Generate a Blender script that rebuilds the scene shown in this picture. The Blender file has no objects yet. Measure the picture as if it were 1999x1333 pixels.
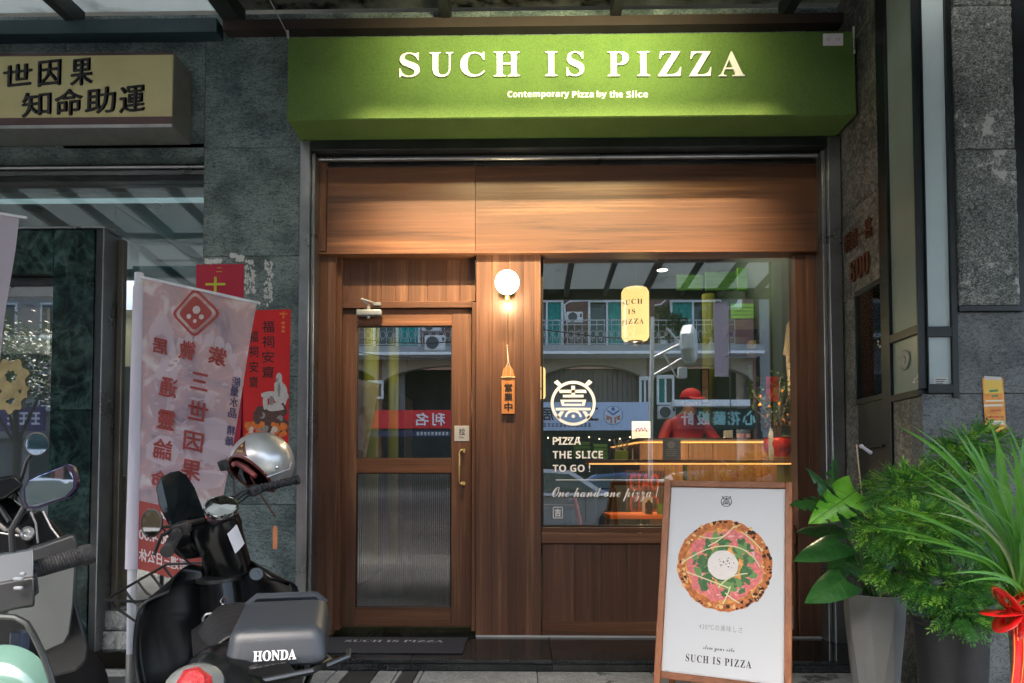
import bpy, bmesh, math, random
from mathutils import Vector, Matrix, Euler
random.seed(7)
SC = bpy.context.scene
COL = SC.collection
R = math.radians
V = Vector
# ------------------------------------------------------------------ camera
FPX, SHIFT, PITCH, YAW = 1333.0, 228.0, R(2.0), R(1.0)
CAM = V((0.075, -4.33, 0.974))
cd = bpy.data.cameras.new('camera'); cd.sensor_width = 36; cd.lens = FPX/1999*36
cd.shift_y = SHIFT/1999; cd.clip_end = 400; cd.clip_start = 0.05
cam = bpy.data.objects.new('camera', cd); COL.objects.link(cam)
cam.location = CAM; cam.rotation_euler = (R(90)+PITCH, 0, YAW); SC.camera = cam
CR = Euler((R(90)+PITCH, 0, YAW)).to_matrix()
# ------------------------------------------------------------------ sky, sun, exposure
w = bpy.data.worlds.new('World'); SC.world = w; w.use_nodes = True
nt = w.node_tree; bgn = nt.nodes['Background']
sky = nt.nodes.new('ShaderNodeTexSky'); sky.sky_type = 'NISHITA'; sky.sun_disc = False
SUN_EL, SUN_AZ = R(57), R(200)
sky.sun_elevation = SUN_EL; sky.sun_rotation = SUN_AZ
sky.air_density = 1.0; sky.dust_density = 7.0; sky.ozone_density = 1.2
nt.links.new(sky.outputs[0], bgn.inputs[0]); bgn.inputs[1].default_value = 0.15
sl = bpy.data.lights.new('sun', 'SUN'); sl.energy = 1.0; sl.angle = R(24); sl.color = (1, .96, .9)
so = bpy.data.objects.new('sun', sl); COL.objects.link(so)
sd = V((math.sin(SUN_AZ)*math.cos(SUN_EL), math.cos(SUN_AZ)*math.cos(SUN_EL), math.sin(SUN_EL)))
so.rotation_euler = sd.to_track_quat('Z', 'Y').to_euler(); so.location = (0, -8, 15)
vs = SC.view_settings; vs.view_transform = 'Standard'; vs.look = 'None'; vs.gamma = 1
vs.use_curve_mapping = False; vs.exposure = 2.82
SC.render.engine = 'CYCLES'
cy = SC.cycles; cy.max_bounces = 7; cy.diffuse_bounces = 3; cy.glossy_bounces = 4; cy.transmission_bounces = 4
cy.transparent_max_bounces = 12; cy.sample_clamp_indirect = 4; cy.caustics_reflective = False; cy.caustics_refractive = False
try: cy.use_denoising = True
except Exception: pass

def lamp(name, kind, loc, energy, col, target=None, size=.1, spot=60, blend=.5):
    l = bpy.data.lights.new(name, kind); l.energy = energy; l.color = col
    if kind == 'AREA': l.size = size
    else: l.shadow_soft_size = size
    if kind == 'SPOT': l.spot_size = R(spot); l.spot_blend = blend
    o = bpy.data.objects.new(name, l); COL.objects.link(o); o.location = loc
    if target is not None: o.rotation_euler = (V(loc)-V(target)).to_track_quat('Z', 'Y').to_euler()
    return o

# ------------------------------------------------------------------ measuring helpers
def ray(u, v):
    return CR @ V(((u-999.5)/FPX, (666.5-v+SHIFT)/FPX, -1))
def at(u, v, Y):
    d = ray(u, v); return CAM + d*((Y-CAM.y)/d.y)
def atx(u, v, X):
    d = ray(u, v); return CAM + d*((X-CAM.x)/d.x)
def atz(u, v, Z):
    d = ray(u, v); return CAM + d*((Z-CAM.z)/d.z)
GY = 0.07      # plane of the shop window glass
def mir(u, v, D):
    """place across the street whose reflection in the glass shows at u, v"""
    p = at(u, v, 2*GY+D); return V((p.x, -D, p.z))
def rect(u0, v0, u1, v1, Y):
    a = at((u0), (v0+v1)/2, Y).x; b = at(u1, (v0+v1)/2, Y).x
    t = at((u0+u1)/2, v0, Y).z; m = at((u0+u1)/2, v1, Y).z
    return a, b, m, t       # x0 x1 z0 z1
# ------------------------------------------------------------------ materials
MATS = {}
def newmat(name):
    m = bpy.data.materials.new(name); m.use_nodes = True; MATS[name] = m
    return m, m.node_tree, m.node_tree.nodes['Principled BSDF']
def c4(c): return (c[0], c[1], c[2], 1)
def srgb(r, g, b):
    f = lambda x: ((x/255)/12.92 if x <= 10 else (((x/255)+.055)/1.055)**2.4)
    return (f(r), f(g), f(b))
def M(name, col, rough=.5, metal=0., var=.12, scale=6., bump=0., bscale=60., spec=.5, coat=0., emis=None, estr=0., rvar=0., sheen=0.):
    m, t, p = newmat(name); L = t.links; N = t.nodes
    p.inputs['Roughness'].default_value = rough; p.inputs['Metallic'].default_value = metal
    p.inputs['Specular IOR Level'].default_value = spec; p.inputs['Coat Weight'].default_value = coat
    p.inputs['Base Color'].default_value = c4(col)
    tc = N.new('ShaderNodeTexCoord')
    if var > 0:
        n = N.new('ShaderNodeTexNoise'); n.inputs['Scale'].default_value = scale; n.inputs['Detail'].default_value = 7; n.inputs['Roughness'].default_value = .65
        L.new(tc.outputs['Object'], n.inputs['Vector'])
        r = N.new('ShaderNodeValToRGB'); r.color_ramp.elements[0].position = .3; r.color_ramp.elements[1].position = .7
        r.color_ramp.elements[0].color = c4([x*(1-var) for x in col]); r.color_ramp.elements[1].color = c4([min(1, x*(1+var)) for x in col])
        L.new(n.outputs['Fac'], r.inputs['Fac']); L.new(r.outputs['Color'], p.inputs['Base Color'])
        if rvar:
            mr = N.new('ShaderNodeMapRange'); mr.inputs['To Min'].default_value = max(.02, rough-rvar); mr.inputs['To Max'].default_value = rough+rvar
            L.new(n.outputs['Fac'], mr.inputs['Value']); L.new(mr.outputs[0], p.inputs['Roughness'])
    if bump > 0:
        n2 = N.new('ShaderNodeTexNoise'); n2.inputs['Scale'].default_value = bscale; n2.inputs['Detail'].default_value = 4
        L.new(tc.outputs['Object'], n2.inputs['Vector'])
        b = N.new('ShaderNodeBump'); b.inputs['Strength'].default_value = bump; b.inputs['Distance'].default_value = .01
        L.new(n2.outputs['Fac'], b.inputs['Height']); L.new(b.outputs[0], p.inputs['Normal'])
    if emis is not None:
        p.inputs['Emission Color'].default_value = c4(emis); p.inputs['Emission Strength'].default_value = estr
    return m
def ramp(t, els):
    r = t.nodes.new('ShaderNodeValToRGB'); e = r.color_ramp.elements
    while len(e) < len(els): e.new(.5)
    for i, (pos, c) in enumerate(els): e[i].position = pos; e[i].color = c4(c)
    return r
def wood(name, axis, dark, mid, light, rough=.42, stretch=14., bands=1.):
    """walnut laminate, grain runs along axis"""
    m, t, p = newmat(name); N = t.nodes; L = t.links
    tc = N.new('ShaderNodeTexCoord'); oi = N.new('ShaderNodeObjectInfo')
    ad = N.new('ShaderNodeVectorMath'); ad.operation = 'ADD'
    sc = N.new('ShaderNodeVectorMath'); sc.operation = 'SCALE'; sc.inputs[0].default_value = (7, 5, 9)
    L.new(oi.outputs['Random'], sc.inputs['Scale']); L.new(tc.outputs['Object'], ad.inputs[0]); L.new(sc.outputs[0], ad.inputs[1])
    mp = N.new('ShaderNodeMapping'); s = [stretch, stretch, stretch]; s['xyz'.index(axis)] = .55
    mp.inputs['Scale'].default_value = s; L.new(ad.outputs[0], mp.inputs['Vector'])
    n1 = N.new('ShaderNodeTexNoise'); n1.inputs['Scale'].default_value = bands; n1.inputs['Detail'].default_value = 5; n1.inputs['Roughness'].default_value = .55; n1.inputs['Distortion'].default_value = .6
    L.new(mp.outputs[0], n1.inputs['Vector'])
    mp2 = N.new('ShaderNodeMapping'); s2 = [stretch*9]*3; s2['xyz'.index(axis)] = 1.5; s2 = [stretch*4.5]*3; s2['xyz'.index(axis)] = .9; mp2.inputs['Scale'].default_value = s2
    L.new(ad.outputs[0], mp2.inputs['Vector'])
    n2 = N.new('ShaderNodeTexNoise'); n2.inputs['Scale'].default_value = 1.2; n2.inputs['Detail'].default_value = 5; n2.inputs['Roughness'].default_value = .78; L.new(mp2.outputs[0], n2.inputs['Vector'])
    r = ramp(t, [(.22, dark), (.42, mid), (.55, [a*1.12 for a in mid]), (.74, light)])
    mx = N.new('ShaderNodeMath'); mx.operation = 'MULTIPLY_ADD'; mx.inputs[1].default_value = .8
    L.new(n2.outputs['Fac'], mx.inputs[0])
    sb = N.new('ShaderNodeMath'); sb.operation = 'SUBTRACT'; sb.inputs[1].default_value = .40; L.new(n1.outputs['Fac'], sb.inputs[0]); L.new(sb.outputs[0], mx.inputs[2])
    L.new(mx.outputs[0], r.inputs['Fac'])
    hv = N.new('ShaderNodeHueSaturation'); mr = N.new('ShaderNodeMapRange'); mr.inputs['To Min'].default_value = .82; mr.inputs['To Max'].default_value = 1.16
    L.new(oi.outputs['Random'], mr.inputs['Value']); L.new(mr.outputs[0], hv.inputs['Value']); L.new(r.outputs[0], hv.inputs['Color'])
    L.new(hv.outputs[0], p.inputs['Base Color']); p.inputs['Roughness'].default_value = rough
    b = N.new('ShaderNodeBump'); b.inputs['Strength'].default_value = .12; b.inputs['Distance'].default_value = .004
    L.new(n2.outputs['Fac'], b.inputs['Height']); L.new(b.outputs[0], p.inputs['Normal'])
    return m
def stone(name, cols, scale=70, rough=.45, stretch=(1, 1, 1), dist=1.5, bump=.35, spots=None, detail=6, strand=None):
    m, t, p = newmat(name); N = t.nodes; L = t.links
    tc = N.new('ShaderNodeTexCoord'); mp = N.new('ShaderNodeMapping'); mp.inputs['Scale'].default_value = stretch
    oi = N.new('ShaderNodeObjectInfo'); sc = N.new('ShaderNodeVectorMath'); sc.operation = 'SCALE'; sc.inputs[0].default_value = (3, 4, 5)
    L.new(oi.outputs['Random'], sc.inputs['Scale']); ad = N.new('ShaderNodeVectorMath'); L.new(tc.outputs['Object'], ad.inputs[0]); L.new(sc.outputs[0], ad.inputs[1])
    L.new(ad.outputs[0], mp.inputs['Vector'])
    n = N.new('ShaderNodeTexNoise'); n.inputs['Scale'].default_value = scale; n.inputs['Detail'].default_value = detail; n.inputs['Roughness'].default_value = .7; n.inputs['Distortion'].default_value = dist
    L.new(mp.outputs[0], n.inputs['Vector'])
    big = N.new('ShaderNodeTexNoise'); big.inputs['Scale'].default_value = 4.5; big.inputs['Detail'].default_value = 4; L.new(ad.outputs[0], big.inputs['Vector'])
    mx = N.new('ShaderNodeMath'); mx.operation = 'MULTIPLY_ADD'; mx.inputs[1].default_value = .35; L.new(big.outputs['Fac'], mx.inputs[0])
    sb = N.new('ShaderNodeMath'); sb.operation = 'SUBTRACT'; sb.inputs[1].default_value = .175; L.new(n.outputs['Fac'], sb.inputs[0]); L.new(sb.outputs[0], mx.inputs[2])
    k = len(cols); r = ramp(t, [(.395+.215*i/(k-1), c) for i, c in enumerate(cols)]); L.new(mx.outputs[0], r.inputs['Fac'])
    out = r.outputs[0]
    if strand:
        for k_, sc_ in enumerate((strand[0], strand[0]*1.9)):
            sn = N.new('ShaderNodeTexNoise'); sn.inputs['Scale'].default_value = sc_; sn.inputs['Detail'].default_value = 2.5; sn.inputs['Distortion'].default_value = 2.8; L.new(mp.outputs[0], sn.inputs['Vector'])
            a1 = N.new('ShaderNodeMath'); a1.operation = 'SUBTRACT'; a1.inputs[1].default_value = .5; L.new(sn.outputs['Fac'], a1.inputs[0])
            a2 = N.new('ShaderNodeMath'); a2.operation = 'ABSOLUTE'; L.new(a1.outputs[0], a2.inputs[0])
            rs = ramp(t, [(0, (strand[1],)*3), (.03, (strand[1]*.5,)*3), (.065, (0, 0, 0))]); L.new(a2.outputs[0], rs.inputs['Fac'])
            gt = N.new('ShaderNodeMath'); gt.operation = 'MULTIPLY'; L.new(rs.outputs[0], gt.inputs[0]); gr = ramp(t, [(.38, (.25, .25, .25)), (.6, (1, 1, 1))]); L.new(big.outputs['Fac'], gr.inputs['Fac']); L.new(gr.outputs[0], gt.inputs[1])
            sm = N.new('ShaderNodeMix'); sm.data_type = 'RGBA'; L.new(gt.outputs[0], sm.inputs['Factor']); L.new(out, sm.inputs['A']); sm.inputs['B'].default_value = c4(strand[2]); out = sm.outputs['Result']
    if spots:
        vn = N.new('ShaderNodeTexNoise'); vn.inputs['Scale'].default_value = spots[0]; vn.inputs['Detail'].default_value = 8; vn.inputs['Roughness'].default_value = .7; L.new(ad.outputs[0], vn.inputs['Vector'])
        rr = ramp(t, [(spots[1], (0, 0, 0)), (spots[1]+.03, (1, 1, 1))]); L.new(vn.outputs['Fac'], rr.inputs['Fac'])
        mm = N.new('ShaderNodeMix'); mm.data_type = 'RGBA'; L.new(rr.outputs[0], mm.inputs['Factor']); L.new(out, mm.inputs['A']); mm.inputs['B'].default_value = c4(spots[2]); out = mm.outputs['Result']
    L.new(out, p.inputs['Base Color'])
    p.inputs['Roughness'].default_value = rough
    if bump:
        b = N.new('ShaderNodeBump'); b.inputs['Strength'].default_value = bump; b.inputs['Distance'].default_value = .006
        L.new(n.outputs['Fac'], b.inputs['Height']); L.new(b.outputs[0], p.inputs['Normal'])
    return m
def glassmat(name, refl=.25, tint=(1, 1, 1), rough=0., gcol=(1, 1, 1)):
    m = bpy.data.materials.new(name); m.use_nodes = True; MATS[name] = m; t = m.node_tree; t.nodes.clear()
    o = t.nodes.new('ShaderNodeOutputMaterial'); mx = t.nodes.new('ShaderNodeMixShader'); g = t.nodes.new('ShaderNodeBsdfGlossy'); tr = t.nodes.new('ShaderNodeBsdfTransparent')
    g.inputs['Roughness'].default_value = rough; g.inputs['Color'].default_value = c4(gcol); tr.inputs['Color'].default_value = c4(tint)
    fr = t.nodes.new('ShaderNodeLayerWeight'); fr.inputs['Blend'].default_value = .25
    mr = t.nodes.new('ShaderNodeMapRange'); mr.inputs['To Min'].default_value = refl; mr.inputs['To Max'].default_value = 1
    t.links.new(fr.outputs['Fresnel'], mr.inputs['Value']); t.links.new(mr.outputs[0], mx.inputs[0])
    t.links.new(tr.outputs[0], mx.inputs[1]); t.links.new(g.outputs[0], mx.inputs[2]); t.links.new(mx.outputs[0], o.inputs[0])
    return m
def cloth(name, nodes_fn, transl=.45):
    m = bpy.data.materials.new(name); m.use_nodes = True; MATS[name] = m; t = m.node_tree; t.nodes.clear()
    o = t.nodes.new('ShaderNodeOutputMaterial'); mx = t.nodes.new('ShaderNodeMixShader'); mx.inputs[0].default_value = transl
    d = t.nodes.new('ShaderNodeBsdfDiffuse'); tr = t.nodes.new('ShaderNodeBsdfTranslucent'); c = nodes_fn(t)
    for s in (d, tr): t.links.new(c, s.inputs['Color'])
    t.links.new(d.outputs[0], mx.inputs[1]); t.links.new(tr.outputs[0], mx.inputs[2]); t.links.new(mx.outputs[0], o.inputs[0])
    return m
def leafmat(name, c1, c2, scale=9, gloss=.35, transl=.25):
    m = bpy.data.materials.new(name); m.use_nodes = True; MATS[name] = m; t = m.node_tree; p = t.nodes['Principled BSDF']; L = t.links
    tc = t.nodes.new('ShaderNodeTexCoord'); n = t.nodes.new('ShaderNodeTexNoise'); n.inputs['Scale'].default_value = scale; n.inputs['Detail'].default_value = 4
    L.new(tc.outputs['Object'], n.inputs['Vector']); r = ramp(t, [(.35, c1), (.65, c2)]); L.new(n.outputs['Fac'], r.inputs['Fac'])
    L.new(r.outputs[0], p.inputs['Base Color']); p.inputs['Roughness'].default_value = gloss
    tr = t.nodes.new('ShaderNodeBsdfTranslucent'); L.new(r.outputs[0], tr.inputs['Color']); mx = t.nodes.new('ShaderNodeMixShader'); mx.inputs[0].default_value = transl
    o = t.nodes['Material Output']; L.new(p.outputs[0], mx.inputs[1]); L.new(tr.outputs[0], mx.inputs[2]); L.new(mx.outputs[0], o.inputs[0])
    return m
def emit(name, col, s):
    return M(name, [c*.8 for c in col], .5, var=0, emis=col, estr=s)

# ------------------------------------------------------------------ mesh builder
def rm(ax, a): return Matrix.Rotation(a, 3, ax)
class MB:
    def __init__(s): s.v = []; s.f = []; s.mi = []; s.m = 0
    def add(s, vs, fs):
        o = len(s.v); s.v += [V(p) for p in vs]; s.f += [[i+o for i in f] for f in fs]; s.mi += [s.m]*len(fs); return s
    def box(s, x0, x1, y0, y1, z0, z1, c=0.0):
        if x0 > x1: x0, x1 = x1, x0
        if y0 > y1: y0, y1 = y1, y0
        if z0 > z1: z0, z1 = z1, z0
        if c <= 0:
            return s.add([(x, y, z) for x in (x0, x1) for y in (y0, y1) for z in (z0, z1)], [(0, 1, 3, 2), (4, 6, 7, 5), (0, 4, 5, 1), (2, 3, 7, 6), (0, 2, 6, 4), (1, 5, 7, 3)])
        c = min(c, (x1-x0)*.45, (y1-y0)*.45, (z1-z0)*.45)
        bm = bmesh.new(); bmesh.ops.create_cube(bm, size=1)
        for v in bm.verts: v.co = V(((x0+x1)/2+v.co.x*(x1-x0), (y0+y1)/2+v.co.y*(y1-y0), (z0+z1)/2+v.co.z*(z1-z0)))
        bmesh.ops.bevel(bm, geom=bm.edges[:], offset=c, segments=1, affect='EDGES')
        bm.verts.index_update(); s.add([v.co.copy() for v in bm.verts], [[v.index for v in f.verts] for f in bm.faces]); bm.free(); return s
    def rbox(s, cen, size, rad, seg=3, rot=None):
        bm = bmesh.new(); bmesh.ops.create_cube(bm, size=1)
        for v in bm.verts: v.co = V((v.co.x*size[0], v.co.y*size[1], v.co.z*size[2]))
        bmesh.ops.bevel(bm, geom=bm.edges[:], offset=min(rad, min(size)*.49), segments=seg, affect='EDGES', profile=.5)
        bm.verts.index_update(); rr = rot or Matrix.Identity(3)
        s.add([V(cen)+rr @ v.co for v in bm.verts], [[v.index for v in f.verts] for f in bm.faces]); bm.free(); return s
    def tube(s, pts, rad, n=10, cap=True, closed=False):
        pts = [V(p) for p in pts]; k = len(pts)
        if not hasattr(rad, '__len__'): rad = [rad]*k
        o = []; up = None
        for i in range(k):
            a = pts[(i-1) % k] if (closed or i > 0) else pts[i]; b = pts[(i+1) % k] if (closed or i < k-1) else pts[i]
            d = (b-a).normalized() if (b-a).length > 1e-9 else V((0, 0, 1))
            if up is None: up = V((0, 0, 1)) if abs(d.z) < .9 else V((1, 0, 0))
            x = d.cross(up).normalized(); up = x.cross(d).normalized()
            for j in range(n):
                t = 2*math.pi*j/n; o.append(pts[i]+(x*math.cos(t)+up*math.sin(t))*rad[i])
        f = []
        for i in range(k if closed else k-1):
            for j in range(n):
                i2 = (i+1) % k; f.append((i*n+j, i*n+(j+1) % n, i2*n+(j+1) % n, i2*n+j))
        if cap and not closed: f.append(list(range(n))[::-1]); f.append([(k-1)*n+j for j in range(n)])
        return s.add(o, f)
    def lathe(s, prof, cen, n=24, ax=(0, 0, 1), sx=1., sy=1.):
        """prof: (radius, height) list"""
        ax = V(ax).normalized(); q = V((0, 0, 1)).rotation_difference(ax); o = []; f = []; k = len(prof)
        for r_, h in prof:
            for j in range(n):
                t = 2*math.pi*j/n; o.append(V(cen)+q @ V((r_*math.cos(t)*sx, r_*math.sin(t)*sy, h)))
        for i in range(k-1):
            for j in range(n): f.append((i*n+j, i*n+(j+1) % n, (i+1)*n+(j+1) % n, (i+1)*n+j))
        if prof[0][0] > 1e-5: f.append([j for j in range(n)][::-1])
        if prof[-1][0] > 1e-5: f.append([(k-1)*n+j for j in range(n)])
        return s.add(o, f)
    def ball(s, cen, r_, n=20, m=12, sz=(1, 1, 1), rot=None):
        o = []; f = []; rr = rot or Matrix.Identity(3)
        for i in range(m+1):
            a = math.pi*i/m
            for j in range(n):
                t = 2*math.pi*j/n; o.append(V(cen)+rr @ V((r_*sz[0]*math.sin(a)*math.cos(t), r_*sz[1]*math.sin(a)*math.sin(t), r_*sz[2]*math.cos(a))))
        for i in range(m):
            for j in range(n): f.append((i*n+j, (i+1)*n+j, (i+1)*n+(j+1) % n, i*n+(j+1) % n))
        return s.add(o, f)
    def loft(s, rings, cap=True, closed=True):
        n = len(rings[0]); o = [V(p) for r_ in rings for p in r_]; f = []
        for i in range(len(rings)-1):
            for j in range(n if closed else n-1): f.append((i*n+j, i*n+(j+1) % n, (i+1)*n+(j+1) % n, (i+1)*n+j))
        if cap and closed: f.append(list(range(n))[::-1]); f.append([(len(rings)-1)*n+j for j in range(n)])
        return s.add(o, f)
    def grid(s, fn, nu, nv):
        o = [V(fn(i/nu, j/nv)) for i in range(nu+1) for j in range(nv+1)]
        return s.add(o, [(i*(nv+1)+j, (i+1)*(nv+1)+j, (i+1)*(nv+1)+j+1, i*(nv+1)+j+1) for i in range(nu) for j in range(nv)])
    def prism(s, pts, P, Rr, U, depth):
        """2-D outline pts placed at P with axes Rr, U; thickness depth along -N (away from viewer)"""
        Rr = V(Rr); U = V(U); N = Rr.cross(U).normalized(); a = [V(P)+Rr*x+U*y for x, y in pts]; n = len(a)
        if depth <= 0: return s.add(a, [list(range(n))])
        b = [p-N*depth for p in a]
        return s.add(a+b, [list(range(n)), list(range(n, 2*n))[::-1]]+[(i, i+n, (i+1) % n+n, (i+1) % n) for i in range(n)])
    def xf(s, fn, i0=0):
        for i in range(i0, len(s.v)): s.v[i] = V(fn(s.v[i]))
        return s
WM = {}
def link(o, parent):
    COL.objects.link(o)
    if parent is not None: o.parent = parent
def build(mb, name, mat, parent=None, smooth=False, local=False, bevel=0, solid=0, subd=0, label=None, kind=None):
    """one mesh object; vertices are given in world space unless local (then in the parent's space)"""
    me = bpy.data.meshes.new(name); vv = mb.v
    if parent is not None and not local:
        inv = WM.get(parent.name, Matrix.Identity(4)).inverted(); vv = [inv @ p for p in vv]
    me.from_pydata([tuple(p) for p in vv], [], mb.f)
    for m in (mat if isinstance(mat, (list, tuple)) else [mat]): me.materials.append(m)
    if isinstance(mat, (list, tuple)): me.polygons.foreach_set('material_index', mb.mi)
    if smooth: me.polygons.foreach_set('use_smooth', [True]*len(me.polygons))
    me.update(); o = bpy.data.objects.new(name, me); link(o, parent)
    WM[o.name] = WM.get(parent.name, Matrix.Identity(4)) if parent is not None else Matrix.Identity(4)
    if smooth and smooth != 'all':
        try: me.set_sharp_from_angle(angle=R(38))
        except Exception: pass
    if solid: md = o.modifiers.new('s', 'SOLIDIFY'); md.thickness = solid; md.offset = 0
    if bevel: md = o.modifiers.new('b', 'BEVEL'); md.width = bevel; md.segments = 2; md.limit_method = 'ANGLE'
    if subd: md = o.modifiers.new('d', 'SUBSURF'); md.levels = subd; md.render_levels = subd
    if label: o['label'] = label
    if kind: o['kind'] = kind
    return o
def thing(name, label, cat, loc=(0, 0, 0), rz=0, group=None, rot=None):
    o = bpy.data.objects.new(name, None); COL.objects.link(o); o.location = loc; o.rotation_euler = rot or (0, 0, rz); o.empty_display_size = .1
    o['label'] = label; o['category'] = cat
    if group: o['group'] = group
    WM[o.name] = Matrix.Translation(V(loc)) @ Euler(rot or (0, 0, rz)).to_matrix().to_4x4()
    return o
def single(mb, name, mat, label, cat, group=None, **k):
    """a thing that is one mesh; its origin is put at its base"""
    lo = [min(p[i] for p in mb.v) for i in range(3)]; hi = [max(p[i] for p in mb.v) for i in range(3)]
    b = V(((lo[0]+hi[0])/2, (lo[1]+hi[1])/2, lo[2])); mb.v = [p-b for p in mb.v]
    o = build(mb, name, mat, None, **k); o.location = b; o['label'] = label; o['category'] = cat
    WM[o.name] = Matrix.Translation(b)
    if group: o['group'] = group
    return o
def struct(mb, name, mat, **k):
    o = build(mb, name, mat, None, **k); o['kind'] = 'structure'; return o
# ------------------------------------------------------------------ lettering
def conv(s, kind):
    up = {'serif': 0x1D400, 'script': 0x1D4D0, 'sansb': 0x1D5D4, 'sans': 0x1D5A0}.get(kind)
    if up is None: return s
    dg = {'serif': 0x1D7CE, 'sansb': 0x1D7EC, 'sans': 0x1D7E2}.get(kind); r_ = ''
    for c in s:
        if 'A' <= c <= 'Z': r_ += chr(up+ord(c)-65)
        elif 'a' <= c <= 'z': r_ += chr(up+26+ord(c)-97)
        elif c.isdigit() and dg: r_ += chr(dg+ord(c)-48)
        else: r_ += c
    return r_
TC = {}
def glyph(s, kind='', bold=0., ext=0., spacing=1., res=3):
    key = (s, kind, bold, ext, spacing)
    if key in TC: return TC[key]
    c = bpy.data.curves.new('tmp', 'FONT'); c.body = conv(s, kind); c.size = 1; c.offset = bold; c.extrude = ext; c.space_character = spacing; c.resolution_u = res
    o = bpy.data.objects.new('tmp', c); COL.objects.link(o)
    me = bpy.data.meshes.new_from_object(o.evaluated_get(bpy.context.evaluated_depsgraph_get()))
    vs = [v.co.copy() for v in me.vertices]; fs = [list(p.vertices) for p in me.polygons]
    bpy.data.objects.remove(o); bpy.data.curves.remove(c); bpy.data.meshes.remove(me)
    if not vs: return [], [], 1, 1
    x0 = min(p.x for p in vs); x1 = max(p.x for p in vs); y0 = min(p.y for p in vs); y1 = max(p.y for p in vs)
    vs = [V((p.x-x0, p.y-y0, p.z)) for p in vs]
    TC[key] = (vs, fs, x1-x0, y1-y0); return TC[key]
def text(mb, s, P, Rr, U, wid=None, hei=None, kind='', bold=0., depth=0., spacing=1., fn=None, cx=False, fat=0.):
    fat = fat or (bold if bold > .008 and not depth else 0)
    bold = 0.
    vs, fs, W, H = glyph(s, kind, 0., 0.1 if depth else 0., spacing)
    if not vs: return mb
    if wid is None: sc = hei/H; sx = sy = sc
    elif hei is None: sx = sy = wid/W
    else: sx = wid/W; sy = hei/H
    Rr = V(Rr); U = V(U); N = Rr.cross(U).normalized(); o = 0
    if cx: P = V(P)-Rr*(W*sx/2)
    if fn: return mb.add([fn(p.x*sx, p.y*sy) for p in vs], fs)
    if fat:
        q = fat*H*sy
        for k, (dx, dy) in enumerate(((-1, 0), (1, 0), (0, 1), (0, -1), (.7, .7), (-.7, .7), (.7, -.7), (-.7, -.7))):
            mb.add([V(P)+Rr*(p.x*sx+dx*q)+U*(p.y*sy+dy*q)+N*(.00008*(k+1)) for p in vs], fs)
    return mb.add([V(P)+Rr*(p.x*sx)+U*(p.y*sy)+N*((p.z/.1+1)/2*depth if depth else 0) for p in vs], fs)
XR, ZU = V((1, 0, 0)), V((0, 0, 1))
def text_px(mb, s, u0, v0, u1, v1, Y, **k):
    """lettering facing the street whose box is u0..u1, v0..v1 on the plane y = Y"""
    a, b, m, t = rect(u0, v0, u1, v1, Y); return text(mb, s, (a, Y, m), XR, ZU, wid=b-a, hei=t-m, **k)
# ================================================================== materials used in many places
WV = wood('walnut_upright', 'z', srgb(58, 39, 29), srgb(95, 64, 46), srgb(136, 98, 70), stretch=11)
WH = wood('walnut_level', 'x', srgb(60, 39, 27), srgb(100, 66, 45), srgb(144, 100, 68), stretch=11)
WD = wood('oak_board', 'z', srgb(96, 54, 28), srgb(134, 80, 44), srgb(160, 100, 60), stretch=26)
WDH = wood('oak_board_level', 'x', srgb(96, 54, 28), srgb(134, 80, 44), srgb(160, 100, 60), stretch=26)
GRAN = stone('green_granite', [(.012, .025, .026), (.034, .062, .062), (.07, .115, .112), (.16, .23, .222)], scale=40, rough=.42, stretch=(.7, 1, 1.9), dist=2.5, bump=.5, detail=9, strand=(9, 1., (.19, .235, .225)))
GRAN2 = stone('rough_grey_stone', [(.035, .045, .044), (.14, .165, .155), (.26, .29, .27), (.48, .51, .48)], scale=42, rough=.8, stretch=(1, 1, 1.3), dist=2.6, bump=.9, spots=(5, .60, (.5, .52, .5)), detail=9, strand=(11, .7, (.03, .04, .04)))
GRAN3 = stone('dark_wavy_granite', [(.018, .024, .026), (.045, .056, .058), (.085, .10, .10), (.14, .16, .16)], scale=26, rough=.5, stretch=(1, 1, 1.8), dist=3, bump=.5, spots=(3, .68, (.10, .065, .06)), detail=9, strand=(9, .8, (.17, .19, .19)))
BLKG = stone('black_granite', [(.006, .007, .008), (.012, .015, .016), (.02, .024, .024), (.05, .055, .05)], scale=160, rough=.12, bump=0, dist=0)
STEEL = M('brushed_steel', (.30, .31, .31), .3, .9, .25, 3, .12, 220, rvar=.12)
DKSTEEL = M('dark_steel', (.055, .06, .06), .35, .8, .3, 4)
BLKM = M('black_frame_metal', (.014, .02, .021), .35, .3, .3, 8)
BLK = M('black_plastic', (.012, .013, .014), .45, 0, .25, 20, .1, 200)
GBLK = M('gloss_black_paint', (.004, .0045, .005), .2, 0, .2, 5, coat=.0, rvar=.05, spec=.3)
RUB = M('black_rubber', (.018, .018, .019), .75, 0, .25, 30, .3, 120)
CHR = M('chrome', (.7, .71, .72), .08, 1, .05, 4)
WHT = M('white_paint', (.72, .73, .72), .5, 0, .06, 12)
PVC = M('white_plastic_pole', (.62, .64, .68), .4, 0, .1, 20)
BRASS = M('brass', (.72, .50, .18), .22, 1, .12, 30)
INK = M('black_ink', (.012, .012, .014), .6, 0, 0)
VINYL = M('white_vinyl', (.82, .83, .84), .6, 0, .02)
CONC = stone('concrete', [(.10, .10, .10), (.16, .16, .155), (.21, .21, .2), (.27, .27, .26)], scale=24, rough=.85, bump=.25)
ASPH = stone('asphalt', [(.03, .03, .03), (.045, .045, .045), (.06, .06, .06)], scale=90, rough=.9, bump=.3)
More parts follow.
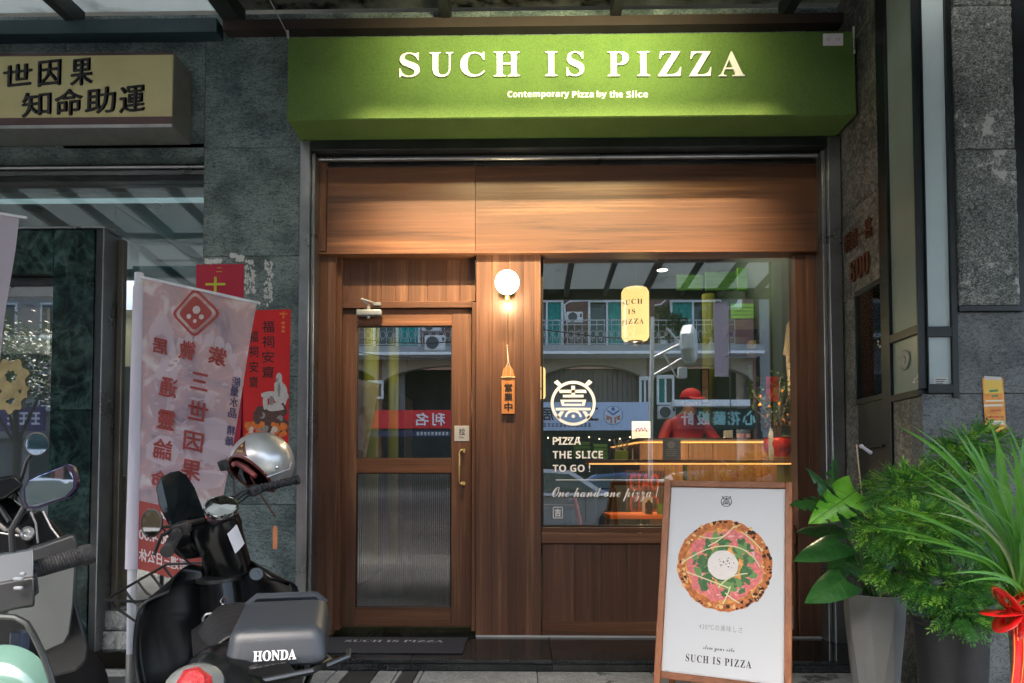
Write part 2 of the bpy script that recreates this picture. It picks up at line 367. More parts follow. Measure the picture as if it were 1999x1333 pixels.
# ================================================================== ground
PZ = -.06
mb = MB().box(-30, 30, -5.4, -.5, PZ-.2, PZ-.012); pav = struct(mb, 'pavement', M('grout', (.05, .052, .05), .9, 0, .2, 40))
TG = stone('grey_paving', [(.17, .18, .175), (.24, .25, .24), (.30, .31, .30), (.40, .41, .40)], scale=55, rough=.7, bump=.3, spots=(2.2, .64, (.045, .048, .045)))
TDK = stone('dark_paving', [(.02, .022, .021), (.035, .037, .035), (.05, .052, .05)], scale=70, rough=.6, bump=.25)
TLT = stone('pale_paving', [(.22, .225, .215), (.32, .325, .31), (.4, .4, .38)], scale=60, rough=.7, bump=.25)
def tile(x0, x1, y0, y1, m, h=0.): build(MB().box(x0+.003, x1-.003, y0+.003, y1-.003, PZ-.03, PZ+h, .003), 'paving_slab', m, pav)
def fx(u, v): return atz(u, v, PZ).x
xs = [fx(u, 1304) for u in (662, 705, 745, 781, 818)]
mats_ = [TG, TLT, TDK, TG, TLT]
edges = [xs[0]-.14, xs[0], xs[0]+.07, xs[0]+.23, xs[0]+.34, xs[0]+.365]
for i in range(5): tile(edges[i], edges[i+1], -1.15, -.556, mats_[i])
tile(edges[5], edges[5]+.085, -1.15, -.556, TDK); x = edges[5]+.085; tile(x, x+.03, -1.15, -.556, TLT); x += .03
while x < 3.2:
    for k in range(6): tile(x, x+.62, -.556-.6*(k+1), -.556-.6*k, TG)
    x += .62
for i in range(6):
    tile(edges[0]-.62*(i+1), edges[0]-.62*i, -1.15, -.556-(.13 if i > 0 else 0), TDK if i in (1, 2) else TG)
    if i > 0: tile(edges[0]-.62*(i+1), edges[0]-.62*i, -.686, -.556, TG)
for j in range(5):
    for i in range(9):
        if -1.15-.6*j > -4.5: tile(-4.7+.6*i, -4.7+.6*(i+1), -1.75-.6*j, -1.15-.6*j, TG)
struct(MB().box(-30, 30, -5.55, -5.4, -.5, -.055, .01), 'kerb', CONC)
struct(MB().box(-60, 60, -20, -5.55, -.6, -.2), 'road', ASPH)
struct(MB().box(-60, 60, -60, -20, -.6, -.08), 'far_pavement', CONC)
struct(MB().box(-120, 120, -120, -60, -.6, -.15).box(-120, 120, 8, 120, -.6, -.15), 'ground', ASPH)
mb = MB()
for i in range(24): mb.box(-48+4*i, -46+4*i, -12.9, -12.75, -.2, -.196)
struct(mb, 'lane_marking', WHT)
# black granite step in front of the shop
X0, X1 = at(580, 1240, -.12).x, at(1655, 1240, -.12).x
step = struct(MB().box(X0-.02, X1+.05, -.54, .3, PZ-.1, -.024), 'entrance_step', BLKG)
cuts = [X0-.02, at(690, 1270, -.3).x, at(705, 1270, -.3).x, at(815, 1270, -.3).x, at(1075, 1270, -.3).x, at(1400, 1270, -.3).x, X1+.05]
for a, b in zip(cuts[:-1], cuts[1:]):
    build(MB().box(a+.001, b-.001, -.555, .28, -.02, 0, .003), 'tread_slab', BLKG, step)
    build(MB().box(a+.001, b-.001, -.552, -.541, PZ, -.024, .002), 'riser_slab', BLKG, step)
build(MB().box(X0, X1, -.545, -.02, -.0235, -.0205), 'joint', TDK, step)
# interior floors
struct(MB().box(-1.5, 2.6, .28, 6.2, -.1, -.003), 'shop_floor', M('dark_floor', (.05, .05, .048), .3, 0, .3, 5))
struct(MB().box(-6, -1.55, .12, 6.2, -.1, .10), 'neighbour_floor', M('pale_floor', (.25, .24, .22), .25, 0, .2, 3))
# ================================================================== stone wall of the building
WY = -.12
wall = thing('stone_wall', 'dark green granite wall around and between the two shop fronts', 'wall', (-1.6, WY, 0))
xl = at(392, 700, WY).x; xm = at(583, 700, WY).x; xr = at(1652, 280, WY).x; ztop = at(1100, 286, WY).z
zj = [PZ, at(480, 985, WY).z, at(480, 735, WY).z, at(480, 500, WY).z, at(480, 288, WY).z, 3.95]
def slab(x0, x1, z0, z1, m=GRAN, y=WY, t=.03, par=None, nm='stone_panel'):
    return build(MB().box(x0+.0015, x1-.0015, y, y+t, z0+.0015, z1-.0015, .0015), nm, m, par or wall)
for a, b in zip(zj[:-2], zj[1:-1]): slab(xl, xm, a, b)
zz = zj[4]
slab(xl, xm+.02, zz, zj[5]); slab(xl-.9, xl, zz+.0, zj[5]); 
xx = xl-.9
while xx > -5.2: slab(xx-1.0, xx, zz+.03, zj[5]); xx -= 1.0
vx = [xm+.02]+[at(u, 270, WY).x for u in (645, 957, 1277, 1600)]+[xr+.03]
for a, b in zip(vx[:-1], vx[1:]): slab(a, b, ztop, zj[5])
build(MB().box(xl, xm, WY+.03, .6, PZ, 3.95).box(xm-.02, xr+.1, WY+.03, .28, ztop+.01, 3.95).box(-5.5, xl, WY+.03, .2, zj[4]+.03, 3.95), 'wall_core', M('mortar', (.09, .095, .09), .9, 0, .2, 30), wall)
# scraped glue marks left on the wall
mb = MB(); rnd = random.Random(3)
for (u0, v0, u1, v1) in ((478, 508, 498, 572), (516, 508, 532, 597), (462, 500, 476, 508), (400, 507, 432, 513), (450, 497, 460, 500)):
    a, b, z0, z1 = rect(u0, v0, u1, v1, WY-.001); n = 26
    for k in range(90):
        x = rnd.uniform(a, b); z = rnd.uniform(z0, z1); s_ = rnd.uniform(.004, .011); k5 = rnd.randint(5, 7); ph = rnd.random()*6
        mb.add([(x+s_*rnd.uniform(.5, 1)*math.cos(ph+6.283*i/k5), WY-.001-.00001*k, z+1.6*s_*rnd.uniform(.5, 1)*math.sin(ph+6.283*i/k5)) for i in range(k5)], [list(range(k5))])
build(mb, 'glue_residue', M('dried_glue', (.5, .52, .5), .8, 0, .2, 60), wall, label='white dried glue marks above the red posters')
# upper building mass
single(MB().box(-14, 14, .6, 9, 4.4, 11).box(-14, 14, -.1, .6, 4.35, 11), 'upper_storeys', M('upper_wall', (.30, .30, .28), .8, 0, .15, 2), 'pale upper storeys of the building above the shop canopy', 'building')
# ================================================================== steel surround
fr = thing('steel_surround', 'brushed stainless steel surround framing the walnut shop front', 'door surround', (0, -.1, 0))
a0, a1 = at(581, 780, -.14).x, at(601, 780, -.14).x; a2 = at(614, 780, 0).x
zt0, zt1 = at(1100, 289, -.14).z, at(1100, 270, -.14).z
build(MB().box(a0, a1, -.145, 0, 0, zt1-.004, .003), 'upright', STEEL, fr)
build(MB().box(a1+.0015, a1+.024, -.12, 0, 0, zt0-.01, .003), 'upright', STEEL, fr)
b0, b1 = at(1617, 780, -.14).x, at(1648, 780, -.14).x
build(MB().box(b0+.02, b1, -.145, 0, 0, zt1-.004, .003), 'upright', STEEL, fr)
build(MB().box(b0-.004, b0+.0185, -.11, 0, 0, zt0-.01, .003), 'upright', STEEL, fr)
build(MB().box(a1+.002, b0+.018, -.143, -.03, zt0, zt1, .003), 'header', DKSTEEL, fr)
build(MB().tube([(a1+.03, -.06, zt0-.02), (b0-.01, -.06, zt0-.02)], .016, 10).box(a1+.03, b0-.01, -.03, .0, zt0-.06, zt0-.002), 'shutter_rail', STEEL, fr, smooth=True)
# ================================================================== walnut shop front
sf = thing('walnut_shopfront', 'walnut panelled pizza shop front with door and big window', 'shop front', (at(1110, 1240, 0).x, 0, 0))
def pbox(u0, v0, u1, v1, Y, dep, mat, name, parent=None, c=.002, gap=.0):
    a, b, z0, z1 = rect(u0, v0, u1, v1, Y)
    return build(MB().box(a+gap, b-gap, Y, Y+dep, z0, z1, c), name, mat, parent or sf)
LX = [614, 928, 1606]
lz0, lz1 = at(1100, 489, -.03).z, at(1100, 310, -.03).z; lmid = lz0+(lz1-lz0)*.5
xs = [at(u, 400, -.03).x for u in LX]
build(MB().box(xs[0]+.002, at(637, 400, -.03).x, -.04, .0, lz0+.001, lz1+.05, .002), 'edge_board', WV, sf)
xs[0] = at(638.5, 400, -.03).x
for a, b in zip(xs[:-1], xs[1:]):
    build(MB().box(a+.0008, b-.0008, -.03, .0, lz0, lz1+.05, .0012), 'lintel_board', WH, sf)
build(MB().box(xs[0]-.085, xs[-1], -.034, .10, lz0-.016, lz0-.001, .002), 'lintel_edge', WH, sf)
def planks(u0, u1, v0, v1, Y, dep, n, nm='plank', mat=None, parent=None, uneven=True):
    a, b, z0, z1 = rect(u0, v0, u1, v1, Y); r_ = random.Random(int(u0*7+v0)); ws = [r_.uniform(.8, 1.25) if uneven else 1 for _ in range(n)]; s_ = sum(ws); x = a
    for w_ in ws:
        x2 = x+(b-a)*w_/s_; build(MB().box(x+.0006, x2-.0006, Y, Y+dep, z0, z1, .0015), nm, mat or WV, parent or sf); x = x2
planks(616, 652, 497, 1240, 0, .06, 2)
planks(929, 1056, 497, 1242, 0, .12, 4)
planks(1556, 1604, 497, 1242, 0, .10, 2)
# door recess
pbox(653, 497, 664, 1230, .05, .10, WV, 'door_jamb'); pbox(921, 590, 929, 1232, .055, .10, WV, 'door_jamb')
planks(656, 928, 500, 589, .09, .05, 9, 'header_plank')
pbox(662, 588, 922, 601, .075, .09, WH, 'door_head', c=.003)
# door leaf
DY = .10
a, b, z0, z1 = rect(664, 603, 920, 1222, DY)
gx0, gx1, gz0, gz1 = rect(697, 636, 882, 895, DY); rx0, rx1, rz0, rz1 = rect(694, 923, 880, 1186, DY)
gx0 = rx0
door = build(MB().box(a, gx0, DY, DY+.045, z0, z1, .002).box(gx1, b, DY, DY+.045, z0, z1, .002), 'door', WV, sf, label='walnut door with clear glass above and ribbed glass below')
for zz0, zz1 in ((gz1, z1), (rz1, gz0), (z0, rz0)):
    build(MB().box(gx0+.0005, gx1-.0005, DY+.0015, DY+.0435, zz0, zz1, .002), 'door_rail', WH, door)
bd = MB()
for (xa, xb, za, zb) in ((gx0, gx1, gz0, gz1), (gx0, gx1, rz0, rz1)):
    bd.box(xa, xa+.006, DY+.008, DY+.028, za, zb).box(xb-.006, xb, DY+.008, DY+.028, za, zb).box(xa+.0065, xb-.0065, DY+.008, DY+.028, zb-.006, zb).box(xa+.0065, xb-.0065, DY+.008, DY+.028, za, za+.006)
build(bd, 'glazing_bead', M('dark_bead', (.03, .02, .014), .5, 0, .1), door)
GL = glassmat('window_glass', .19, (.90, .95, .93))
GLD = glassmat('door_glass_clear', .2, (.85, .9, .86))
build(MB().box(gx0+.007, gx1-.007, DY+.016, DY+.018, gz0+.007, gz1-.007), 'door_pane', GLD, door)
nfl = 44; n8 = nfl*8
RG = glassmat('ribbed_glass', .26, (.3, .31, .31), rough=.05, gcol=(.85, .85, .85))
build(MB().grid(lambda s_, t_: (rx0+.007+(gx1-rx0-.014)*s_, DY+.015-.0052*abs(math.sin(math.pi*nfl*s_)), rz0+.007+(rz1-rz0-.014)*t_), n8, 1), 'ribbed_pane', RG, door, smooth='all')
# handle, hinge, sign plate, closer
hx = at(899, 915, DY).x; ht, hb = at(899, 880, DY).z, at(899, 944, DY).z; hm = (ht+hb)/2; xr_ = at(904, 880, DY).x
mb = MB().lathe([(.0, .0), (.017, .0), (.016, .006), (.006, .009), (.006, .03)], (xr_, DY-.001, ht), 16, (0, -1, 0)).lathe([(.0, .0), (.017, .0), (.016, .006), (.006, .009), (.006, .03)], (xr_, DY-.001, hb), 16, (0, -1, 0))
pts = [(xr_, DY-.03, ht), (xr_-.012, DY-.036, ht+.004), (xr_-.022, DY-.04, ht-.012), (xr_-.019, DY-.042, ht-.04)]; pts += [(xr_-.019, DY-.043, hm+.02), (xr_-.019, DY-.043, hm), (xr_-.019, DY-.043, hm-.02), (xr_-.019, DY-.042, hb+.04), (xr_-.022, DY-.04, hb+.012), (xr_-.012, DY-.036, hb-.004), (xr_, DY-.03, hb)]
mb.tube(pts, [.006, .0055, .005, .0045, .0075, .0085, .0075, .0045, .005, .0055, .006], 12)
build(mb, 'door_handle', BRASS, door, smooth=True)
for v_ in (677, 1142):
    p = at(660, v_, .07); build(MB().tube([(p.x, .068, p.z-.035*1.3), (p.x, .068, p.z+.035*1.3)], .006, 8), 'hinge', STEEL, door, smooth=True)
a_, b_, q0, q1 = rect(887, 831, 916, 861, DY-.004)
pl = build(MB().box(a_, b_, DY-.004, DY-.0005, q0, q1, .001), 'pull_plate', M('satin_plate', (.55, .56, .54), .35, .4, .05), door)
mb = MB(); text_px(mb, '拉', 896, 836, 908, 849, DY-.005, bold=.012); text_px(mb, 'PULL', 897, 852, 906, 855.5, DY-.005, kind='sansb'); build(mb, 'lettering', INK, door)
p = at(720, 610, .05); cl = MB().rbox((p.x, .065, p.z), (.165, .05, .042), .01, 3)
cl.lathe([(0, 0), (.012, 0), (.012, .012), (.008, .03), (0, .03)], (p.x-.005, .062, p.z+.02), 14).lathe([(0, 0), (.014, 0), (.010, .014), (0, .016)], (p.x-.005, .062, p.z-.022), 14, (0, 0, -1))
cl.tube([(p.x-.005, .062, p.z+.05), (p.x-.045, .03, p.z+.085)], .007, 8).tube([(p.x-.045, .03, p.z+.085), (p.x+.01, .045, p.z+.07), (p.x+.04, .07, p.z+.062)], .006, 8).box(p.x+.02, p.x+.075, .06, .075, p.z+.05, p.z+.07, .003)
build(cl, 'door_closer', M('grey_enamel', (.33, .36, .37), .35, .3, .06), door, smooth=True)
# window
a, b, z0, z1 = rect(1057, 500, 1554, 1027, GY)
pane = build(MB().box(a, b, GY, GY+.006, z0, z1), 'window_pane', GL, sf)
FRM = M('dark_window_frame', (.018, .016, .014), .4, 0, .1)
build(MB().box(a-.001, a+.012, GY-.012, GY+.03, z0-.02, z1+.04).box(b-.012, b+.001, GY-.012, GY+.03, z0-.02, z1+.04).box(a+.0125, b-.0125, GY-.012, GY+.03, z1-.008, z1+.04).box(a+.0125, b-.0125, GY-.012, GY+.03, z0-.02, z0+.006), 'window_frame', FRM, sf)
wx0, wx1 = at(1057, 1050, 0).x, at(1555, 1050, 0).x
za, zb, zc, zd, ze = [at(1200, v_, 0).z for v_ in (1030, 1040, 1061, 1214, 1241)]
build(MB().box(wx0+.001, wx1-.001, .012, .12, zb+.002, za, .002), 'window_sill', WH, sf)
build(MB().box(wx0+.001, wx1-.001, .0, .12, zc, zb, .003), 'window_sill', WH, sf)
planks(1059, 1554, 1062, 1214, .022, .06, 9)
build(MB().box(wx0+.001, wx1-.001, .010, .10, ze, zd-.001, .003), 'skirting', WH, sf)
mb = MB()
mb.box(at(929, 1242, 0).x, wx1+.2, -.004, .0, 0, .012)
build(mb, 'base_trim', M('pale_sealant', (.45, .46, .45), .6, 0, .1), sf)
# vinyl on the window
DG = GY-.0012
def emblem(mb, C, r_, Rr, U, mark=True):
    C = V(C); Rr = V(Rr); U = V(U)
    def P(x, y): return C+Rr*(x*r_)+U*(y*r_)
    def poly(pts): mb.add([P(x, y) for x, y in pts], [list(range(len(pts)))])
    n = 40
    o = [P(math.cos(6.2832*i/n), math.sin(6.2832*i/n)) for i in range(n)]; q = [P(.87*math.cos(6.2832*i/n), .87*math.sin(6.2832*i/n)) for i in range(n)]
    mb.add(o+q, [(i, (i+1) % n, (i+1) % n+n, i+n) for i in range(n)])
    for s_ in (-1, 1): poly([(s_*.52, .86), (s_*.66, .76), (s_*.86, .93), (s_*.70, 1.05)][::s_])
    def bar(x0, y0, x1, y1): poly([(x0, y0), (x1, y0), (x1, y1), (x0, y1)])
    bar(-.08, .46, .08, .78); poly([(-.6, .46), (.6, .46), (.56, .60), (-.64, .60)][::1]); bar(-.08, .38, .08, .46); poly([(-.46, .26), (.46, .26), (.46, .38), (-.46, .38)])
    poly([(-.58, .16), (-.44, .16), (-.36, -.12), (-.50, -.12)]); poly([(.44, .16), (.58, .16), (.50, -.12), (.36, -.12)]); bar(-.44, .06, .44, .16); bar(-.36, -.12, .36, -.02)
    bar(-.78, -.32, .78, -.20); poly([(-.56, -.36), (-.40, -.36), (-.62, -.72), (-.76, -.6)]); poly([(.40, -.36), (.56, -.36), (.76, -.6), (.62, -.72)])
    mb.add([P((.28 if k else .38)*math.cos(t_), -.62+(.22 if k else .34)*math.sin(t_)) for k in (0, 1) for t_ in [math.pi*i/12 for i in range(13)]], [(i, i+1, i+14, i+13) for i in range(12)])
    mb.add([P(.08*math.cos(6.2832*i/12), -.58+.08*math.sin(6.2832*i/12)) for i in range(12)], [list(range(12))])
    return mb
c = at(1119, 787, DG); rr = at(1163, 787, DG).x-c.x
mb = emblem(MB(), c, rr, XR, ZU); build(mb, 'window_emblem', VINYL, sf, label='round white emblem on the window glass')
mb = MB(); text_px(mb, 'PIZZA', 1079, 853, 1134, 868, DG, kind='sansb'); text_px(mb, 'THE SLICE', 1079, 880, 1177, 895, DG, kind='sansb'); text_px(mb, 'TO GO !', 1079, 907, 1152, 921, DG, kind='sansb')
p, q = at(1085, 936.6, DG), at(1296, 935.2, DG); mb.box(p.x, q.x, DG-.0002, DG, p.z-.002, p.z+.002)
text_px(mb, 'One hand one pizza /', 1078, 949, 1286, 979, DG, kind='script', bold=-.004); text_px(mb, '吉', 1083, 993, 1095, 1008, DG, bold=.02)
a_, b_, q0, q1 = rect(1080, 990, 1098, 1011, DG)
for z_ in (q0, q1): mb.box(a_, b_, DG-.0002, DG, z_-.002, z_+.002)
for x_ in (a_, b_): mb.box(x_-.002, x_+.002, DG-.0002, DG, q0+.0025, q1-.0025)
build(mb, 'window_lettering', VINYL, sf, label='white vinyl words on the window glass')
# ================================================================== green fascia sign
SY = -.38
a, b, z0, z1 = rect(561, 66, 1671, 229, SY)
sg = thing('green_fascia_sign', 'wide green textured box sign with raised white shop name above the shopfront', 'shop sign', ((a+b)/2, WY, z0))
GRN = stone('green_stucco', [(.065, .13, .026), (.078, .15, .029), (.085, .162, .031), (.095, .175, .035)], scale=110, rough=.9, bump=.8, dist=.3)
build(MB().box(a, b, SY, WY-.002, z0, z1, .006), 'sign_box', GRN, sg)
LETM = M('white_letter', (.85, .85, .84), .45, 0, .02)
for ch, u0, u1 in (('S', 780, 820), ('U', 839, 885), ('C', 899, 947), ('H', 964, 1015), ('I', 1064, 1088), ('S', 1106, 1140), ('P', 1186, 1227), ('I', 1243, 1268), ('Z', 1284, 1329), ('Z', 1345, 1388), ('A', 1402, 1453)):
    mb = MB(); d_ = (u0-1023)*-.004
    text_px(mb, ch, u0, 102+max(0, d_*2.5), u1, 150+max(0, d_*2), SY, kind='serif', depth=.010, fat=.008); build(mb, 'letter', LETM, sg)
for wd_, u0, u1, v0, v1 in (('Contemporary', 991, 1111, 177, 193), ('Pizza', 1117, 1159, 177, 190), ('by', 1165, 1184, 177, 193), ('the', 1190, 1216, 177, 190), ('Slice', 1223, 1265, 177, 190)): mb = MB(); text_px(mb, wd_, u0, v0, u1, v1, SY-.001, kind='sansb'); build(mb, 'small_word', LETM, sg)
a_, b_, q0, q1 = rect(1607, 65, 1646, 88, SY-.008)
so_ = build(MB().box(a_, b_, SY-.010, SY-.0005, q0, q1, .002), 'socket_plate', M('socket_white', (.72, .68, .72), .4, 0, .03), sg)
mb = MB(); zc_ = (q0+q1)/2
for cx_ in (-.028, .028):
    xc = (a_+b_)/2+cx_; mb.box(xc-.010, xc-.007, SY-.0112, SY-.0104, zc_-.003, zc_+.006).box(xc+.004, xc+.007, SY-.0112, SY-.0104, zc_-.003, zc_+.006).box(xc-.003, xc+.001, SY-.0112, SY-.0104, zc_-.01, zc_-.007)
build(mb, 'socket_slots', INK, so_)
# cables at the sign's corners
mb = MB().tube([at(523, -8, -.42), at(545, 35, -.40), at(561, 66, -.39)], .003, 6).tube([at(561, 60, -.39), at(563, 75, -.39)], .008, 8); single(mb, 'power_cable', M('grey_cable', (.35, .36, .34), .5), 'thin pale cable running down to the left corner of the green sign', 'cable', smooth=True)
mb = MB().tube([at(1648, 96, -.41), at(1668, 96, -.41), at(1668, 76, -.41), at(1695, 38, -.50), at(1722, -4, -.6)], .0028, 6); single(mb, 'power_cable', M('green_cable', (.10, .16, .04), .5), 'thin green cable running up from the right corner of the green sign', 'cable', smooth=True)
mb = MB().tube([at(1666, 52, -.40), at(1668, 104, -.40)], .006, 8); single(mb, 'cable_conduit', M('pale_conduit', (.5, .52, .5), .5), 'short white conduit at the right end of the green sign', 'conduit', smooth=True)
# ================================================================== neighbour's yellow sign
Y2 = -.35
a, b, z0, z1 = rect(-420, 97, 338, 240, Y2); zt = at(150, 102, Y2).z; zb = at(150, 248, Y2).z
ns = thing('yellow_lightbox_sign', 'yellow shop sign with black brush characters on the neighbour left', 'shop sign', (at(100, 170, Y2).x, WY, zb))
SGY = M('grey_sign_casing', (.17, .18, .165), .45, .3, .15, 10)
build(MB().box(a, b, Y2+.004, WY-.002, zb, zt, .004), 'sign_casing', SGY, ns)
fz0, fz1 = at(150, 229, Y2).z, at(150, 109, Y2).z
build(MB().box(a+.01, b-.004, Y2-.002, Y2+.0035, fz0, fz1), 'sign_face', M('yellow_acrylic', (.42, .385, .18), .4, 0, .08, 3), ns)
BRW = M('maroon_strip', (.06, .028, .028), .4, 0, .1)
build(MB().box(a+.01, b-.004, Y2-.002, Y2+.0035, fz1+.0005, zt-.004), 'border_strip', BRW, ns); build(MB().box(a+.01, b-.004, Y2-.002, Y2+.0035, zb+.012, fz0-.0005), 'border_strip', BRW, ns)
build(MB().box(a, b+.002, Y2-.008, Y2+.003, zb-.008, zb+.0115, .002), 'casing_rail', STEEL, ns)
for ch, u0, v0, u1, v1 in (('世', 8, 126, 62, 167), ('因', 76, 118, 118, 167), ('果', 139, 115, 180, 166), ('知', 44, 180, 99, 226), ('命', 108, 174, 161, 225), ('助', 168, 171, 225, 221), ('運', 235, 168, 282, 218)):
    mb = MB(); vs, fs, W_, H_ = glyph(ch, ''); x0_, x1_, zz0, zz1 = rect(u0, v0, u1, v1, Y2-.003); k = .10
    for j, (dx, dy) in enumerate(((0, 0), (1, 0), (-1, 0), (0, 1), (0, -1), (.7, .7), (-.7, -.7), (.7, -.7), (-.7, .7), (1.6, .3), (-1.6, -.3))):
        mb.add([(x0_+(x1_-x0_)*p.x/W_+dx*.0042, Y2-.0035-.0001*j, zz0+(zz1-zz0)*(p.y/H_)+dy*.0036+k*(x1_-x0_)*(p.x/W_-.5)) for p in vs], fs); build(mb, 'character', INK, ns)
# ================================================================== canopy
def cz(y): return 3.86+.085*(y+.1)     # canopy drops towards the street
cn = thing('glass_canopy', 'steel framed canopy with pale translucent panels over the pavement', 'canopy', (0, -2.3, 3.4))
BEAM = M('dark_beam', (.022, .028, .026), .5, .2, .3, 6)
beamx = [at(u, 60, -.25).x for u in (130, 445, 868, 1205, 1545)]; beamx = [beamx[0]-1.05*k for k in range(5, 0, -1)]+beamx+[beamx[-1]+1.0*k for k in range(1, 5)]
for x in beamx:
    wd = .06 if abs(x-at(445, 60, -.25).x) > .01 else .11
    mb = MB(); mb.box(x-wd/2, x+wd/2, -4.75, -.125, 0, .11); mb.xf(lambda p: (p.x, p.y, p.z+cz(p.y))); build(mb, 'beam', BEAM, cn)
def pm(name, c, tr, dirt):
    def fn(t):
        N = t.nodes; tc = N.new('ShaderNodeTexCoord'); n = N.new('ShaderNodeTexNoise'); n.inputs['Scale'].default_value = 2.6; n.inputs['Detail'].default_value = 8; n.inputs['Roughness'].default_value = .68
        t.links.new(tc.outputs['Object'], n.inputs['Vector']); r_ = ramp(t, [(dirt-.08, [q*.06 for q in c]), (dirt, [q*.55 for q in c]), (dirt+.16, c)]); t.links.new(n.outputs['Fac'], r_.inputs['Fac']); return r_.outputs[0]
    return cloth(name, fn, tr)
PAN = pm('frosted_panel', (.46, .51, .53), .34, .28); PAND = pm('grimy_panel', (.16, .17, .15), .25, .48)
for i in range(len(beamx)-1):
    a, b = beamx[i], beamx[i+1]
    for j, (y0, y1) in enumerate(((-.125, -1.3), (-1.3, -3.0), (-3.0, -4.7))):
        right = a > at(430, 60, -.25).x
        mt = PAND if (j == 0 and right) or (right and j == 1 and b > 1.9) else PAN
        mb = MB(); mb.box(a+.02, b-.02, y1+.02, y0-.02 if j else y0, .112, .12); mb.xf(lambda p: (p.x, p.y, p.z+cz(p.y))); build(mb, 'roof_panel', mt, cn)
for x0_, x1_ in zip(beamx[:-1], beamx[1:]):
    mb = MB(); xm2 = (x0_+x1_)/2; mb.box(xm2-.022, xm2+.022, -4.7, -1.33, .02, .109); mb.xf(lambda p: (p.x, p.y, p.z+cz(p.y))); build(mb, 'rafter', BEAM, cn)
for y, h in ((-1.3, .06), (-3.0, .10), (-4.72, .12)): build(MB().box(beamx[0], beamx[-1], y-.03, y+.03, cz(y)-.02, cz(y)+h-.002), 'cross_beam', BEAM, cn)
build(MB().box(beamx[0], at(425, 80, -.2).x, -.22, -.125, cz(0)-.10, cz(0)-.012), 'wall_plate', M('teal_plate', (.025, .05, .06), .5, .1, .2), cn)
build(MB().box(at(425, 80, -.2).x+.03, beamx[-1], -.20, -.125, cz(0)-.075, cz(0)-.012), 'wall_plate', M('brown_plate', (.03, .022, .018), .6, .1, .2), cn)
# lamps aimed at the sign
for i, u in enumerate((905, 1115, 1262)):
    x = at(u, 140, SY).x; y = -1.15; z = cz(y)-.10
    t = thing('sign_spotlight', ('left', 'middle', 'right')[i]+' of the three black spotlights on the canopy aimed at the green sign', 'spotlight', (x, y, z), group='spotlights over the sign')
    build(MB().lathe([(.02, -.09), (.035, -.06), (.04, .04), (.036, .04), (.03, .02), (0, .02)], (x, y, z), 16, (0, .62, -.78)), 'lamp_body', BLK, t, smooth=True)
    build(MB().tube([(x, y, z+.02), (x, y-.01, z+.10)], .008, 8), 'bracket', BLK, t)
    lamp('sign_lamp', 'SPOT', (x, y+.045, z-.05), 10 if i != 1 else 8, (1, .86, .46), (x, SY, z-.17), .03, 112, 1.)
# unseen light bar, added to give the warm spill on the lintel
lbx = at(1105, 140, SY).x; lby = -.95; lbz = cz(lby)-.09
lb = thing('added_washer_bar', 'unseen slim black light bar added under the canopy to wash the walnut lintel', 'light bar', (lbx, lby, lbz))
build(MB().box(lbx-1.3, lbx+1.3, lby-.03, lby+.03, lbz+.006, lbz+.05, .004), 'housing', BLKM, lb)
o_ = lamp('added_washer', 'AREA', (lbx, lby, lbz), 4.3, (1, .74, .44), (lbx, 0, lbz-.95*1.55), 2.4)
o_.data.shape = 'RECTANGLE'; o_.data.size = 2.4; o_.data.size_y = .02; o_.data.spread = R(34); o_.rotation_euler = (R(90-57.2), 0, 0)
# ================================================================== globe wall lamp
p = at(990, 553, 0); gr = (at(1014, 553, -.12).x-at(966, 553, -.12).x)/2
gl = thing('globe_wall_lamp', 'lit white glass globe lamp on the walnut post', 'wall lamp', (p.x, 0, p.z-.05))
gc = at(990, 551, -.10)
build(MB().lathe([(0, 0), (.055, 0), (.055, .02), (.035, .035), (.03, .05), (0, .05)], (p.x, -.001, at(990, 570, 0).z), 24, (0, -1, 0)), 'lamp_base', BRASS, gl, smooth=True)
build(MB().ball(gc, gr, 32, 18), 'lamp_shade', emit('lit_globe', (1, .88, .68), .9), gl, smooth='all')
lamp('globe_light', 'POINT', (gc.x, gc.y-.10, gc.z-.02), 2.0, (1, .78, .48), size=.07)
lamp('globe_light', 'POINT', (gc.x, gc.y+.035, gc.z-.115), .35, (1, .8, .5), size=.03)
# ================================================================== hanging wooden plaque
Yp = -.012
a, b, z0, z1 = rect(979, 737, 1005, 808, Yp-.01)
pq = thing('open_plaque', 'small wooden plaque with black brush characters hanging on string from post', 'hanging sign', ((a+b)/2, 0, z0))
TAN = wood('tan_wood', 'z', srgb(168, 100, 50), srgb(196, 126, 70), srgb(214, 150, 92), stretch=30)
xm_ = (a+b)/2; zs = z1+.0
build(MB().prism([(a-xm_, 0), (b-xm_, 0), (b-xm_, z1-z0), (b-xm_-.012, z1-z0+.05), (.012, z1-z0+.078), (-.012, z1-z0+.078), (a-xm_+.012, z1-z0+.05), (a-xm_, z1-z0)], (xm_, Yp-.012, z0), XR, ZU, .012), 'board', TAN, pq, bevel=.003)
build(MB().tube([(a-.003, Yp-.012, z1), (xm_, Yp-.016, z1+.001), (b+.003, Yp-.012, z1)], .0055, 8), 'cord_wrap', M('hemp', (.5, .38, .22), .9, 0, .2, 90), pq, smooth=True)
hp = at(990, 675, -.01)
build(MB().tube([(xm_-.014, Yp-.02, z1), (xm_-.012, Yp-.016, z1+.06), (xm_-.002, Yp-.014, z1+.10), (hp.x, -.010, hp.z), (xm_+.004, Yp-.012, z1+.095), (xm_+.016, Yp-.02, z1+.05), (xm_+.016, Yp-.02, z1)], .0022, 6).tube([(hp.x, .0, hp.z), (hp.x, -.014, hp.z+.004)], .003, 6), 'string', M('hemp_light', (.6, .5, .35), .9, 0, .2, 90), pq, smooth=True)
mb = MB()
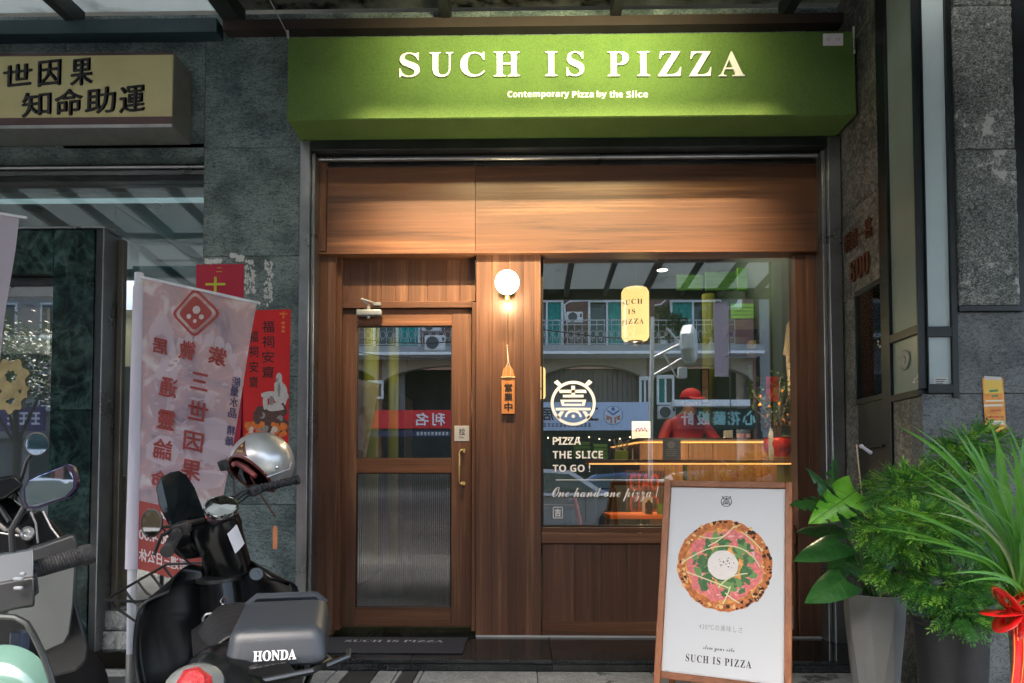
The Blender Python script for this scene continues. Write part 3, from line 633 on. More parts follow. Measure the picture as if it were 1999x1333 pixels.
for ch, v0, v1 in (('営', 749, 764), ('業', 767, 782), ('中', 786, 802)): text_px(mb, ch, 985, v0, 1000, v1, Yp-.0135, bold=.03)
build(mb, 'characters', INK, pq)
# ================================================================== doormat
a0 = atz(655, 1230, .006); a1 = atz(922, 1230, .006); b1 = atz(903, 1267, .006); b0 = atz(632, 1262, .006)
mt = thing('doormat', 'charcoal doormat printed with the shop name lying before the door', 'doormat', ((a0.x+a1.x)/2, (a0.y+b0.y)/2, 0))
yb, yf = -.05, -.43
build(MB().box(a0.x+.01, a1.x-.01, yf, yb, .001, .009, .003), 'mat', M('charcoal_mat', (.035, .035, .042), .95, 0, .25, 140, .6, 300), mt)
mb = MB(); text(mb, 'SUCH IS PIZZA', (at(684, 1235, 0).x+.01, -.185, .0095), XR, (0, 1, 0), wid=.60, hei=.055, kind='serif'); build(mb, 'lettering', M('mat_print', (.5, .5, .52), .9, 0, .1, 80), mt)
# ================================================================== right side: return wall, display case, pillar
RX = at(1649, 780, -.14).x+.004
def ry(u, v=780): return atx(u, v, RX).y
yA, yB, yC, yD, yE = ry(1674, 650), ry(1724, 650), ry(1741, 650), ry(1798, 650), ry(1808, 650)
zW0, zW1 = atx(1700, 778, RX).z, atx(1697, 562, RX).z
rw = thing('return_wall', 'narrow grey granite side wall carrying the brass house number', 'wall', (RX, -.3, PZ))
GS = stone('side_granite', [(.035, .038, .033), (.075, .08, .07), (.13, .13, .115), (.23, .23, .21)], scale=40, rough=.35, bump=.3, dist=1)
yT = atx(1692, 60, RX).y
for (y0, y1, z0, z1) in ((WY-.005, yA+.005, PZ, zW1), (WY-.005, yB, zW1+.002, 2.6), (WY-.005, yB, 2.602, 3.95)):
    build(MB().box(RX, RX+.04, y1, y0, z0, z1, .0015), 'stone_panel', GS, rw)
build(MB().box(RX+.041, RX+.9, yD+.11, .25, PZ, 3.95), 'wall_core', BLKM, rw)
# display case
dc = thing('display_case', 'tall black framed glass display case built into the corner beside the shop', 'display case', (RX+.05, yD, PZ))
PB = M('case_backing', (.17, .22, .19), .6, 0, .2, 2); PCB = M('case_backing_reflection', (.42, .50, .52), .6, 0, .15, 1.5)
GC = M('frosted_film_glass', (.20, .265, .235), .3, 0, .2, 1.2, spec=.4); GCF = M('frosted_front_reflection', (.44, .55, .57), .3, 0, .12, 1., spec=.4); GCW = glassmat('small_case_glass', .08, (.8, .9, .86), rough=.03)  # front pane and backing paler: bright street reflection put into their colours
fr_ = MB()
def fbar(y0, y1, z0, z1, o=.0): fr_.box(RX-.012-o, RX+.03, y0, y1, z0, z1, .002)
zX0, zX1 = atx(1770, 660, RX).z, atx(1770, 643, RX).z; zBot = atx(1775, 778, RX).z; zBt = zBot+.035
ztopB = 4.0
for (y0, y1, z0, z1) in ((yC, yB, zBot-1.2, ztopB), (yD-.0, yD+.012, zBt, ztopB)): build(MB().box(RX-.014, RX+.03, y0, y1, z0, z1, .002), 'frame_post', BLKM, dc)
for (z0, z1) in ((zBot, zBt), (zX0, zX1)): build(MB().box(RX-.013, RX+.03, yD+.0125, yC-.0005, z0, z1, .002), 'frame_rail', BLKM, dc)
for (z0, z1) in ((zW0-.02, zW0+.012), (zW1-.012, zW1+.02)): build(MB().box(RX-.012, RX+.03, yB+.0005, yA+.01, z0, z1, .002), 'frame_rail', BLKM, dc)
build(MB().box(RX-.012, RX+.03, yA, yA+.012, zW0+.0125, zW1-.0125, .002), 'frame_post', BLKM, dc)
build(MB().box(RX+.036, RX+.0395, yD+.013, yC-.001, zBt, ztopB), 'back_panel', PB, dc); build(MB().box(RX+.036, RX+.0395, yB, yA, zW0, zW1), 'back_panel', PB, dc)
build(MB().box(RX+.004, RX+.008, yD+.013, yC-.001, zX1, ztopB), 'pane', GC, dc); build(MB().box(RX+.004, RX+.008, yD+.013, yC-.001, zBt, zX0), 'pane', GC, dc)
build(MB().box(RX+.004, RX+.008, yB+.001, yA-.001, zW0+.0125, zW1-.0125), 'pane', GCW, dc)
YC = yD; c0 = at(1808, 640, YC).x; c1 = at(1856, 640, YC).x; c2 = at(1868, 640, YC).x
zc0 = at(1830, 768, YC).z; zc1 = zc0+.045; zcx0, zcx1 = at(1830, 658, YC).z, at(1830, 638, YC).z
for (x0, x1, z0, z1) in ((RX+.031, c0, zc0, ztopB), (c1, c2, zc0-.02, ztopB), ): build(MB().box(x0, x1, YC-.012, YC+.03, z0, z1, .002), 'frame_post', BLKM, dc)
for (z0, z1) in ((zc0, zc1), (zcx0, zcx1)): build(MB().box(c0+.0005, c1-.0005, YC-.011, YC+.03, z0, z1, .002), 'frame_rail', BLKM, dc)
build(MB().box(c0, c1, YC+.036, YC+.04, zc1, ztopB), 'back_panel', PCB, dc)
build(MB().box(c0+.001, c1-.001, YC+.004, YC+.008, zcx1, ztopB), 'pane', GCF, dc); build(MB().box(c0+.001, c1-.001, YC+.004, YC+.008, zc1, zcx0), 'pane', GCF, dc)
STK = M('sticker_white', (.55, .57, .56), .6, 0, .1, 80)
def stick(u, v, w_, h_, side, seed=1, n=7):
    mb = MB(); r_ = random.Random(seed)
    for k in range(n):
        du, dv = r_.uniform(-.5, .5)*w_, r_.uniform(-.5, .5)*h_; s_ = r_.uniform(.004, .009)
        if side: p = atx(u+du, v+dv, RX+.003); mb.box(p.x-.0004-.0001*k, p.x-.0001*k, p.y-s_, p.y+s_, p.z-s_*.8, p.z+s_*.8)
        else: p = at(u+du, v+dv, YC+.002); mb.box(p.x-s_, p.x+s_, p.y-.0004-.0001*k, p.y-.0001*k, p.z-s_*.8, p.z+s_*.8)
    return mb
build(stick(1789, 740, 12, 16, True), 'sticker', STK, dc, label='torn white sticker low on the case glass'); build(stick(1716, 672, 5, 14, True, 4, 4), 'sticker', STK, dc)
a_, b_, q0, q1 = rect(1823, 737, 1850, 751, YC+.002); mb = MB().box(a_, b_, YC+.0012, YC+.002, q0, q1); build(mb, 'notice', STK, dc, label='small white notice on the front pane')
mb = MB()
for k in range(3):
    a_, b_, q0, q1 = rect(1826, 740+3.6*k, 1847-3*k, 741.4+3.6*k, YC+.001); mb.box(a_, b_, YC+.0006, YC+.001, q0, q1)
build(mb, 'print_lines', INK, dc, kind='stuff')
p = atx(1765, 703, RX-.001); mb = MB().lathe([(.0, .004), (.020, .006), (.022, .002), (.045, .004), (.052, .001), (.052, 0), (0, 0)], p, 24, (-1, 0, 0)); build(mb, 'round_vent', M('vent_plastic', (.22, .25, .24), .4, 0, .4, 30), dc, smooth=True)
p = atx(1703, 722, RX+.0335); build(MB().lathe([(.05, 0), (.048, .004), (0, .004)], p, 20, (-1, 0, 0)), 'round_vent', M('vent_dark', (.05, .06, .055), .5), dc)
p = atx(1718, 755, RX+.02); t = single(MB().lathe([(0, 0), (.012, 0), (.013, .05), (.006, .062), (.006, .075), (0, .075)], (RX+.021, p.y, zW0+.013), 14), 'bottle', M('blue_bottle', (.04, .22, .35), .25, 0, .1), 'tiny blue bottle standing at the foot of the small display window', 'bottle', smooth=True)
p = atx(1684, 612, RX); lp = MB().loft([[(RX+.0215+.011*k_*math.cos(6.283*i/14), p.y+.045*k_*math.sin(6.283*i/14), p.z+h_) for i in range(14)] for h_, k_ in ((-.17, .55), (-.15, .9), (-.12, 1), (.12, 1), (.15, .9), (.17, .55))])  # glowing lantern shape added to stand in for a reflection in the pane
single(lp, 'paper_lantern', M('lantern_reflection_glow', (.45, .36, .16), .7, emis=(1, .7, .25), estr=.22), 'dim yellow lantern shape added for a reflection in the small display window by the house number', 'lantern', smooth=True)
# dark meter cupboard under the window
mc = thing('meter_cupboard', 'open black meter cupboard under the small display window behind the plants', 'cupboard', (RX, (yA+yB)/2, .2))
zs = atx(1710, 870, RX).z
build(MB().box(RX-.004, RX+.038, yC+.001, yA+.004, PZ, zW0-.021), 'cupboard_back', BLKM, mc)
build(MB().box(RX-.03, RX-.0045, yB-.02, yA, zs-.012, zs, .002), 'shelf', DKSTEEL, mc)
a = atx(1727, 800, RX-.006); b = atx(1738, 846, RX-.006); build(MB().box(RX-.0065, RX-.0055, b.y, a.y, b.z, a.z), 'paper_note', M('old_paper', (.4, .36, .3), .7, 0, .2, 40), mc)
# address
ad = thing('address_sign', 'bronze raised street name and number 800 on the side wall', 'address sign', (RX, ry(1680, 500), 1.9))
BRZ = M('bronze', (.13, .055, .03), .4, .6, .25, 30)
L0, L1 = ry(1652, 450), ry(1708, 450)
t0 = atx(1680, 470, RX).z-.02
for i, ch in enumerate('明誠一路'):
    yy = L0+.008-(L0-L1)*i/4.0; mb = MB(); hh = .115
    if ch == '一': text(mb, ch, (RX-.0005, yy, t0+.05), (0, -1, 0), ZU, wid=(L0-L1)/4*.86, kind='', depth=.012, fat=0)
    else: text(mb, ch, (RX-.0005, yy, t0), (0, -1, 0), ZU, wid=(L0-L1)/4*.86, hei=hh, depth=.012)
    build(mb, 'character', BRZ, ad)
t1 = atx(1680, 543, RX).z
for i, ch in enumerate('800'):
    yy = ry(1662, 520)-.0-i*(ry(1662, 520)-ry(1701, 520))/3; mb = MB(); text(mb, ch, (RX-.0005, yy, t1), (0, -1, 0), ZU, wid=(ry(1662, 520)-ry(1701, 520))/3*.85, hei=.13, kind='serif', depth=.012); build(mb, 'digit', BRZ, ad)
# pillar
pi = thing('stone_pillar', 'rough split grey stone pillar with a dark granite base at the right edge', 'pillar', (c2+.3, YC, PZ))
zb_ = at(1925, 594, YC-.03).z; zjn = at(1925, 289, YC-.03).z; zj2 = at(1925, 8, YC-.03).z
px1 = at(1988, 400, YC-.03).x
def rough(x0, x1, z0, z1, y, m, seed, amp=.004, nu=26, nv=40):
    r_ = random.Random(seed); ns = [[r_.uniform(-1, 1) for _ in range(nv+1)] for _ in range(nu+1)]
    def f(s_, t_):
        i, j = round(s_*nu), round(t_*nv); e = min(i, nu-i)/1.; e2 = min(j, nv-j); k = -.008 if (e < .5 or e2 < .5) else 0
        return (x0+(x1-x0)*s_, y-k+ns[i][j]*amp, z0+(z1-z0)*t_)
    mb = MB().grid(f, nu, nv); mb.box(x0+.0005, x1-.0005, y+.012, y+.09, z0+.0005, z1-.0005)
    return build(mb, 'stone_block', m, pi, smooth='all')
for i, (a, b) in enumerate(((zb_, zjn-.004), (zjn+.004, zj2-.004), (zj2+.004, zj2+.7))): rough(c2+.006, px1-.004*i, a, b, YC-.03, GRAN2, i+5)
build(MB().box(c2+.001, px1+.02, YC-.02, YC+.2, zb_-.03, zb_-.002, .002), 'ledge', BLKM, pi)
build(MB().box(px1+.002, px1+1.6, YC+.02, YC+.25, zb_-.03, 4.2), 'side_recess', BLKM, pi)
zst = at(1800, 800, YC).z; jx = at(1808, 900, YC).x
build(MB().box(RX-.001, px1+.35, YC+.002, YC+.1, PZ, zc0-.001, .002), 'stone_panel', GRAN3, pi)
build(MB().box(c2+.001, px1+.35, YC, YC+.1, zc0+.001, zb_-.031, .002), 'stone_panel', GRAN3, pi)
build(MB().box(px1+.352, px1+1.7, YC+.001, YC+.1, PZ, zb_-.031, .002), 'stone_panel', GRAN3, pi)
build(MB().box(RX-.002, RX+.035, YC+.102, yC-.001, PZ, zBot-.001, .002), 'stone_panel', GS, pi)
mb = MB(); a_, b_, q0, q1 = rect(1748, 1180, 1810, 1333, YC-.002)
# orange leaflet on the pillar
lf = thing('orange_leaflet', 'orange and yellow leaflet taped to the dark pillar base', 'poster', (at(1939, 790, YC).x, YC-.002, at(1939, 843, YC).z))
TL, TR, BL, BR = at(1917, 737, YC-.003), at(1958, 738, YC-.003), at(1924, 842, YC-.003), at(1965, 844, YC-.003)
def bil(s_, t_, o=0.): p = TL.lerp(TR, s_).lerp(BL.lerp(BR, s_), t_); return (p.x, p.y-o, p.z)
OR = [M('leaflet_orange', (.75, .30, .04), .4, 0, .35, 14), M('leaflet_yellow', (.80, .55, .08), .4, 0, .1), M('leaflet_white', (.75, .72, .6), .4, 0, .1), M('leaflet_green', (.05, .25, .08), .5), M('leaflet_red', (.6, .10, .03), .5)]
mb = MB(); mb.grid(lambda s_, t_: bil(s_, t_), 2, 4)
for m_, s0, t0, s1, t1 in ((1, .06, .04, .94, .30), (2, .1, .42, .95, .45), (2, .0, .50, .9, .54), (4, .1, .72, .9, .75), (2, .2, .80, .95, .88), (1, .1, .92, .95, .98), (4, .3, .6, .8, .63)):
    mb.m = m_; mb.add([bil(s0, t0, .0006), bil(s1, t0-.02, .0006), bil(s1, t1-.02, .0006), bil(s0, t1, .0006)], [(0, 1, 2, 3)])
mb.m = 3
for s0, t0, s1, t1 in ((.30, .27, .72, .23), (.40, .36, .70, .33)): mb.add([bil(s0, t0, .001), bil(s1, t0-.02, .001), bil(s1, t1-.02, .001), bil(s0, t1, .001)], [(0, 1, 2, 3)])
build(mb, 'paper', OR, lf)
build(MB().add([bil(.1, -.03, .0014), bil(.9, -.02, .0014), bil(.9, .04, .0014), bil(.1, .04, .0014)], [(0, 1, 2, 3)]), 'tape', M('clear_tape', (.6, .6, .55), .25), lf)
# ================================================================== A-frame board
TLp, TRp, BLp, BRp = at(1297, 937, -.98), at(1551, 946, -1.18), at(1277, 1322, -1.17), at(1541, 1352, -1.40)
aR = ((TRp-TLp)+(BRp-BLp)).normalized(); aU = ((TLp-BLp)+(TRp-BRp)).normalized(); aU = (aU-aR*aU.dot(aR)).normalized(); aN = aR.cross(aU)
AW = ((TRp-TLp).length+(BRp-BLp).length)/2; AH = (TLp-BLp).length; A0 = TLp-aU*AH
legd = (A0.z-PZ)/aU.z
aw = thing('a_frame_board', 'wooden A-frame sidewalk board with a white pizza poster', 'sidewalk sign', A0+aR*AW/2+aN*-.2-aU*legd)
def abox(mb, s0, s1, t0, t1, n0, n1, c=.003):
    i0 = len(mb.v); mb.box(s0, s1, -n1, -n0, t0, t1, c); return mb.xf(lambda p: A0+aR*p.x+aU*p.z-aN*p.y, i0)
FW = .031
for s0, s1 in ((0, FW), (AW-FW, AW)): build(abox(MB(), s0, s1, -legd+.002, AH, -.026, 0), 'frame_post', WD, aw)
for t0, t1 in ((0, .032), (AH-.030, AH)): build(abox(MB(), FW+.0005, AW-FW-.0005, t0, t1, -.024, -.001), 'frame_rail', WDH, aw)
build(abox(MB(), FW, AW-FW, .0325, AH-.0305, -.020, -.016, 0), 'backing_board', WHT, aw)
PAP = M('poster_paper', (.56, .585, .59), .35, 0, .02, 2)
po = build(abox(MB(), FW+.004, AW-FW-.004, .036, AH-.034, -.0155, -.012, 0), 'poster', PAP, aw)
def onp(u, v, o=0.):
    d = ray(u, v); P = A0+aN*(-.012+o); k = (P-CAM).dot(aN)/d.dot(aN); return CAM+d*k
def st(u, v): p = onp(u, v)-A0; return p.dot(aR), p.dot(aU)
def ap(x, y, o): return A0+aR*x+aU*y+aN*(-.012+o)
pc = st(1413, 1103); pr = (st(1505, 1103)[0]-st(1320, 1103)[0])/2
pz = [M('crust', (.52, .17, .05), .8, 0, .55, 60), M('crust_char', (.05, .02, .012), .8), M('pizza_sauce', (.72, .32, .07), .6, 0, .4, 60), M('ham', (.68, .16, .15), .5, 0, .35, 70), M('ham_fat', (.72, .42, .38), .5, 0, .1), M('rocket_leaf', (.03, .13, .025), .5, 0, .5, 70), M('rocket_light', (.12, .28, .06), .5), M('burrata', (.72, .68, .62), .4, 0, .06, 40), M('pepper', (.08, .06, .03), .6), M('stem', (.68, .62, .34), .5), M('crust_light', (.75, .45, .18), .7, 0, .3, 80), M('print_shadow', (.40, .42, .43), .6)]
mb = MB(); rn = random.Random(11)
def blob(cx, cy, r_, n, jag, o, m_, asp=1., ang=0.):
    mb.m = m_; pts = []
    for i in range(n):
        a_ = 6.2832*i/n; rr_ = r_*(1+rn.uniform(-jag, jag)); x, y = rr_*math.cos(a_), rr_*asp*math.sin(a_)
        pts.append(ap(cx+x*math.cos(ang)-y*math.sin(ang), cy+x*math.sin(ang)+y*math.cos(ang), o))
    mb.add(pts, [list(range(n))])
lay = [0]
def no(): lay[0] += 1; return .0004+lay[0]*.0000045
blob(pc[0], pc[1], pr, 70, .018, no(), 0)
for k in range(150):
    a_ = rn.uniform(0, 6.283); q = rn.uniform(.84, .985); blob(pc[0]+pr*q*math.cos(a_), pc[1]+pr*q*math.sin(a_), pr*rn.uniform(.015, .05), 7, .4, no(), rn.choice([10, 10, 0, 0, 1]))
for k in range(30):
    a_ = rn.choice([rn.uniform(-1.3, 0), rn.uniform(0, 6.283)]); blob(pc[0]+pr*.97*math.cos(a_), pc[1]+pr*.97*math.sin(a_), pr*rn.uniform(.015, .04), 7, .5, no(), 1)
blob(pc[0], pc[1], pr*.82, 50, .04, no(), 2)
for k in range(60):
    a_ = rn.uniform(0, 6.283); q = rn.uniform(.2, .78); blob(pc[0]+pr*q*math.cos(a_), pc[1]+pr*q*math.sin(a_), pr*rn.uniform(.03, .08), 8, .4, no(), rn.choice([10, 2, 0]))
for a_ in (.15, .5, 1.15, 1.5, 1.9, 2.45, 2.8, 3.2, 3.7, 4.3, 4.7, 5.1, 5.5, 5.9):
    cx, cy = pc[0]+pr*.62*math.cos(a_), pc[1]+pr*.62*math.sin(a_); an = a_+1.57+rn.uniform(-.5, .5)
    blob(cx, cy, pr*rn.uniform(.22, .31), 14, .18, no(), 3, .6, an)
    for q in range(5): blob(cx+rn.uniform(-.1, .1)*pr, cy+rn.uniform(-.08, .08)*pr, pr*rn.uniform(.09, .15), 10, .2, no(), rn.choice([4, 3, 3]), .18, an+rn.uniform(-.3, .3))
for k in range(90):
    a_ = rn.choice([rn.uniform(-.6, 1.1), rn.uniform(2.4, 4.3), rn.uniform(1.3, 2.4), rn.uniform(4.3, 5.6)]); q = rn.uniform(.26, .66); blob(pc[0]+pr*q*math.cos(a_), pc[1]+pr*q*math.sin(a_), pr*rn.uniform(.05, .13), 11, .45, no(), rn.choice([5, 5, 5, 6]), rn.uniform(.4, .9), rn.uniform(0, 3))
def stem(pts, w_):
    o = no(); mb.m = 9; L_ = []
    for i in range(13):
        t_ = i/12; p = [(1-t_)**2*pts[0][k]+2*t_*(1-t_)*pts[1][k]+t_*t_*pts[2][k] for k in (0, 1)]; L_.append(V((pc[0]+p[0]*pr, pc[1]+p[1]*pr, 0)))
    vs_ = []
    for i, p in enumerate(L_):
        d = (L_[min(i+1, 12)]-L_[max(i-1, 0)]).normalized(); n_ = V((-d.y, d.x, 0))*w_*pr; vs_ += [ap(p.x+n_.x, p.y+n_.y, o), ap(p.x-n_.x, p.y-n_.y, o)]
    mb.add(vs_, [(2*i, 2*i+1, 2*i+3, 2*i+2) for i in range(12)])
blob(pc[0]-.02*pr, pc[1]-.03*pr, pr*.33, 36, .02, no(), 5); blob(pc[0]-.02*pr, pc[1]-.0*pr, pr*.325, 40, .012, no(), 7)
for k in range(26): blob(pc[0]+rn.gauss(0, .10)*pr, pc[1]+(.08+rn.gauss(0, .08))*pr, pr*rn.uniform(.006, .016), 5, .3, no(), 8)
for s_ in (((-.9, 0), (-.5, .3), (-.3, .35)), ((-.3, .36), (.45, .6), (.75, .0)), ((-.35, .4), (.0, .6), (.2, .88)), ((-.55, .62), (-.1, .5), (.1, .75)), ((.35, .75), (.6, .6), (.8, .35)), ((-.1, -.5), (.1, -.2), (.5, -.15)), ((.0, -.85), (.12, -.6), (.15, -.45)), ((.35, -.8), (.15, -.7), (.05, -.6)), ((.15, -.5), (-.3, -.35), (-.8, -.2))): stem(s_, .013)
build(mb, 'pizza_print', pz, po)
mb = MB(); e = st(1418, 979);  er = abs(st(1430, 979)[0]-e[0]); emblem(mb, ap(e[0], e[1], .0006), er*.92, aR, aU)
def atext(s, u0, u1, v0, v1, kind, spacing=1., fat=0.):
    x0, _ = st(u0, v1); x1, _ = st(u1, v1); _, y0 = st((u0+u1)/2, v1); _, y1 = st((u0+u1)/2, v0)
    text(mb, s, ap(x0, y0, .0006), aR, aU, wid=x1-x0, hei=y1-y0, kind=kind, spacing=spacing, fat=fat)
build(mb, 'poster_emblem', INK, po); mb = MB(); atext('SUCH IS PIZZA', 1338, 1467, 1283, 1298, 'serif', 1.2); build(mb, 'poster_lettering', INK, po); mb = MB(); atext('slow your vibe', 1372, 1434, 1262, 1274, 'script'); build(mb, 'poster_lettering', INK, po)
mb = MB(); atext('430℃の美味しさ', 1364, 1449, 1220, 1232, '', 1.25); build(mb, 'poster_lettering', M('grey_ink', (.25, .26, .27), .6, 0, 0), po)
# rear leg frame
bR = aR; apx = A0+aU*(AH-.05)-aN*.03; foot = V((A0-aU*legd)) - aN*.0; bd_ = V((-aN.x, -aN.y, 0)).normalized()
for s_ in (.0, AW-FW):
    top = apx+aR*(s_+FW/2)-aN*.012; bot = A0-aU*legd+aR*(s_+FW/2)+bd_*.46; bot.z = PZ+.004
    d = (top-bot).normalized(); xx_ = aR; yy_ = d.cross(xx_).normalized()
    mb = MB(); mb.box(-FW/2, FW/2, -.012, .012, 0, (top-bot).length, .003); mb.xf(lambda p: bot+xx_*p.x+yy_*p.y+d*p.z); build(mb, 'rear_leg', WD, aw)
build(MB().tube([A0+aR*(AW+.001)+aU*AH*.40-aN*.03, A0+aR*(AW+.004)+aU*AH*.30-aN*.1, A0+aR*(AW+.001)+aU*AH*.33-aN*.2], .003, 6), 'stay_chain', STEEL, aw, smooth=True)
# ================================================================== plants
LG = leafmat('monstera_green', (.02, .10, .022), (.05, .18, .04), gloss=.28); LL = leafmat('monstera_lime', (.10, .36, .02), (.20, .52, .05), gloss=.3, transl=.35); STM = leafmat('stalk_green', (.05, .14, .03), (.09, .2, .05), gloss=.4)
def blade(mb, A, B, W, nrm, notch=(), fold=.25, droop=.12, tipp=.55, nu=48, nv=8, heart=.12):
    A = V(A); B = V(B); L_ = (B-A).length; d = (B-A).normalized(); nrm = V(nrm); n_ = (nrm-d*nrm.dot(d)).normalized(); s_ = d.cross(n_)
    for sd in (-1, 1):
        pts = []; o0 = len(mb.v)
        for i in range(nu+1):
            t_ = i/nu; wd = W*(math.sin(math.pi*min(1, (t_+heart)/(1+heart))**tipp))**.8 if t_ < 1 else 0
            for j in range(nv+1):
                q = j/nv; x = q*wd; back = -heart*L_*q*q*(1-t_)*1.6
                pts.append(A+d*(L_*t_+back+.22*W*q*t_)+s_*(sd*x)+n_*(-fold*x*q-droop*L_*t_*t_+.02*L_*math.sin(9*t_+sd)*q))
        fs_ = []
        for i in range(nu):
            t_ = (i+.5)/nu; cut = 9
            for (nt_, nw, nq) in notch:
                if abs(t_-nt_) < nw*1.5: cut = int(nv*(nq+(1-nq)*(1-min(1, nw*.9/max(1e-4, nw*1.5-abs(t_-nt_))*.35))*0+(abs(t_-nt_)/(nw*1.5))*(1-nq)*.8))
            for j in range(nv):
                if j < cut: f_ = (i*(nv+1)+j, (i+1)*(nv+1)+j, (i+1)*(nv+1)+j+1, i*(nv+1)+j+1); fs_.append(f_ if sd > 0 else f_[::-1])
        mb.add(pts, fs_)
    return mb
VEIN = leafmat('leaf_vein', (.05, .16, .04), (.09, .22, .06))
NOT = ((.30, .02, .4), (.47, .022, .35), (.63, .022, .4), (.78, .018, .5))
PY = -1.12
mp = thing('monstera_plant', 'potted monstera with one bright lime leaf in a faceted grey planter', 'potted plant', (at(1706, 1155, PY).x, PY, PZ))
pc_ = at(1706, 1157, PY); rt = (at(1762, 1157, PY).x-at(1650, 1157, PY).x)/2
rings = []
for h_, r_, tw in ((PZ, .68, .26), (PZ+.12, .76, .26), (pc_.z-.10, .97, 0), (pc_.z, 1., 0), (pc_.z, .9, 0), (pc_.z-.03, .88, 0)):
    rings.append([(pc_.x+rt*r_*math.cos(6.2832*i/8+tw+.2), pc_.y+rt*r_*math.sin(6.2832*i/8+tw+.2), h_) for i in range(8)])
mb = MB().loft(rings[:1]+rings[2:]); build(mb, 'planter', M('grey_planter', (.19, .195, .185), .55, 0, .1, 8, .05, 60), mp)
build(MB().lathe([(.0, .0), (rt*.86, .0)], (pc_.x, pc_.y, pc_.z-.025), 12), 'soil', M('soil', (.02, .015, .01), .95, 0, .5, 60, .8, 60), mp)
mon = [((1655, 992), (1592, 915), 62, -1.25, (0, -.55, .8), NOT, LG), ((1625, 985), (1640, 898), 44, -1.0, (.2, -.5, .8), NOT, LG), ((1672, 958), (1590, 1012), 40, -1.35, (.1, -.75, .55), ((.34, .03, .3), (.56, .028, .35), (.75, .02, .5)), LL), ((1660, 985), (1556, 975), 44, -1.2, (-.1, -.6, .7), NOT, LG),
       ((1640, 1058), (1557, 1085), 34, -1.3, (0, -.5, .8), (), LG), ((1650, 1130), (1580, 1168), 34, -1.35, (.1, -.6, .7), (), LG), ((1700, 1120), (1655, 1098), 30, -1.3, (0, -.6, .7), (), LG), ((1700, 1010), (1755, 930), 40, -.95, (.2, -.6, .7), NOT, LG),
       ((1640, 1030), (1562, 1030), 34, -1.0, (0, -.4, .9), (), LG), ((1725, 1085), (1690, 1120), 26, -1.3, (.2, -.7, .6), (), LG), ((1660, 1080), (1620, 1130), 30, -1.05, (0, -.6, .7), (), LG), ((1735, 1020), (1770, 985), 30, -.95, (.4, -.5, .7), (), LG)]
for k, (pa, pb, wpx, y_, nn, nt_, mt_) in enumerate(mon):
    A = at(pa[0], pa[1], y_+.03); B = at(pb[0], pb[1], y_-.05); W_ = wpx/1333*(y_+4.33)
    o = build(blade(MB(), A, B, W_, nn, nt_), 'leaf', mt_, mp, smooth='all')
    A_, B_ = V(A), V(B); dl = (B_-A_); L__ = dl.length; dl = dl.normalized(); nr = V(nn); nr = (nr-dl*nr.dot(dl)).normalized(); sv = dl.cross(nr); mbv = MB()
    rib = lambda t_: A_+dl*L__*t_+nr*(-.12*L__*t_*t_+.0012)
    mbv.tube([rib(i/10) for i in range(11)], [.0022-.0015*i/10 for i in range(11)], 5)
    for q_ in range(1, 6):
        for s_ in (-1, 1):
            t0_ = .08+.15*q_; wq = W_*(math.sin(math.pi*min(1, (t0_+.12)/1.12)**.55))**.8*.8; p0_ = rib(t0_-.06); mbv.tube([p0_, p0_+sv*s_*wq*.5+dl*wq*.22-nr*(.25*wq*.25*.5), p0_+sv*s_*wq+dl*wq*.34-nr*(.25*wq*.8)], .0008, 4)
    build(mbv, 'veins', VEIN, o, kind='stuff')
    if mt_ is LL: o['label'] = 'bright lime young leaf'
    base = V((pc_.x+rn.uniform(-.04, .04), pc_.y+rn.uniform(-.03, .03), pc_.z-.03)); mid = base.lerp(A, .55)+V((.0, 0, .05))
    build(MB().tube([base, base.lerp(mid, .5)+V((0, 0, .02)), mid, A.lerp(mid, .35)+V((0, 0, .015)), A], [.006, .005, .0045, .004, .003], 7), 'leaf_stalk', STM, mp, smooth=True)
a = at(1672, 868, -1.08); b = at(1702, 1158, -1.12); build(MB().tube([a, b], .0035, 6), 'stake', M('bamboo', (.45, .33, .2), .6, 0, .3, 60), mp)
c = at(1691, 878, -1.06); mb = MB(); mb.rbox(c, (.062, .014, .016), .005, 2, rm('Y', .62)); mb.ball(c-V((.026, .006, -.016)), .011, 10, 8); single(mb, 'plant_clip', M('pink_white_clip', (.62, .56, .62), .35), 'pale pink plastic clip held up beside the monstera stake', 'clip', smooth=True)
# aralia
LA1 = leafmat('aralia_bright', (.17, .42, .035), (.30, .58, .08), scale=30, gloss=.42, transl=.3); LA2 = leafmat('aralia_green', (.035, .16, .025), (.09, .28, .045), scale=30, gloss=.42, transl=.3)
AY = -1.42
al = thing('aralia_plant', 'dense feathery green aralia bush in a round black pot', 'potted plant', (at(1855, 1200, AY).x, AY, PZ))
pc2 = at(1856, 1200, AY); r2 = (at(1924, 1210, AY).x-at(1787, 1210, AY).x)/2; hz = pc2.z-PZ; prof = [(0, 0), (r2*.78, 0)]
for i in range(24): h_ = hz*(i+.5)/24*.92; rr_ = r2*(.78+.19*h_/hz); prof += [(rr_+.0015, h_), (rr_-.0012, h_+hz*.018)]
prof += [(r2*.99, hz*.94), (r2*1.02, hz*.95), (r2*1.02, hz), (r2*.93, hz), (r2*.92, hz-.04)]
build(MB().lathe(prof, (pc2.x, pc2.y, PZ), 40), 'pot', M('black_wicker_pot', (.012, .012, .013), .4, 0, .3, 60, .3, 160), al, smooth='all')
build(MB().lathe([(0, 0), (r2*.92, 0)], (pc2.x, pc2.y, pc2.z-.03), 16), 'soil', MATS['soil'], al)
mb = MB(); rn2 = random.Random(5)
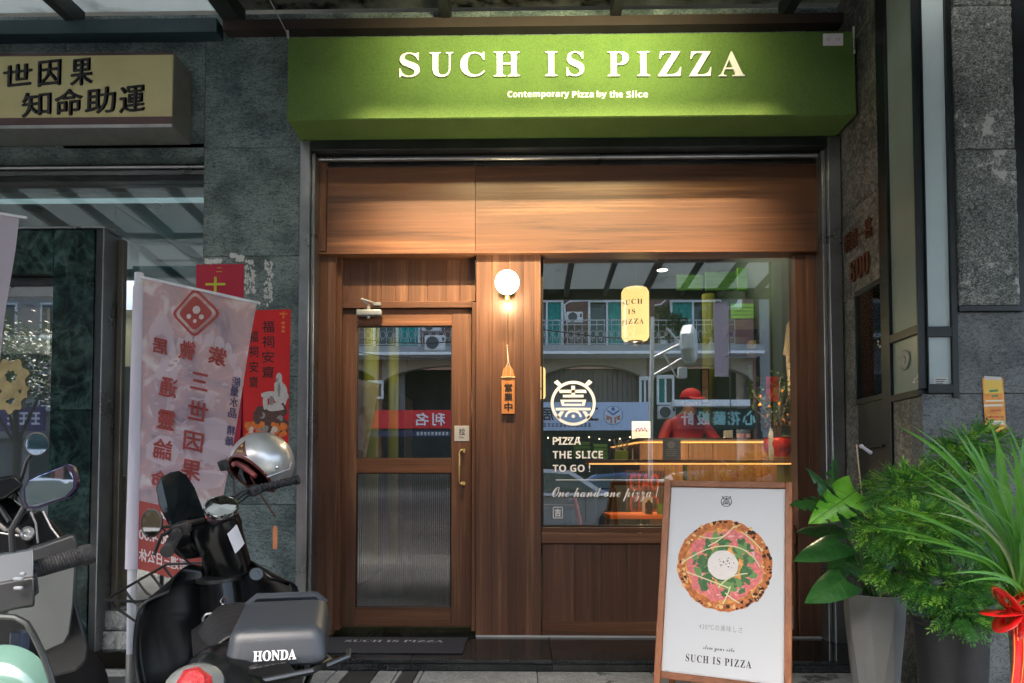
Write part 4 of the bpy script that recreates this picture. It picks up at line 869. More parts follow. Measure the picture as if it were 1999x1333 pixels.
def sprig(mb, P, d, L_, up, nl=7):
    d = d.normalized(); sd = d.cross(up); sd = sd.normalized() if sd.length > .01 else V((1, 0, 0)); n_ = sd.cross(d)
    for k in range(nl):
        t_ = (k+1)/nl; q = P+d*L_*t_-n_*(L_*.25*t_*t_)
        for s_ in ((-1, 1) if k < nl-1 else (0,)):
            l2 = L_*(.42-.20*abs(t_-.45))*rn2.uniform(.8, 1.2); dd = (d*(.65 if s_ else 1)+sd*s_*.8+n_*rn2.uniform(-.25, .25)).normalized(); w_ = l2*.17; pp = dd.cross(n_).normalized()*w_
            mb.add([q, q+dd*l2*.5+pp, q+dd*l2-n_*l2*.15, q+dd*l2*.5-pp], [(0, 1, 2, 3)])
clus = [((1905, 868), 62, 30, -1.30, 200), ((1870, 890), 50, 24, -1.34, 120), ((1775, 955), 78, 42, -1.36, 330), ((1850, 945), 80, 40, -1.25, 260), ((1765, 1040), 75, 45, -1.55, 340), ((1830, 1050), 70, 50, -1.5, 280), ((1800, 1020), 60, 30, -1.66, 200), ((1760, 1110), 52, 36, -1.45, 200), ((1850, 1140), 85, 42, -1.55, 320), ((1900, 1180), 60, 40, -1.5, 220), ((1900, 1040), 70, 60, -1.2, 240), ((1880, 1200), 50, 28, -1.58, 100)]
for ci, ((u, v), ru, rv, y_, n_) in enumerate(clus):
    C_ = at(u, v, y_); sc = (y_+4.33)/1333; R_ = V((ru*sc, ru*sc*.75, rv*sc)); up_bias = .35
    for k in range(int(n_*1.0)):
        while True:
            q = V((rn2.uniform(-1, 1), rn2.uniform(-1, 1), rn2.uniform(-1, 1)))
            if .2 < q.length < 1: break
        P = C_+V((q.x*R_.x, q.y*R_.y, q.z*R_.z*.82)); d = V((q.x, q.y*.8-.25, q.z*.7+rn2.uniform(-.35, .4)))
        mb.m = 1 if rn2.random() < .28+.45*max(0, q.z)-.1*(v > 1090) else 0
        sprig(mb, P, d, rn2.uniform(.045, .072), V((0, -.3, 1)), 6)
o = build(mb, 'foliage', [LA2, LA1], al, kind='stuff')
mb = MB()
for ci, ((u, v), ru, rv, y_, n_) in enumerate(clus):
    C_ = at(u, v, y_); b0_ = V((pc2.x+rn2.uniform(-.05, .05), pc2.y+rn2.uniform(-.04, .04), pc2.z-.03)); mb.tube([b0_, b0_.lerp(C_, .5)+V((rn2.uniform(-.03, .03), .03, 0)), C_], [.009, .007, .004], 7)
build(mb, 'stems', M('bark_stem', (.10, .085, .06), .8, 0, .3, 60), al)
# strap-leaved plant with bow
SYp = -1.93
dp = thing('strap_leaf_plant', 'tall strap-leaved plant at the right edge tied with a red ribbon', 'potted plant', (at(1990, 1250, SYp).x, SYp, PZ))
LS = leafmat('strap_green', (.03, .15, .008), (.08, .27, .02), scale=5, gloss=.45, transl=.35)
LSY = leafmat('strap_pale', (.16, .26, .09), (.28, .36, .15), scale=5, gloss=.35, transl=.3)
def strap(A, C_, B, w_, twist=0.):
    mb = MB(); n = 14; prev = None; A, C_, B = V(A), V(C_), V(B); rows = []
    for i in range(n+1):
        t_ = i/n; p = A*(1-t_)**2+C_*2*t_*(1-t_)+B*t_*t_; d = ((C_-A)*(1-t_)+(B-C_)*t_).normalized(); s_ = d.cross(V((0, -1, .35))).normalized(); s_ = Matrix.Rotation(twist*t_, 3, d) @ s_; nn = s_.cross(d)
        ww = w_*(.55+.9*t_ if t_ < .35 else (1-((t_-.35)/.65)**2.2)*.865+.01)
        rows.append([p-s_*ww/2+nn*ww*.14, p, p+s_*ww/2+nn*ww*.14])
    return mb.loft(rows, cap=False, closed=False)
bs = at(1990, 1195, SYp)
tips = [(1775, 828, -2.0), (1840, 812, -1.8), (1922, 805, -2.1), (1998, 842, -2.0), (1782, 872, -1.9), (1975, 870, -2.2), (1752, 902, -1.75), (1832, 945, -1.8), (1712, 986, -1.9), (1795, 958, -2.1), (1770, 1010, -2.0), (1805, 1075, -2.2), (1850, 1120, -2.2), (2040, 850, -2.0), (2080, 930, -1.9), (2010, 815, -1.7), (1880, 835, -1.6), (1905, 900, -2.3), (1870, 870, -2.15), (1945, 850, -1.7), (2120, 1020, -2.0), (2100, 1100, -2.1), (1820, 1000, -2.3), (1890, 975, -2.35), (1930, 1000, -2.3), (1960, 920, -2.35), (2030, 960, -2.3)]
tips += [(u+rn2.uniform(-45, 45), v+rn2.uniform(-10, 60), y_+rn2.uniform(-.25, .2)) for u, v, y_ in tips[:20]]
for k, (u, v, y_) in enumerate(tips):
    B = at(u, v, y_); A = bs+V((rn2.uniform(-.025, .025), rn2.uniform(-.025, .025), rn2.uniform(-.01, .04))); dist = (B-A).length
    C_ = A.lerp(B, .5)+V(((A.x-B.x)*.28, 0, dist*.20)); build(strap(A, C_, B, rn2.uniform(.016, .027) if v < 1000 else .015, rn2.uniform(-.6, .6)), 'leaf', LSY if k in (9, 22, 7) else LS, dp, smooth='all')
build(MB().tube([(bs.x, bs.y, bs.z+.02), (bs.x+.005, bs.y, PZ+.25)], [.035, .03], 12), 'stem', M('fibrous_stem', (.10, .09, .05), .8, 0, .3, 50), dp)
build(MB().lathe([(0, 0), (.10, 0), (.13, .26), (.138, .26), (.138, .29), (.12, .29), (.118, .26), (0, .26)], (bs.x+.01, bs.y, PZ), 28), 'pot', M('clay_red_pot', (.16, .02, .018), .3, 0, .2, 8), dp, smooth=True)
bow = thing('ribbon_bow', 'glossy red ribbon bow with gold edges tied around the strap-leaved plant', 'ribbon', at(1965, 1270, SYp-.07))
RED = M('red_ribbon', (.55, .008, .008), .25, 0, .15, 20, coat=.3)
GLD_ = M('gold_edge', (.7, .4, .05), .3, .6)
bc = at(1974, 1192, SYp-.075)
def ribbon(pts, wid, name, mat=RED, ax=V((0, -1, 0))):
    rows = []; rows2 = []; rows3 = []; pts = [V(p) for p in pts]
    for i in range(len(pts)):
        d = (pts[min(i+1, len(pts)-1)]-pts[max(i-1, 0)]).normalized(); s_ = d.cross(ax).normalized()
        rows.append([pts[i]-s_*wid/2, pts[i]+s_*wid/2]); rows2.append([pts[i]-s_*wid*.44+ax*.001, pts[i]-s_*wid*.38+ax*.001]); rows3.append([pts[i]+s_*wid*.38+ax*.001, pts[i]+s_*wid*.44+ax*.001])
    o = build(MB().loft(rows, cap=False, closed=False), name, mat, bow, smooth='all', solid=.0006); build(MB().loft(rows2, cap=False, closed=False).loft(rows3, cap=False, closed=False), 'gold_stripe', GLD_, o)
for ang, L_, wd in ((2.25, .085, .05), (3.2, .095, .05), (3.9, .075, .045), (.9, .08, .05), (-.1, .09, .05), (4.6, .06, .045)):
    dv = V((math.cos(ang), -.25, math.sin(ang))); pts = []
    for i in range(13):
        t_ = i/12; th = math.pi*2*t_; pts.append(bc+dv*(L_*.5*(1-math.cos(th)))+V((0, -1, 0))*(.034*math.sin(th))+V((0, -.01, 0)))
    ribbon(pts, wd, 'ribbon_loop', ax=V((-math.sin(ang), 0, math.cos(ang))))
for dx, L_ in ((-.012, .32), (.03, .40), (.055, .25)):
    pts = [bc+V((dx*t_*1.2, -.03-.01*math.sin(5*t_+dx*40), -L_*t_)) for t_ in [i/8 for i in range(9)]]; ribbon(pts, .036, 'ribbon_tail')
# ================================================================== red papers on the left wall
RP = [M('crimson_paper', (.36, .006, .03), .5, 0, .1), M('red_paper', (.62, .010, .012), .45, 0, .08), M('gold_green_ink', (.42, .50, .03), .5), M('statue_white', (.55, .53, .50), .6, 0, .15, 60), M('rock_brown', (.10, .05, .04), .7, 0, .4, 60), M('flower_orange', (.75, .20, .03), .6, 0, .3, 50), M('ink_dark', (.02, .008, .01), .6), M('statue_grey', (.26, .25, .24), .6, 0, .3, 60), M('flower_pale', (.7, .6, .5), .6)]
def wp(u, v, o=.0): p = at(u, v, WY); return V((p.x, WY-.002-o, p.z))
def quad(mb, m_, u0, v0, u1, v1, o): mb.m = m_; mb.add([wp(u0, v1, o), wp(u1, v1, o), wp(u1, v0, o), wp(u0, v0, o)], [(0, 1, 2, 3)])
mb = MB(); mb.m = 0; mb.add([wp(384, 900), wp(474, 900), wp(476, 515), wp(383, 517)], [(0, 1, 2, 3)]); mb.m = 2
text(mb, '二', wp(423, 531, .0008), XR, ZU, wid=.035, hei=.028); text(mb, '十', wp(402, 572, .0008), XR, ZU, wid=.12, hei=.10, fat=.03)
single(mb, 'red_calendar_poster', RP, 'crimson paper with a yellow-green character, partly behind the hanging flag', 'poster')
mb = MB(); mb.m = 1; mb.add([wp(470, 866), wp(563, 866), wp(568, 604), wp(478, 606)], [(0, 1, 2, 3)])
mb.m = 6
for i, ch in enumerate('福祠安齋'): text(mb, ch, wp(512, 649+i*29.5, .0008), XR, ZU, wid=.075, hei=.072, fat=.012); text(mb, ch, wp(487, 668+i*29.5, .0008), XR, ZU, wid=.055, hei=.07, fat=.012)
mb.m = 5; quad(mb, 5, 552, 608, 555, 622, .0006); quad(mb, 5, 546, 611, 561, 614, .0007)
for i in range(3): quad(mb, 5, 550, 628+i*8, 556, 633+i*8, .0006)
rq = random.Random(2)
def dblob(mb, m_, u, v, ru, rv, o, n=12, j=.15):
    mb.m = m_; mb.add([wp(u+ru*(1+rq.uniform(-j, j))*math.cos(-6.2832*i/n), v+rv*(1+rq.uniform(-j, j))*math.sin(-6.2832*i/n), o) for i in range(n)], [list(range(n))])
ly = 0
for (m_, u, v, ru, rv) in [(4, 530, 826, 30, 20), (4, 512, 815, 18, 22), (4, 545, 800, 16, 16)]+[(rq.choice([4, 7, 4]), rq.uniform(495, 560), rq.uniform(800, 850), 7, 7) for _ in range(26)]+[(3, 545, 738, 6, 10), (3, 545, 756, 10, 14), (3, 548, 775, 15, 14), (3, 526, 771, 17, 7), (3, 518, 785, 5, 14), (3, 538, 795, 18, 8), (7, 545, 760, 3, 14), (7, 530, 782, 5, 9), (7, 541, 742, 2.5, 4), (3, 556, 770, 5, 20)]+[(rq.choice([5, 5, 8]), rq.uniform(482, 560), rq.uniform(826, 858), 5, 5) for _ in range(22)]+[(5, 553, 833, 8, 9), (8, 536, 838, 6, 6), (5, 484, 830, 7, 7)]:
    ly += 1; dblob(mb, m_, u, v, ru, rv, .0006+ly*.00001)
single(mb, 'red_temple_poster', RP, 'bright red poster with black seal characters and a white seated statue', 'poster')
# ================================================================== hanging flags
FY = -1.2
ff = thing('hanging_flag', 'pale pink street flag seen from behind with mirrored red characters on a white pole', 'flag', at(258, 1400, FY))
def fpt(u, v, o=0.):
    w1 = .010*math.sin((u-262)*.055+v*.006)+.007*math.sin(v*.021+u*.02); p = at(u, v, FY); return V((p.x, FY-.004+w1*min(1, max(0, (u-285)/60.))-o, p.z))
def uv2(s_, t_):
    L_ = (282-20*t_, 543+565*t_); Rr = (505-100*t_, 590+555*t_); return L_[0]+(Rr[0]-L_[0])*s_, L_[1]+(Rr[1]-L_[1])*s_
def flagmat(t):
    N = t.nodes; tc = N.new('ShaderNodeTexCoord'); n = N.new('ShaderNodeTexNoise'); n.inputs['Scale'].default_value = 5.5; n.inputs['Detail'].default_value = 7; n.inputs['Distortion'].default_value = 1.6; t.links.new(tc.outputs['Object'], n.inputs['Vector'])
    r_ = ramp(t, [(.28, (.40, .34, .43)), (.40, (.56, .46, .52)), (.5, (.66, .48, .52)), (.58, (.78, .72, .76)), (.68, (.85, .82, .84)), (.8, (.55, .55, .64))]); t.links.new(n.outputs['Fac'], r_.inputs['Fac']); return r_.outputs[0]
def flat(c):
    def fn(t):
        n = t.nodes.new('ShaderNodeRGB'); n.outputs[0].default_value = c4(c); return n.outputs[0]
    return fn
FM = cloth('flag_cloth', flagmat, .5); FR = cloth('flag_red_band', flat((.48, .12, .11)), .45); FI = cloth('flag_red_ink', flat((.50, .13, .12)), .45); FW_ = cloth('flag_white_ink', flat((.85, .80, .80)), .4); FD = cloth('flag_dark_ink', flat((.10, .09, .18)), .3); FP = cloth('flag_pale', flat((.66, .64, .66)), .4); FG = cloth('flag_grey', flat((.42, .41, .47)), .4); FL = cloth('flag_sleeve', flat((.78, .76, .84)), .35)
tb = .765
mb = MB(); mb.grid(lambda s_, t_: fpt(*uv2(s_, t_*tb)), 60, 80); fc = build(mb, 'flag_cloth', FM, ff, smooth='all')
mb = MB(); mb.grid(lambda s_, t_: fpt(*uv2(s_, tb+t_*(1-tb)-.0)), 60, 24); build(mb, 'flag_lower_band', FR, ff, smooth='all')
def ftext(mb, s, uc, vc, wu, hv, fat=0., o=.0065, mirror=True, sh=.12):
    vs_, fs_, W_, H_ = glyph(s)
    for dx, dy in ((0, 0),)+(((fat, 0), (-fat, 0), (0, fat), (0, -fat)) if fat else ()):
        o += .0001; mb.add([fpt(uc+(-1 if mirror else 1)*((p.x/W_-.5)*wu)+dx+sh*((p.y/H_-.5)*hv), vc-(p.y/H_-.5)*hv+dy+.22*(-(p.x/W_-.5)*wu), o) for p in vs_], fs_)
# printed seated figure and clouds as soft pale shapes
mb = MB(); ly = 0
def fb(u, v, ru, rv, m_, n=16, j=.12):
    global ly
    ly += 1; mb.m = m_; mb.add([fpt(u+ru*(1+rq.uniform(-j, j))*math.cos(-6.2832*i/n), v+rv*(1+rq.uniform(-j, j))*math.sin(-6.2832*i/n), .0012+.000012*ly) for i in range(n)], [list(range(n))])
for a_ in range(13): q = a_/12*math.pi; fb(390+78*math.cos(q), 750-90*math.sin(q), 9, 15, 0, 9, .25)
fb(315, 660, 24, 34, 0); fb(316, 625, 11, 14, 0); fb(316, 668, 13, 17, 1); fb(366, 770, 44, 60, 0); fb(366, 700, 16, 20, 1); fb(400, 840, 50, 26, 0); fb(372, 850, 34, 40, 1); fb(330, 880, 45, 30, 0); fb(420, 880, 40, 30, 0); fb(345, 930, 60, 24, 1); fb(400, 935, 44, 20, 0); fb(310, 780, 16, 40, 1)
for _ in range(150): fb(rq.uniform(295, 440), rq.uniform(700, 945), rq.uniform(2, 7), rq.uniform(1.5, 4), rq.choice([0, 1, 1]), 8, .3)
build(mb, 'flag_print', [cloth('flag_pale_print', flat((.72, .63, .68)), .45), cloth('flag_grey_print', flat((.60, .48, .54)), .45)], fc)
for ch, u, v, s_ in (('居', 314, 676, 26), ('微', 368, 685, 34), ('紫', 427, 696, 32), ('三', 394, 746, 30), ('世', 390, 803, 34), ('因', 380, 862, 34), ('果', 375, 918, 36), ('通', 331, 757, 34), ('靈', 327, 820, 34), ('論', 319, 877, 36), ('命', 313, 936, 32)): mb = MB(); ftext(mb, ch, u, v, s_, s_*1.05, fat=1.0); build(mb, 'flag_character', FI, fc)
mb = MB()
for q, (ra, rb) in enumerate(((46, 40), (33, 28))):
    pts = [fpt(383+ra*(math.cos(k*6.2832/24)**3*.45+math.cos(k*6.2832/24)*.55), 612+ra*(math.sin(k*6.2832/24)**3*.45+math.sin(k*6.2832/24)*.55), .0065) for k in range(24)]; pin = [fpt(383+rb*(math.cos(k*6.2832/24)**3*.45+math.cos(k*6.2832/24)*.55), 612+rb*(math.sin(k*6.2832/24)**3*.45+math.sin(k*6.2832/24)*.55), .0065) for k in range(24)]
    mb.add(pts+pin, [(i, (i+1) % 24, (i+1) % 24+24, i+24) for i in range(24)])
    if q: mb.add(pin[::-1], [list(range(24))])
build(mb, 'flag_emblem', FI, fc)
mb = MB()
for u, v, r_ in ((386, 606, 8), (370, 618, 5), (396, 620, 5), (383, 628, 4)): mb.add([fpt(u+r_*math.cos(k*.5236), v+r_*math.sin(k*.5236), .0075) for k in range(12)][::-1], [list(range(12))])
build(mb, 'flag_emblem_dots', FW_, fc)
for (s, uc, vc, wu) in (('週一:2:00-4:00', 345, 1006, 120), ('週六:2:00-4:00', 330, 1046, 120), ('每週三日公休', 318, 1084, 96)): mb = MB(); ftext(mb, s, uc+4, vc+8, wu, 24, fat=.5, sh=0); build(mb, 'flag_white_lettering', FW_, fc)
mb = MB()
for ch, u, v in (('能', 463, 745), ('量', 459, 764), ('水', 457, 785), ('晶', 454, 806), ('精', 451, 840), ('雕', 448, 861), ('高', 437, 890)): ftext(mb, ch, u, v, 17, 18, fat=.35)
build(mb, 'flag_dark_lettering', FD, fc, kind='stuff')
a, b = at(271, 545, FY), at(256, 1110, FY); c = at(253, 1480, FY); c.z = max(c.z, PZ)
build(MB().tube([at(272, 533, FY), at(271, 560, FY)], .020, 12), 'pole_cap', PVC, ff, smooth=True)
build(MB().tube([at(271, 560, FY), at(258, 1110, FY)], [.024, .030], 12), 'flag_sleeve', FL, ff, smooth=True)
build(MB().tube([at(258, 1110, FY), at(256, 1275, FY)], .0195, 12), 'pole', PVC, ff, smooth=True)
g = at(254, 1350, FY); g.z = PZ; build(MB().tube([at(256, 1275, FY), g], .021, 12), 'pole_foot', STEEL, ff, smooth=True)
build(MB().tube([at(274, 540, FY-.01), at(507, 592, FY-.01)], .007, 10), 'crossbar', PVC, ff, smooth=True)
FY2 = -1.05
f2 = thing('hanging_flag', 'blank lilac street flag cut by the left edge of view', 'flag', at(-60, 1300, FY2))
def f2pt(s_, t_): u = -110+(146-60*t_)*s_; v = 400+22*s_+480*t_; p = at(u, v, FY2); return (p.x, FY2+.008*math.sin(s_*7+t_*9), p.z)
build(MB().grid(f2pt, 16, 22), 'flag_cloth', cloth('lilac_cloth', flat((.66, .62, .74)), .45), f2, smooth='all')
build(MB().tube([at(-112, 398, FY2-.01), at(52, 425, FY2-.01)], .007, 10), 'crossbar', PVC, f2, smooth=True); q = at(-112, 398, FY2); build(MB().tube([q, (q.x-.02, q.y, PZ)], .018, 10), 'pole', PVC, f2, smooth=True)
# ================================================================== neighbour's glass front
nf = thing('neighbour_glass_front', 'frameless glass front of the neighbouring shop with steel head rails', 'shop front', (at(200, 900, 0).x, 0, 0))
ex = at(393, 700, 0).x-.0; ex = xl-.002
z310, z325, z340, z350 = [at(200, v_, 0).z for v_ in (318, 331, 346, 358)]
build(MB().box(-5.5, ex, WY-.0, -.0, zj[4]-.055, zj[4]+.028), 'head_stone', GRAN, nf)
build(MB().box(-5.5, ex, -.02, .10, z325, zj[4]-.056), 'dark_head', BLKM, nf)
build(MB().tube([(-5.5, -.03, z325), (ex, -.03, z325)], .012, 8), 'head_rail', STEEL, nf, smooth=True)
build(MB().box(-5.5, ex, -.02, .06, z340+.004, z325-.014, .003), 'head_rail', STEEL, nf); build(MB().box(-5.5, ex, -.03, .07, z350, z340, .003), 'head_rail', DKSTEEL, nf)
GN = glassmat('neighbour_glass', .07, (.90, .95, .95))
zs_ = at(280, 1190, 0).z
xg = at(218, 700, .02).x
build(MB().box(xg+.002, ex, .02, .028, zs_, z350), 'glass_pane', GN, nf); build(MB().box(-5.5, xg-.002, .02, .028, at(200, 446, .02).z, z350), 'glass_pane', GN, nf)
build(MB().box(-5.5, ex, -.01, .06, zs_-.03, zs_-.001, .003), 'sill_rail', DKSTEEL, nf)
MRB = [stone('pale_marble', [(.13, .15, .15), (.26, .28, .27), (.36, .37, .35), (.48, .48, .46)], scale=9, rough=.25, dist=2.5, bump=0, spots=(3, .62, (.20, .11, .08))), stone('green_marble', [(.003, .008, .008), (.004, .014, .012), (.008, .025, .021), (.02, .05, .045)], scale=5, rough=.16, dist=2.5, bump=0, spots=(3.2, .66, (.10, .20, .17)), strand=(1.6, .22, (.12, .2, .18)))]
zq = [at(280, v_, -.08).z for v_ in (1193, 1232, 1268)]
build(MB().box(xg-.12, ex, -.08, .1, zq[1]+.006, zq[0]+.0, .003), 'sill_stone', MRB[0], nf); build(MB().box(xg-.12, ex, -.10, .1, zq[2], zq[1], .003), 'sill_stone', MRB[0], nf)
build(MB().box(-5.5, ex, -.14, .1, PZ, zq[2]-.006, .003), 'sill_stone', BLKG, nf)
MATS['green_marble'].node_tree.nodes['Principled BSDF'].inputs['Specular IOR Level'].default_value = .2
# dark wedge by the sill
mb = MB().prism([(0, 0), (.5, 0), (.5, .20), (.10, .20), (0, .06)], (at(322, 1268, -.3).x, -.32, PZ+.01), XR, ZU, -.0)
a_ = at(318, 1268, -.3).x; mb = MB().loft([[(a_, -.34, PZ+.005), (a_+.42, -.34, PZ+.005), (a_+.42, -.13, PZ+.005), (a_, -.13, PZ+.005)], [(a_+.01, -.33, .09), (a_+.42, -.33, .09), (a_+.42, -.13, .10), (a_+.01, -.13, .10)], [(a_+.07, -.30, .20), (a_+.42, -.30, .20), (a_+.42, -.135, .20), (a_+.07, -.135, .20)]])
single(mb, 'plinth_block', BLKG, 'polished black block on the pavement by the glass sill behind the scooter wheel', 'block', bevel=.004)
# portal
po_ = thing('marble_portal', 'veined dark green marble doorway of the neighbouring shop', 'doorway', (at(100, 1250, -.2).x, -.2, PZ))
PYY = -.16
a0_, a1_ = at(97, 800, PYY).x, at(178, 800, PYY).x; zt_ = at(100, 447, PYY).z; zo = at(60, 535, PYY).z
def bm_(x0, x1, z0, z1): build(MB().box(x0+.001, x1-.001, PYY, .015, z0+.001, z1-.001, .003), 'marble_slab', MRB[1], po_)
zm = at(100, 800, PYY).z
bm_(a0_, a1_, PZ, zm); bm_(a0_, a1_, zm, zt_); bm_(-5.2, a0_, zo, zt_)
build(MB().box(a1_+.001, a1_+.055, PYY+.01, .015, PZ, zt_, .003), 'door_edge', DKSTEEL, po_); build(MB().box(a1_+.0565, a1_+.064, PYY-.01, .015, PZ, zt_+.005, .002), 'chrome_strip', STEEL, po_)
build(MB().box(a1_+.066, a1_+.105, -.03, .015, zs_, zt_-.02, .003), 'bronze_mullion', M('bronze_mullion', (.16, .14, .11), .35, .5, .2), po_)
build(MB().box(-5.2, a1_+.07, PYY-.012, .012, zt_+.0005, zt_+.012), 'top_trim', STEEL, po_)
zb1, zb2 = at(60, 552, PYY).z, at(60, 574, PYY).z
build(MB().box(-5.2, a0_-.001, -.10, -.06, zb1, zo-.001, .003), 'door_rail', DKSTEEL, po_); build(MB().box(-5.2, a0_-.001, -.10, -.06, zb2, zb1-.004, .003), 'door_rail', STEEL, po_)
build(MB().box(-5.2, a0_-.001, -.085, -.077, PZ+.03, zb2-.001), 'glass_door', glassmat('portal_glass', .09, (.85, .9, .9)), po_)
# gilded ornament on the door glass
mb = MB(); 
for R0, cx, cz_ in ((34, 22, 735), (28, -4, 760), (26, 20, 780), (20, 36, 762)):
    P = at(cx, cz_, -.087); k = R0/1333*4.24
    o_ = [(P.x+k*(1+.14*math.sin(7*t_))*math.cos(t_), -.0875-.001*(R0-18)*.3, P.z+k*(1+.14*math.sin(7*t_))*math.sin(t_)) for t_ in [6.2832*i/40 for i in range(40)]]; i_ = [(P.x+(x-P.x)*.34, y, P.z+(z-P.z)*.34) for x, y, z in o_]
    mb.add(o_+i_, [(i, (i+1) % 40, (i+1) % 40+40, i+40) for i in range(40)])
build(mb, 'gilt_ornament', M('dull_gold', (.34, .27, .12), .45, .3, .25, 20), po_, label='scalloped gold cloud ornament on the door glass')
# room behind it
rm_ = thing('neighbour_interior', 'pale ceiling and tan wall panels inside the neighbouring shop', 'interior', (-3.2, 2, .1))
CEI = M('grey_ceiling', (.36, .37, .37), .7, 0, .06, 2)
cz_ = z350+.03
for i in range(3): build(MB().box(-5.4+1.28*i, -4.125+1.28*i, .2, 3.4, cz_, cz_+.05), 'ceiling_panel', CEI, rm_)
d_ = ray(300, 386); ys_ = (CAM+d_*((cz_-CAM.z)/d_.z)).y; build(MB().box(-5.4, ex+.2, ys_, ys_+.06, cz_-.012, cz_-.001), 'light_strip', emit('cool_strip', (.7, .95, 1), .045), rm_)
for u, v in ((64, 406), (296, 399)):
    d = ray(u, v); k = (cz_-CAM.z)/d.z; p = CAM+d*k; build(MB().lathe([(.04, 0), (.06, .0), (.06, .008), (0, .008)], (p.x, p.y, cz_-.0085), 18), 'downlight', M('downlight_rim', (.2, .2, .2), .4), rm_)
build(MB().box(-5.4, ex+.2, 3.4, 3.5, .1, cz_), 'back_wall', M('grey_back_wall', (.10, .10, .10), .7, 0, .2, 2), rm_)
build(MB().box(xg-.6, ex+.15, 1.6, 1.66, at(300, 492, 1.6).z, cz_-.001), 'bulkhead', M('brown_grey_bulkhead', (.17, .165, .155), .6, 0, .05), rm_)
for (u0, v0, u1, v1, y, c) in ((-40, 600, 92, 655, 2.2, (.26, .20, .12)), (214, 600, 264, 715, 1.8, (.24, .2, .12)), (-40, 655, 92, 690, 2.1, (.45, .42, .34)), (214, 548, 268, 605, 1.7, (.5, .5, .56))):
    a_, b_, q0, q1 = rect(u0, v0, u1, v1, y); build(MB().box(a_, b_, y, y+.04, q0, q1), 'wall_panel', M('panel_%d' % u0, c, .6, 0, .08), rm_)
a_, b_, q0, q1 = rect(222, 492, 392, 540, .6)
for k in range(3): build(MB().box(a_, b_+.1, .6+.12*k, .64+.12*k, q0+(q1-q0)*k/3, q0+(q1-q0)*(k+.6)/3), 'teal_beam_reflection', M('teal_beam_reflection_%d' % k, (.03, .10+.03*k, .11+.03*k), .4, 0, .2, 4), rm_)  # teal bars added in place of the canopy's reflection in the glass
build(MB().box(-5.5, -5.4, .03, 3.5, 0, cz_), 'side_wall', MATS['grey_back_wall'], rm_)
lamp('neighbour_room_light', 'AREA', (-3.2, 1.6, cz_-.1), 9, (.9, .97, 1), (-3.2, 1.6, 0), 1.6)
for (u, v, y, h, c_) in ((222, 1100, .5, .9, (.20, .13, .07)), (300, 1150, .9, .6, (.03, .04, .04)), (350, 1120, 1.3, .8, (.06, .07, .07))):
    p = at(u, v, y); single(MB().box(p.x-.18, p.x+.18, y, y+.3, .10, .10+h, .01).box(p.x-.2, p.x+.2, y-.02, y+.32, .101+h, .125+h, .004), 'cabinet', M('cabinet_%d' % u, c_, .5, 0, .2), {222: 'tan cabinet behind the glass beside the marble doorway', 300: 'low dark cabinet behind the glass left of the scooter basket', 350: 'dark cabinet deep in the neighbouring room near the granite wall'}[u], 'cabinet')
# ================================================================== black motorbike with round leg shields
HB = (-.865, -2.03)
bk = thing('black_motorbike', 'black step-through motorbike with round meter and grey pillion pad on its rack', 'motorbike', (HB[0], HB[1], PZ), rot=(0, R(-4), R(30))); bk.scale = (1, 1, .955)
ST = R(38); SA = (0, .36)
SP = V((0, .36, .92)); SM = Matrix.Rotation(R(44), 3, V((0, -.42, .907)))
def S(p): return SP+SM @ (V(p)-SP)
def bp(mb, name, mat, steer=False, parent=None, **k):
    if steer: mb.xf(S)
    k.setdefault('smooth', True)
    if parent is not None: return build(mb, name, mat, parent, local=True, **k)
    return build(mb, name, mat, bk, local=True, **k)
def wheel(y, z, r_, steer, x=0.):
    mb = MB().lathe([(r_-.055, -.024), (r_-.04, -.032), (r_-.015, -.030), (r_, -.012), (r_+.002, 0), (r_, .012), (r_-.015, .030), (r_-.04, .032), (r_-.055, .024)], (x, y, z), 40, (1, 0, 0)); t_ = bp(mb, 'tyre', RUB, steer)
    mb = MB().lathe([(r_-.075, -.02), (r_-.056, -.024), (r_-.052, -.02), (r_-.06, 0), (r_-.052, .02), (r_-.056, .024), (r_-.075, .02), (r_-.07, 0), (r_-.075, -.02)], (x, y, z), 40, (1, 0, 0)).lathe([(0, -.05), (.045, -.05), (.05, -.02), (.05, .02), (.045, .05), (0, .05)], (x, y, z), 20, (1, 0, 0))
    for k in range(9):
        a_ = 6.2832*k/9; c_, s_ = math.cos(a_), math.sin(a_); mb.tube([(x, y+.04*c_, z+.04*s_), (x, y+(r_-.07)*c_, z+(r_-.07)*s_)], .007, 6)
    return bp(mb, 'rim', M('rim_grey_%d' % int(y*100), (.10, .11, .11), .35, .6, .1), steer)
wheel(.64, .29, .29, True); wheel(-.56, .29, .29, False, -.08)
# fork, fender
mb = MB()
for s_ in (-1, 1): mb.tube([(s_*.055, .64, .29), (s_*.055, .52, .60), (s_*.04, .42, .80)], [.018, .020, .02], 10)
bp(mb, 'fork', BLK, True)
def fender(y, z, r_, a0, a1, w_, name, steer, x=0.):
    def f(s_, t_):
        a_ = a0+(a1-a0)*s_; q = (t_-.5)*2; rr = r_-.035*abs(q)**2.4; return (x+w_*q*(.75+.25*math.sin(math.pi*s_)), y+rr*math.cos(a_), z+rr*math.sin(a_))
    return bp(MB().grid(f, 22, 10), name, GBLK, steer, solid=.003)
fender(.64, .29, .335, R(-5), R(150), .065, 'front_fender', True)
rfe = fender(-.56, .29, .36, R(20), R(205), .085, 'rear_fender', False, -.08)
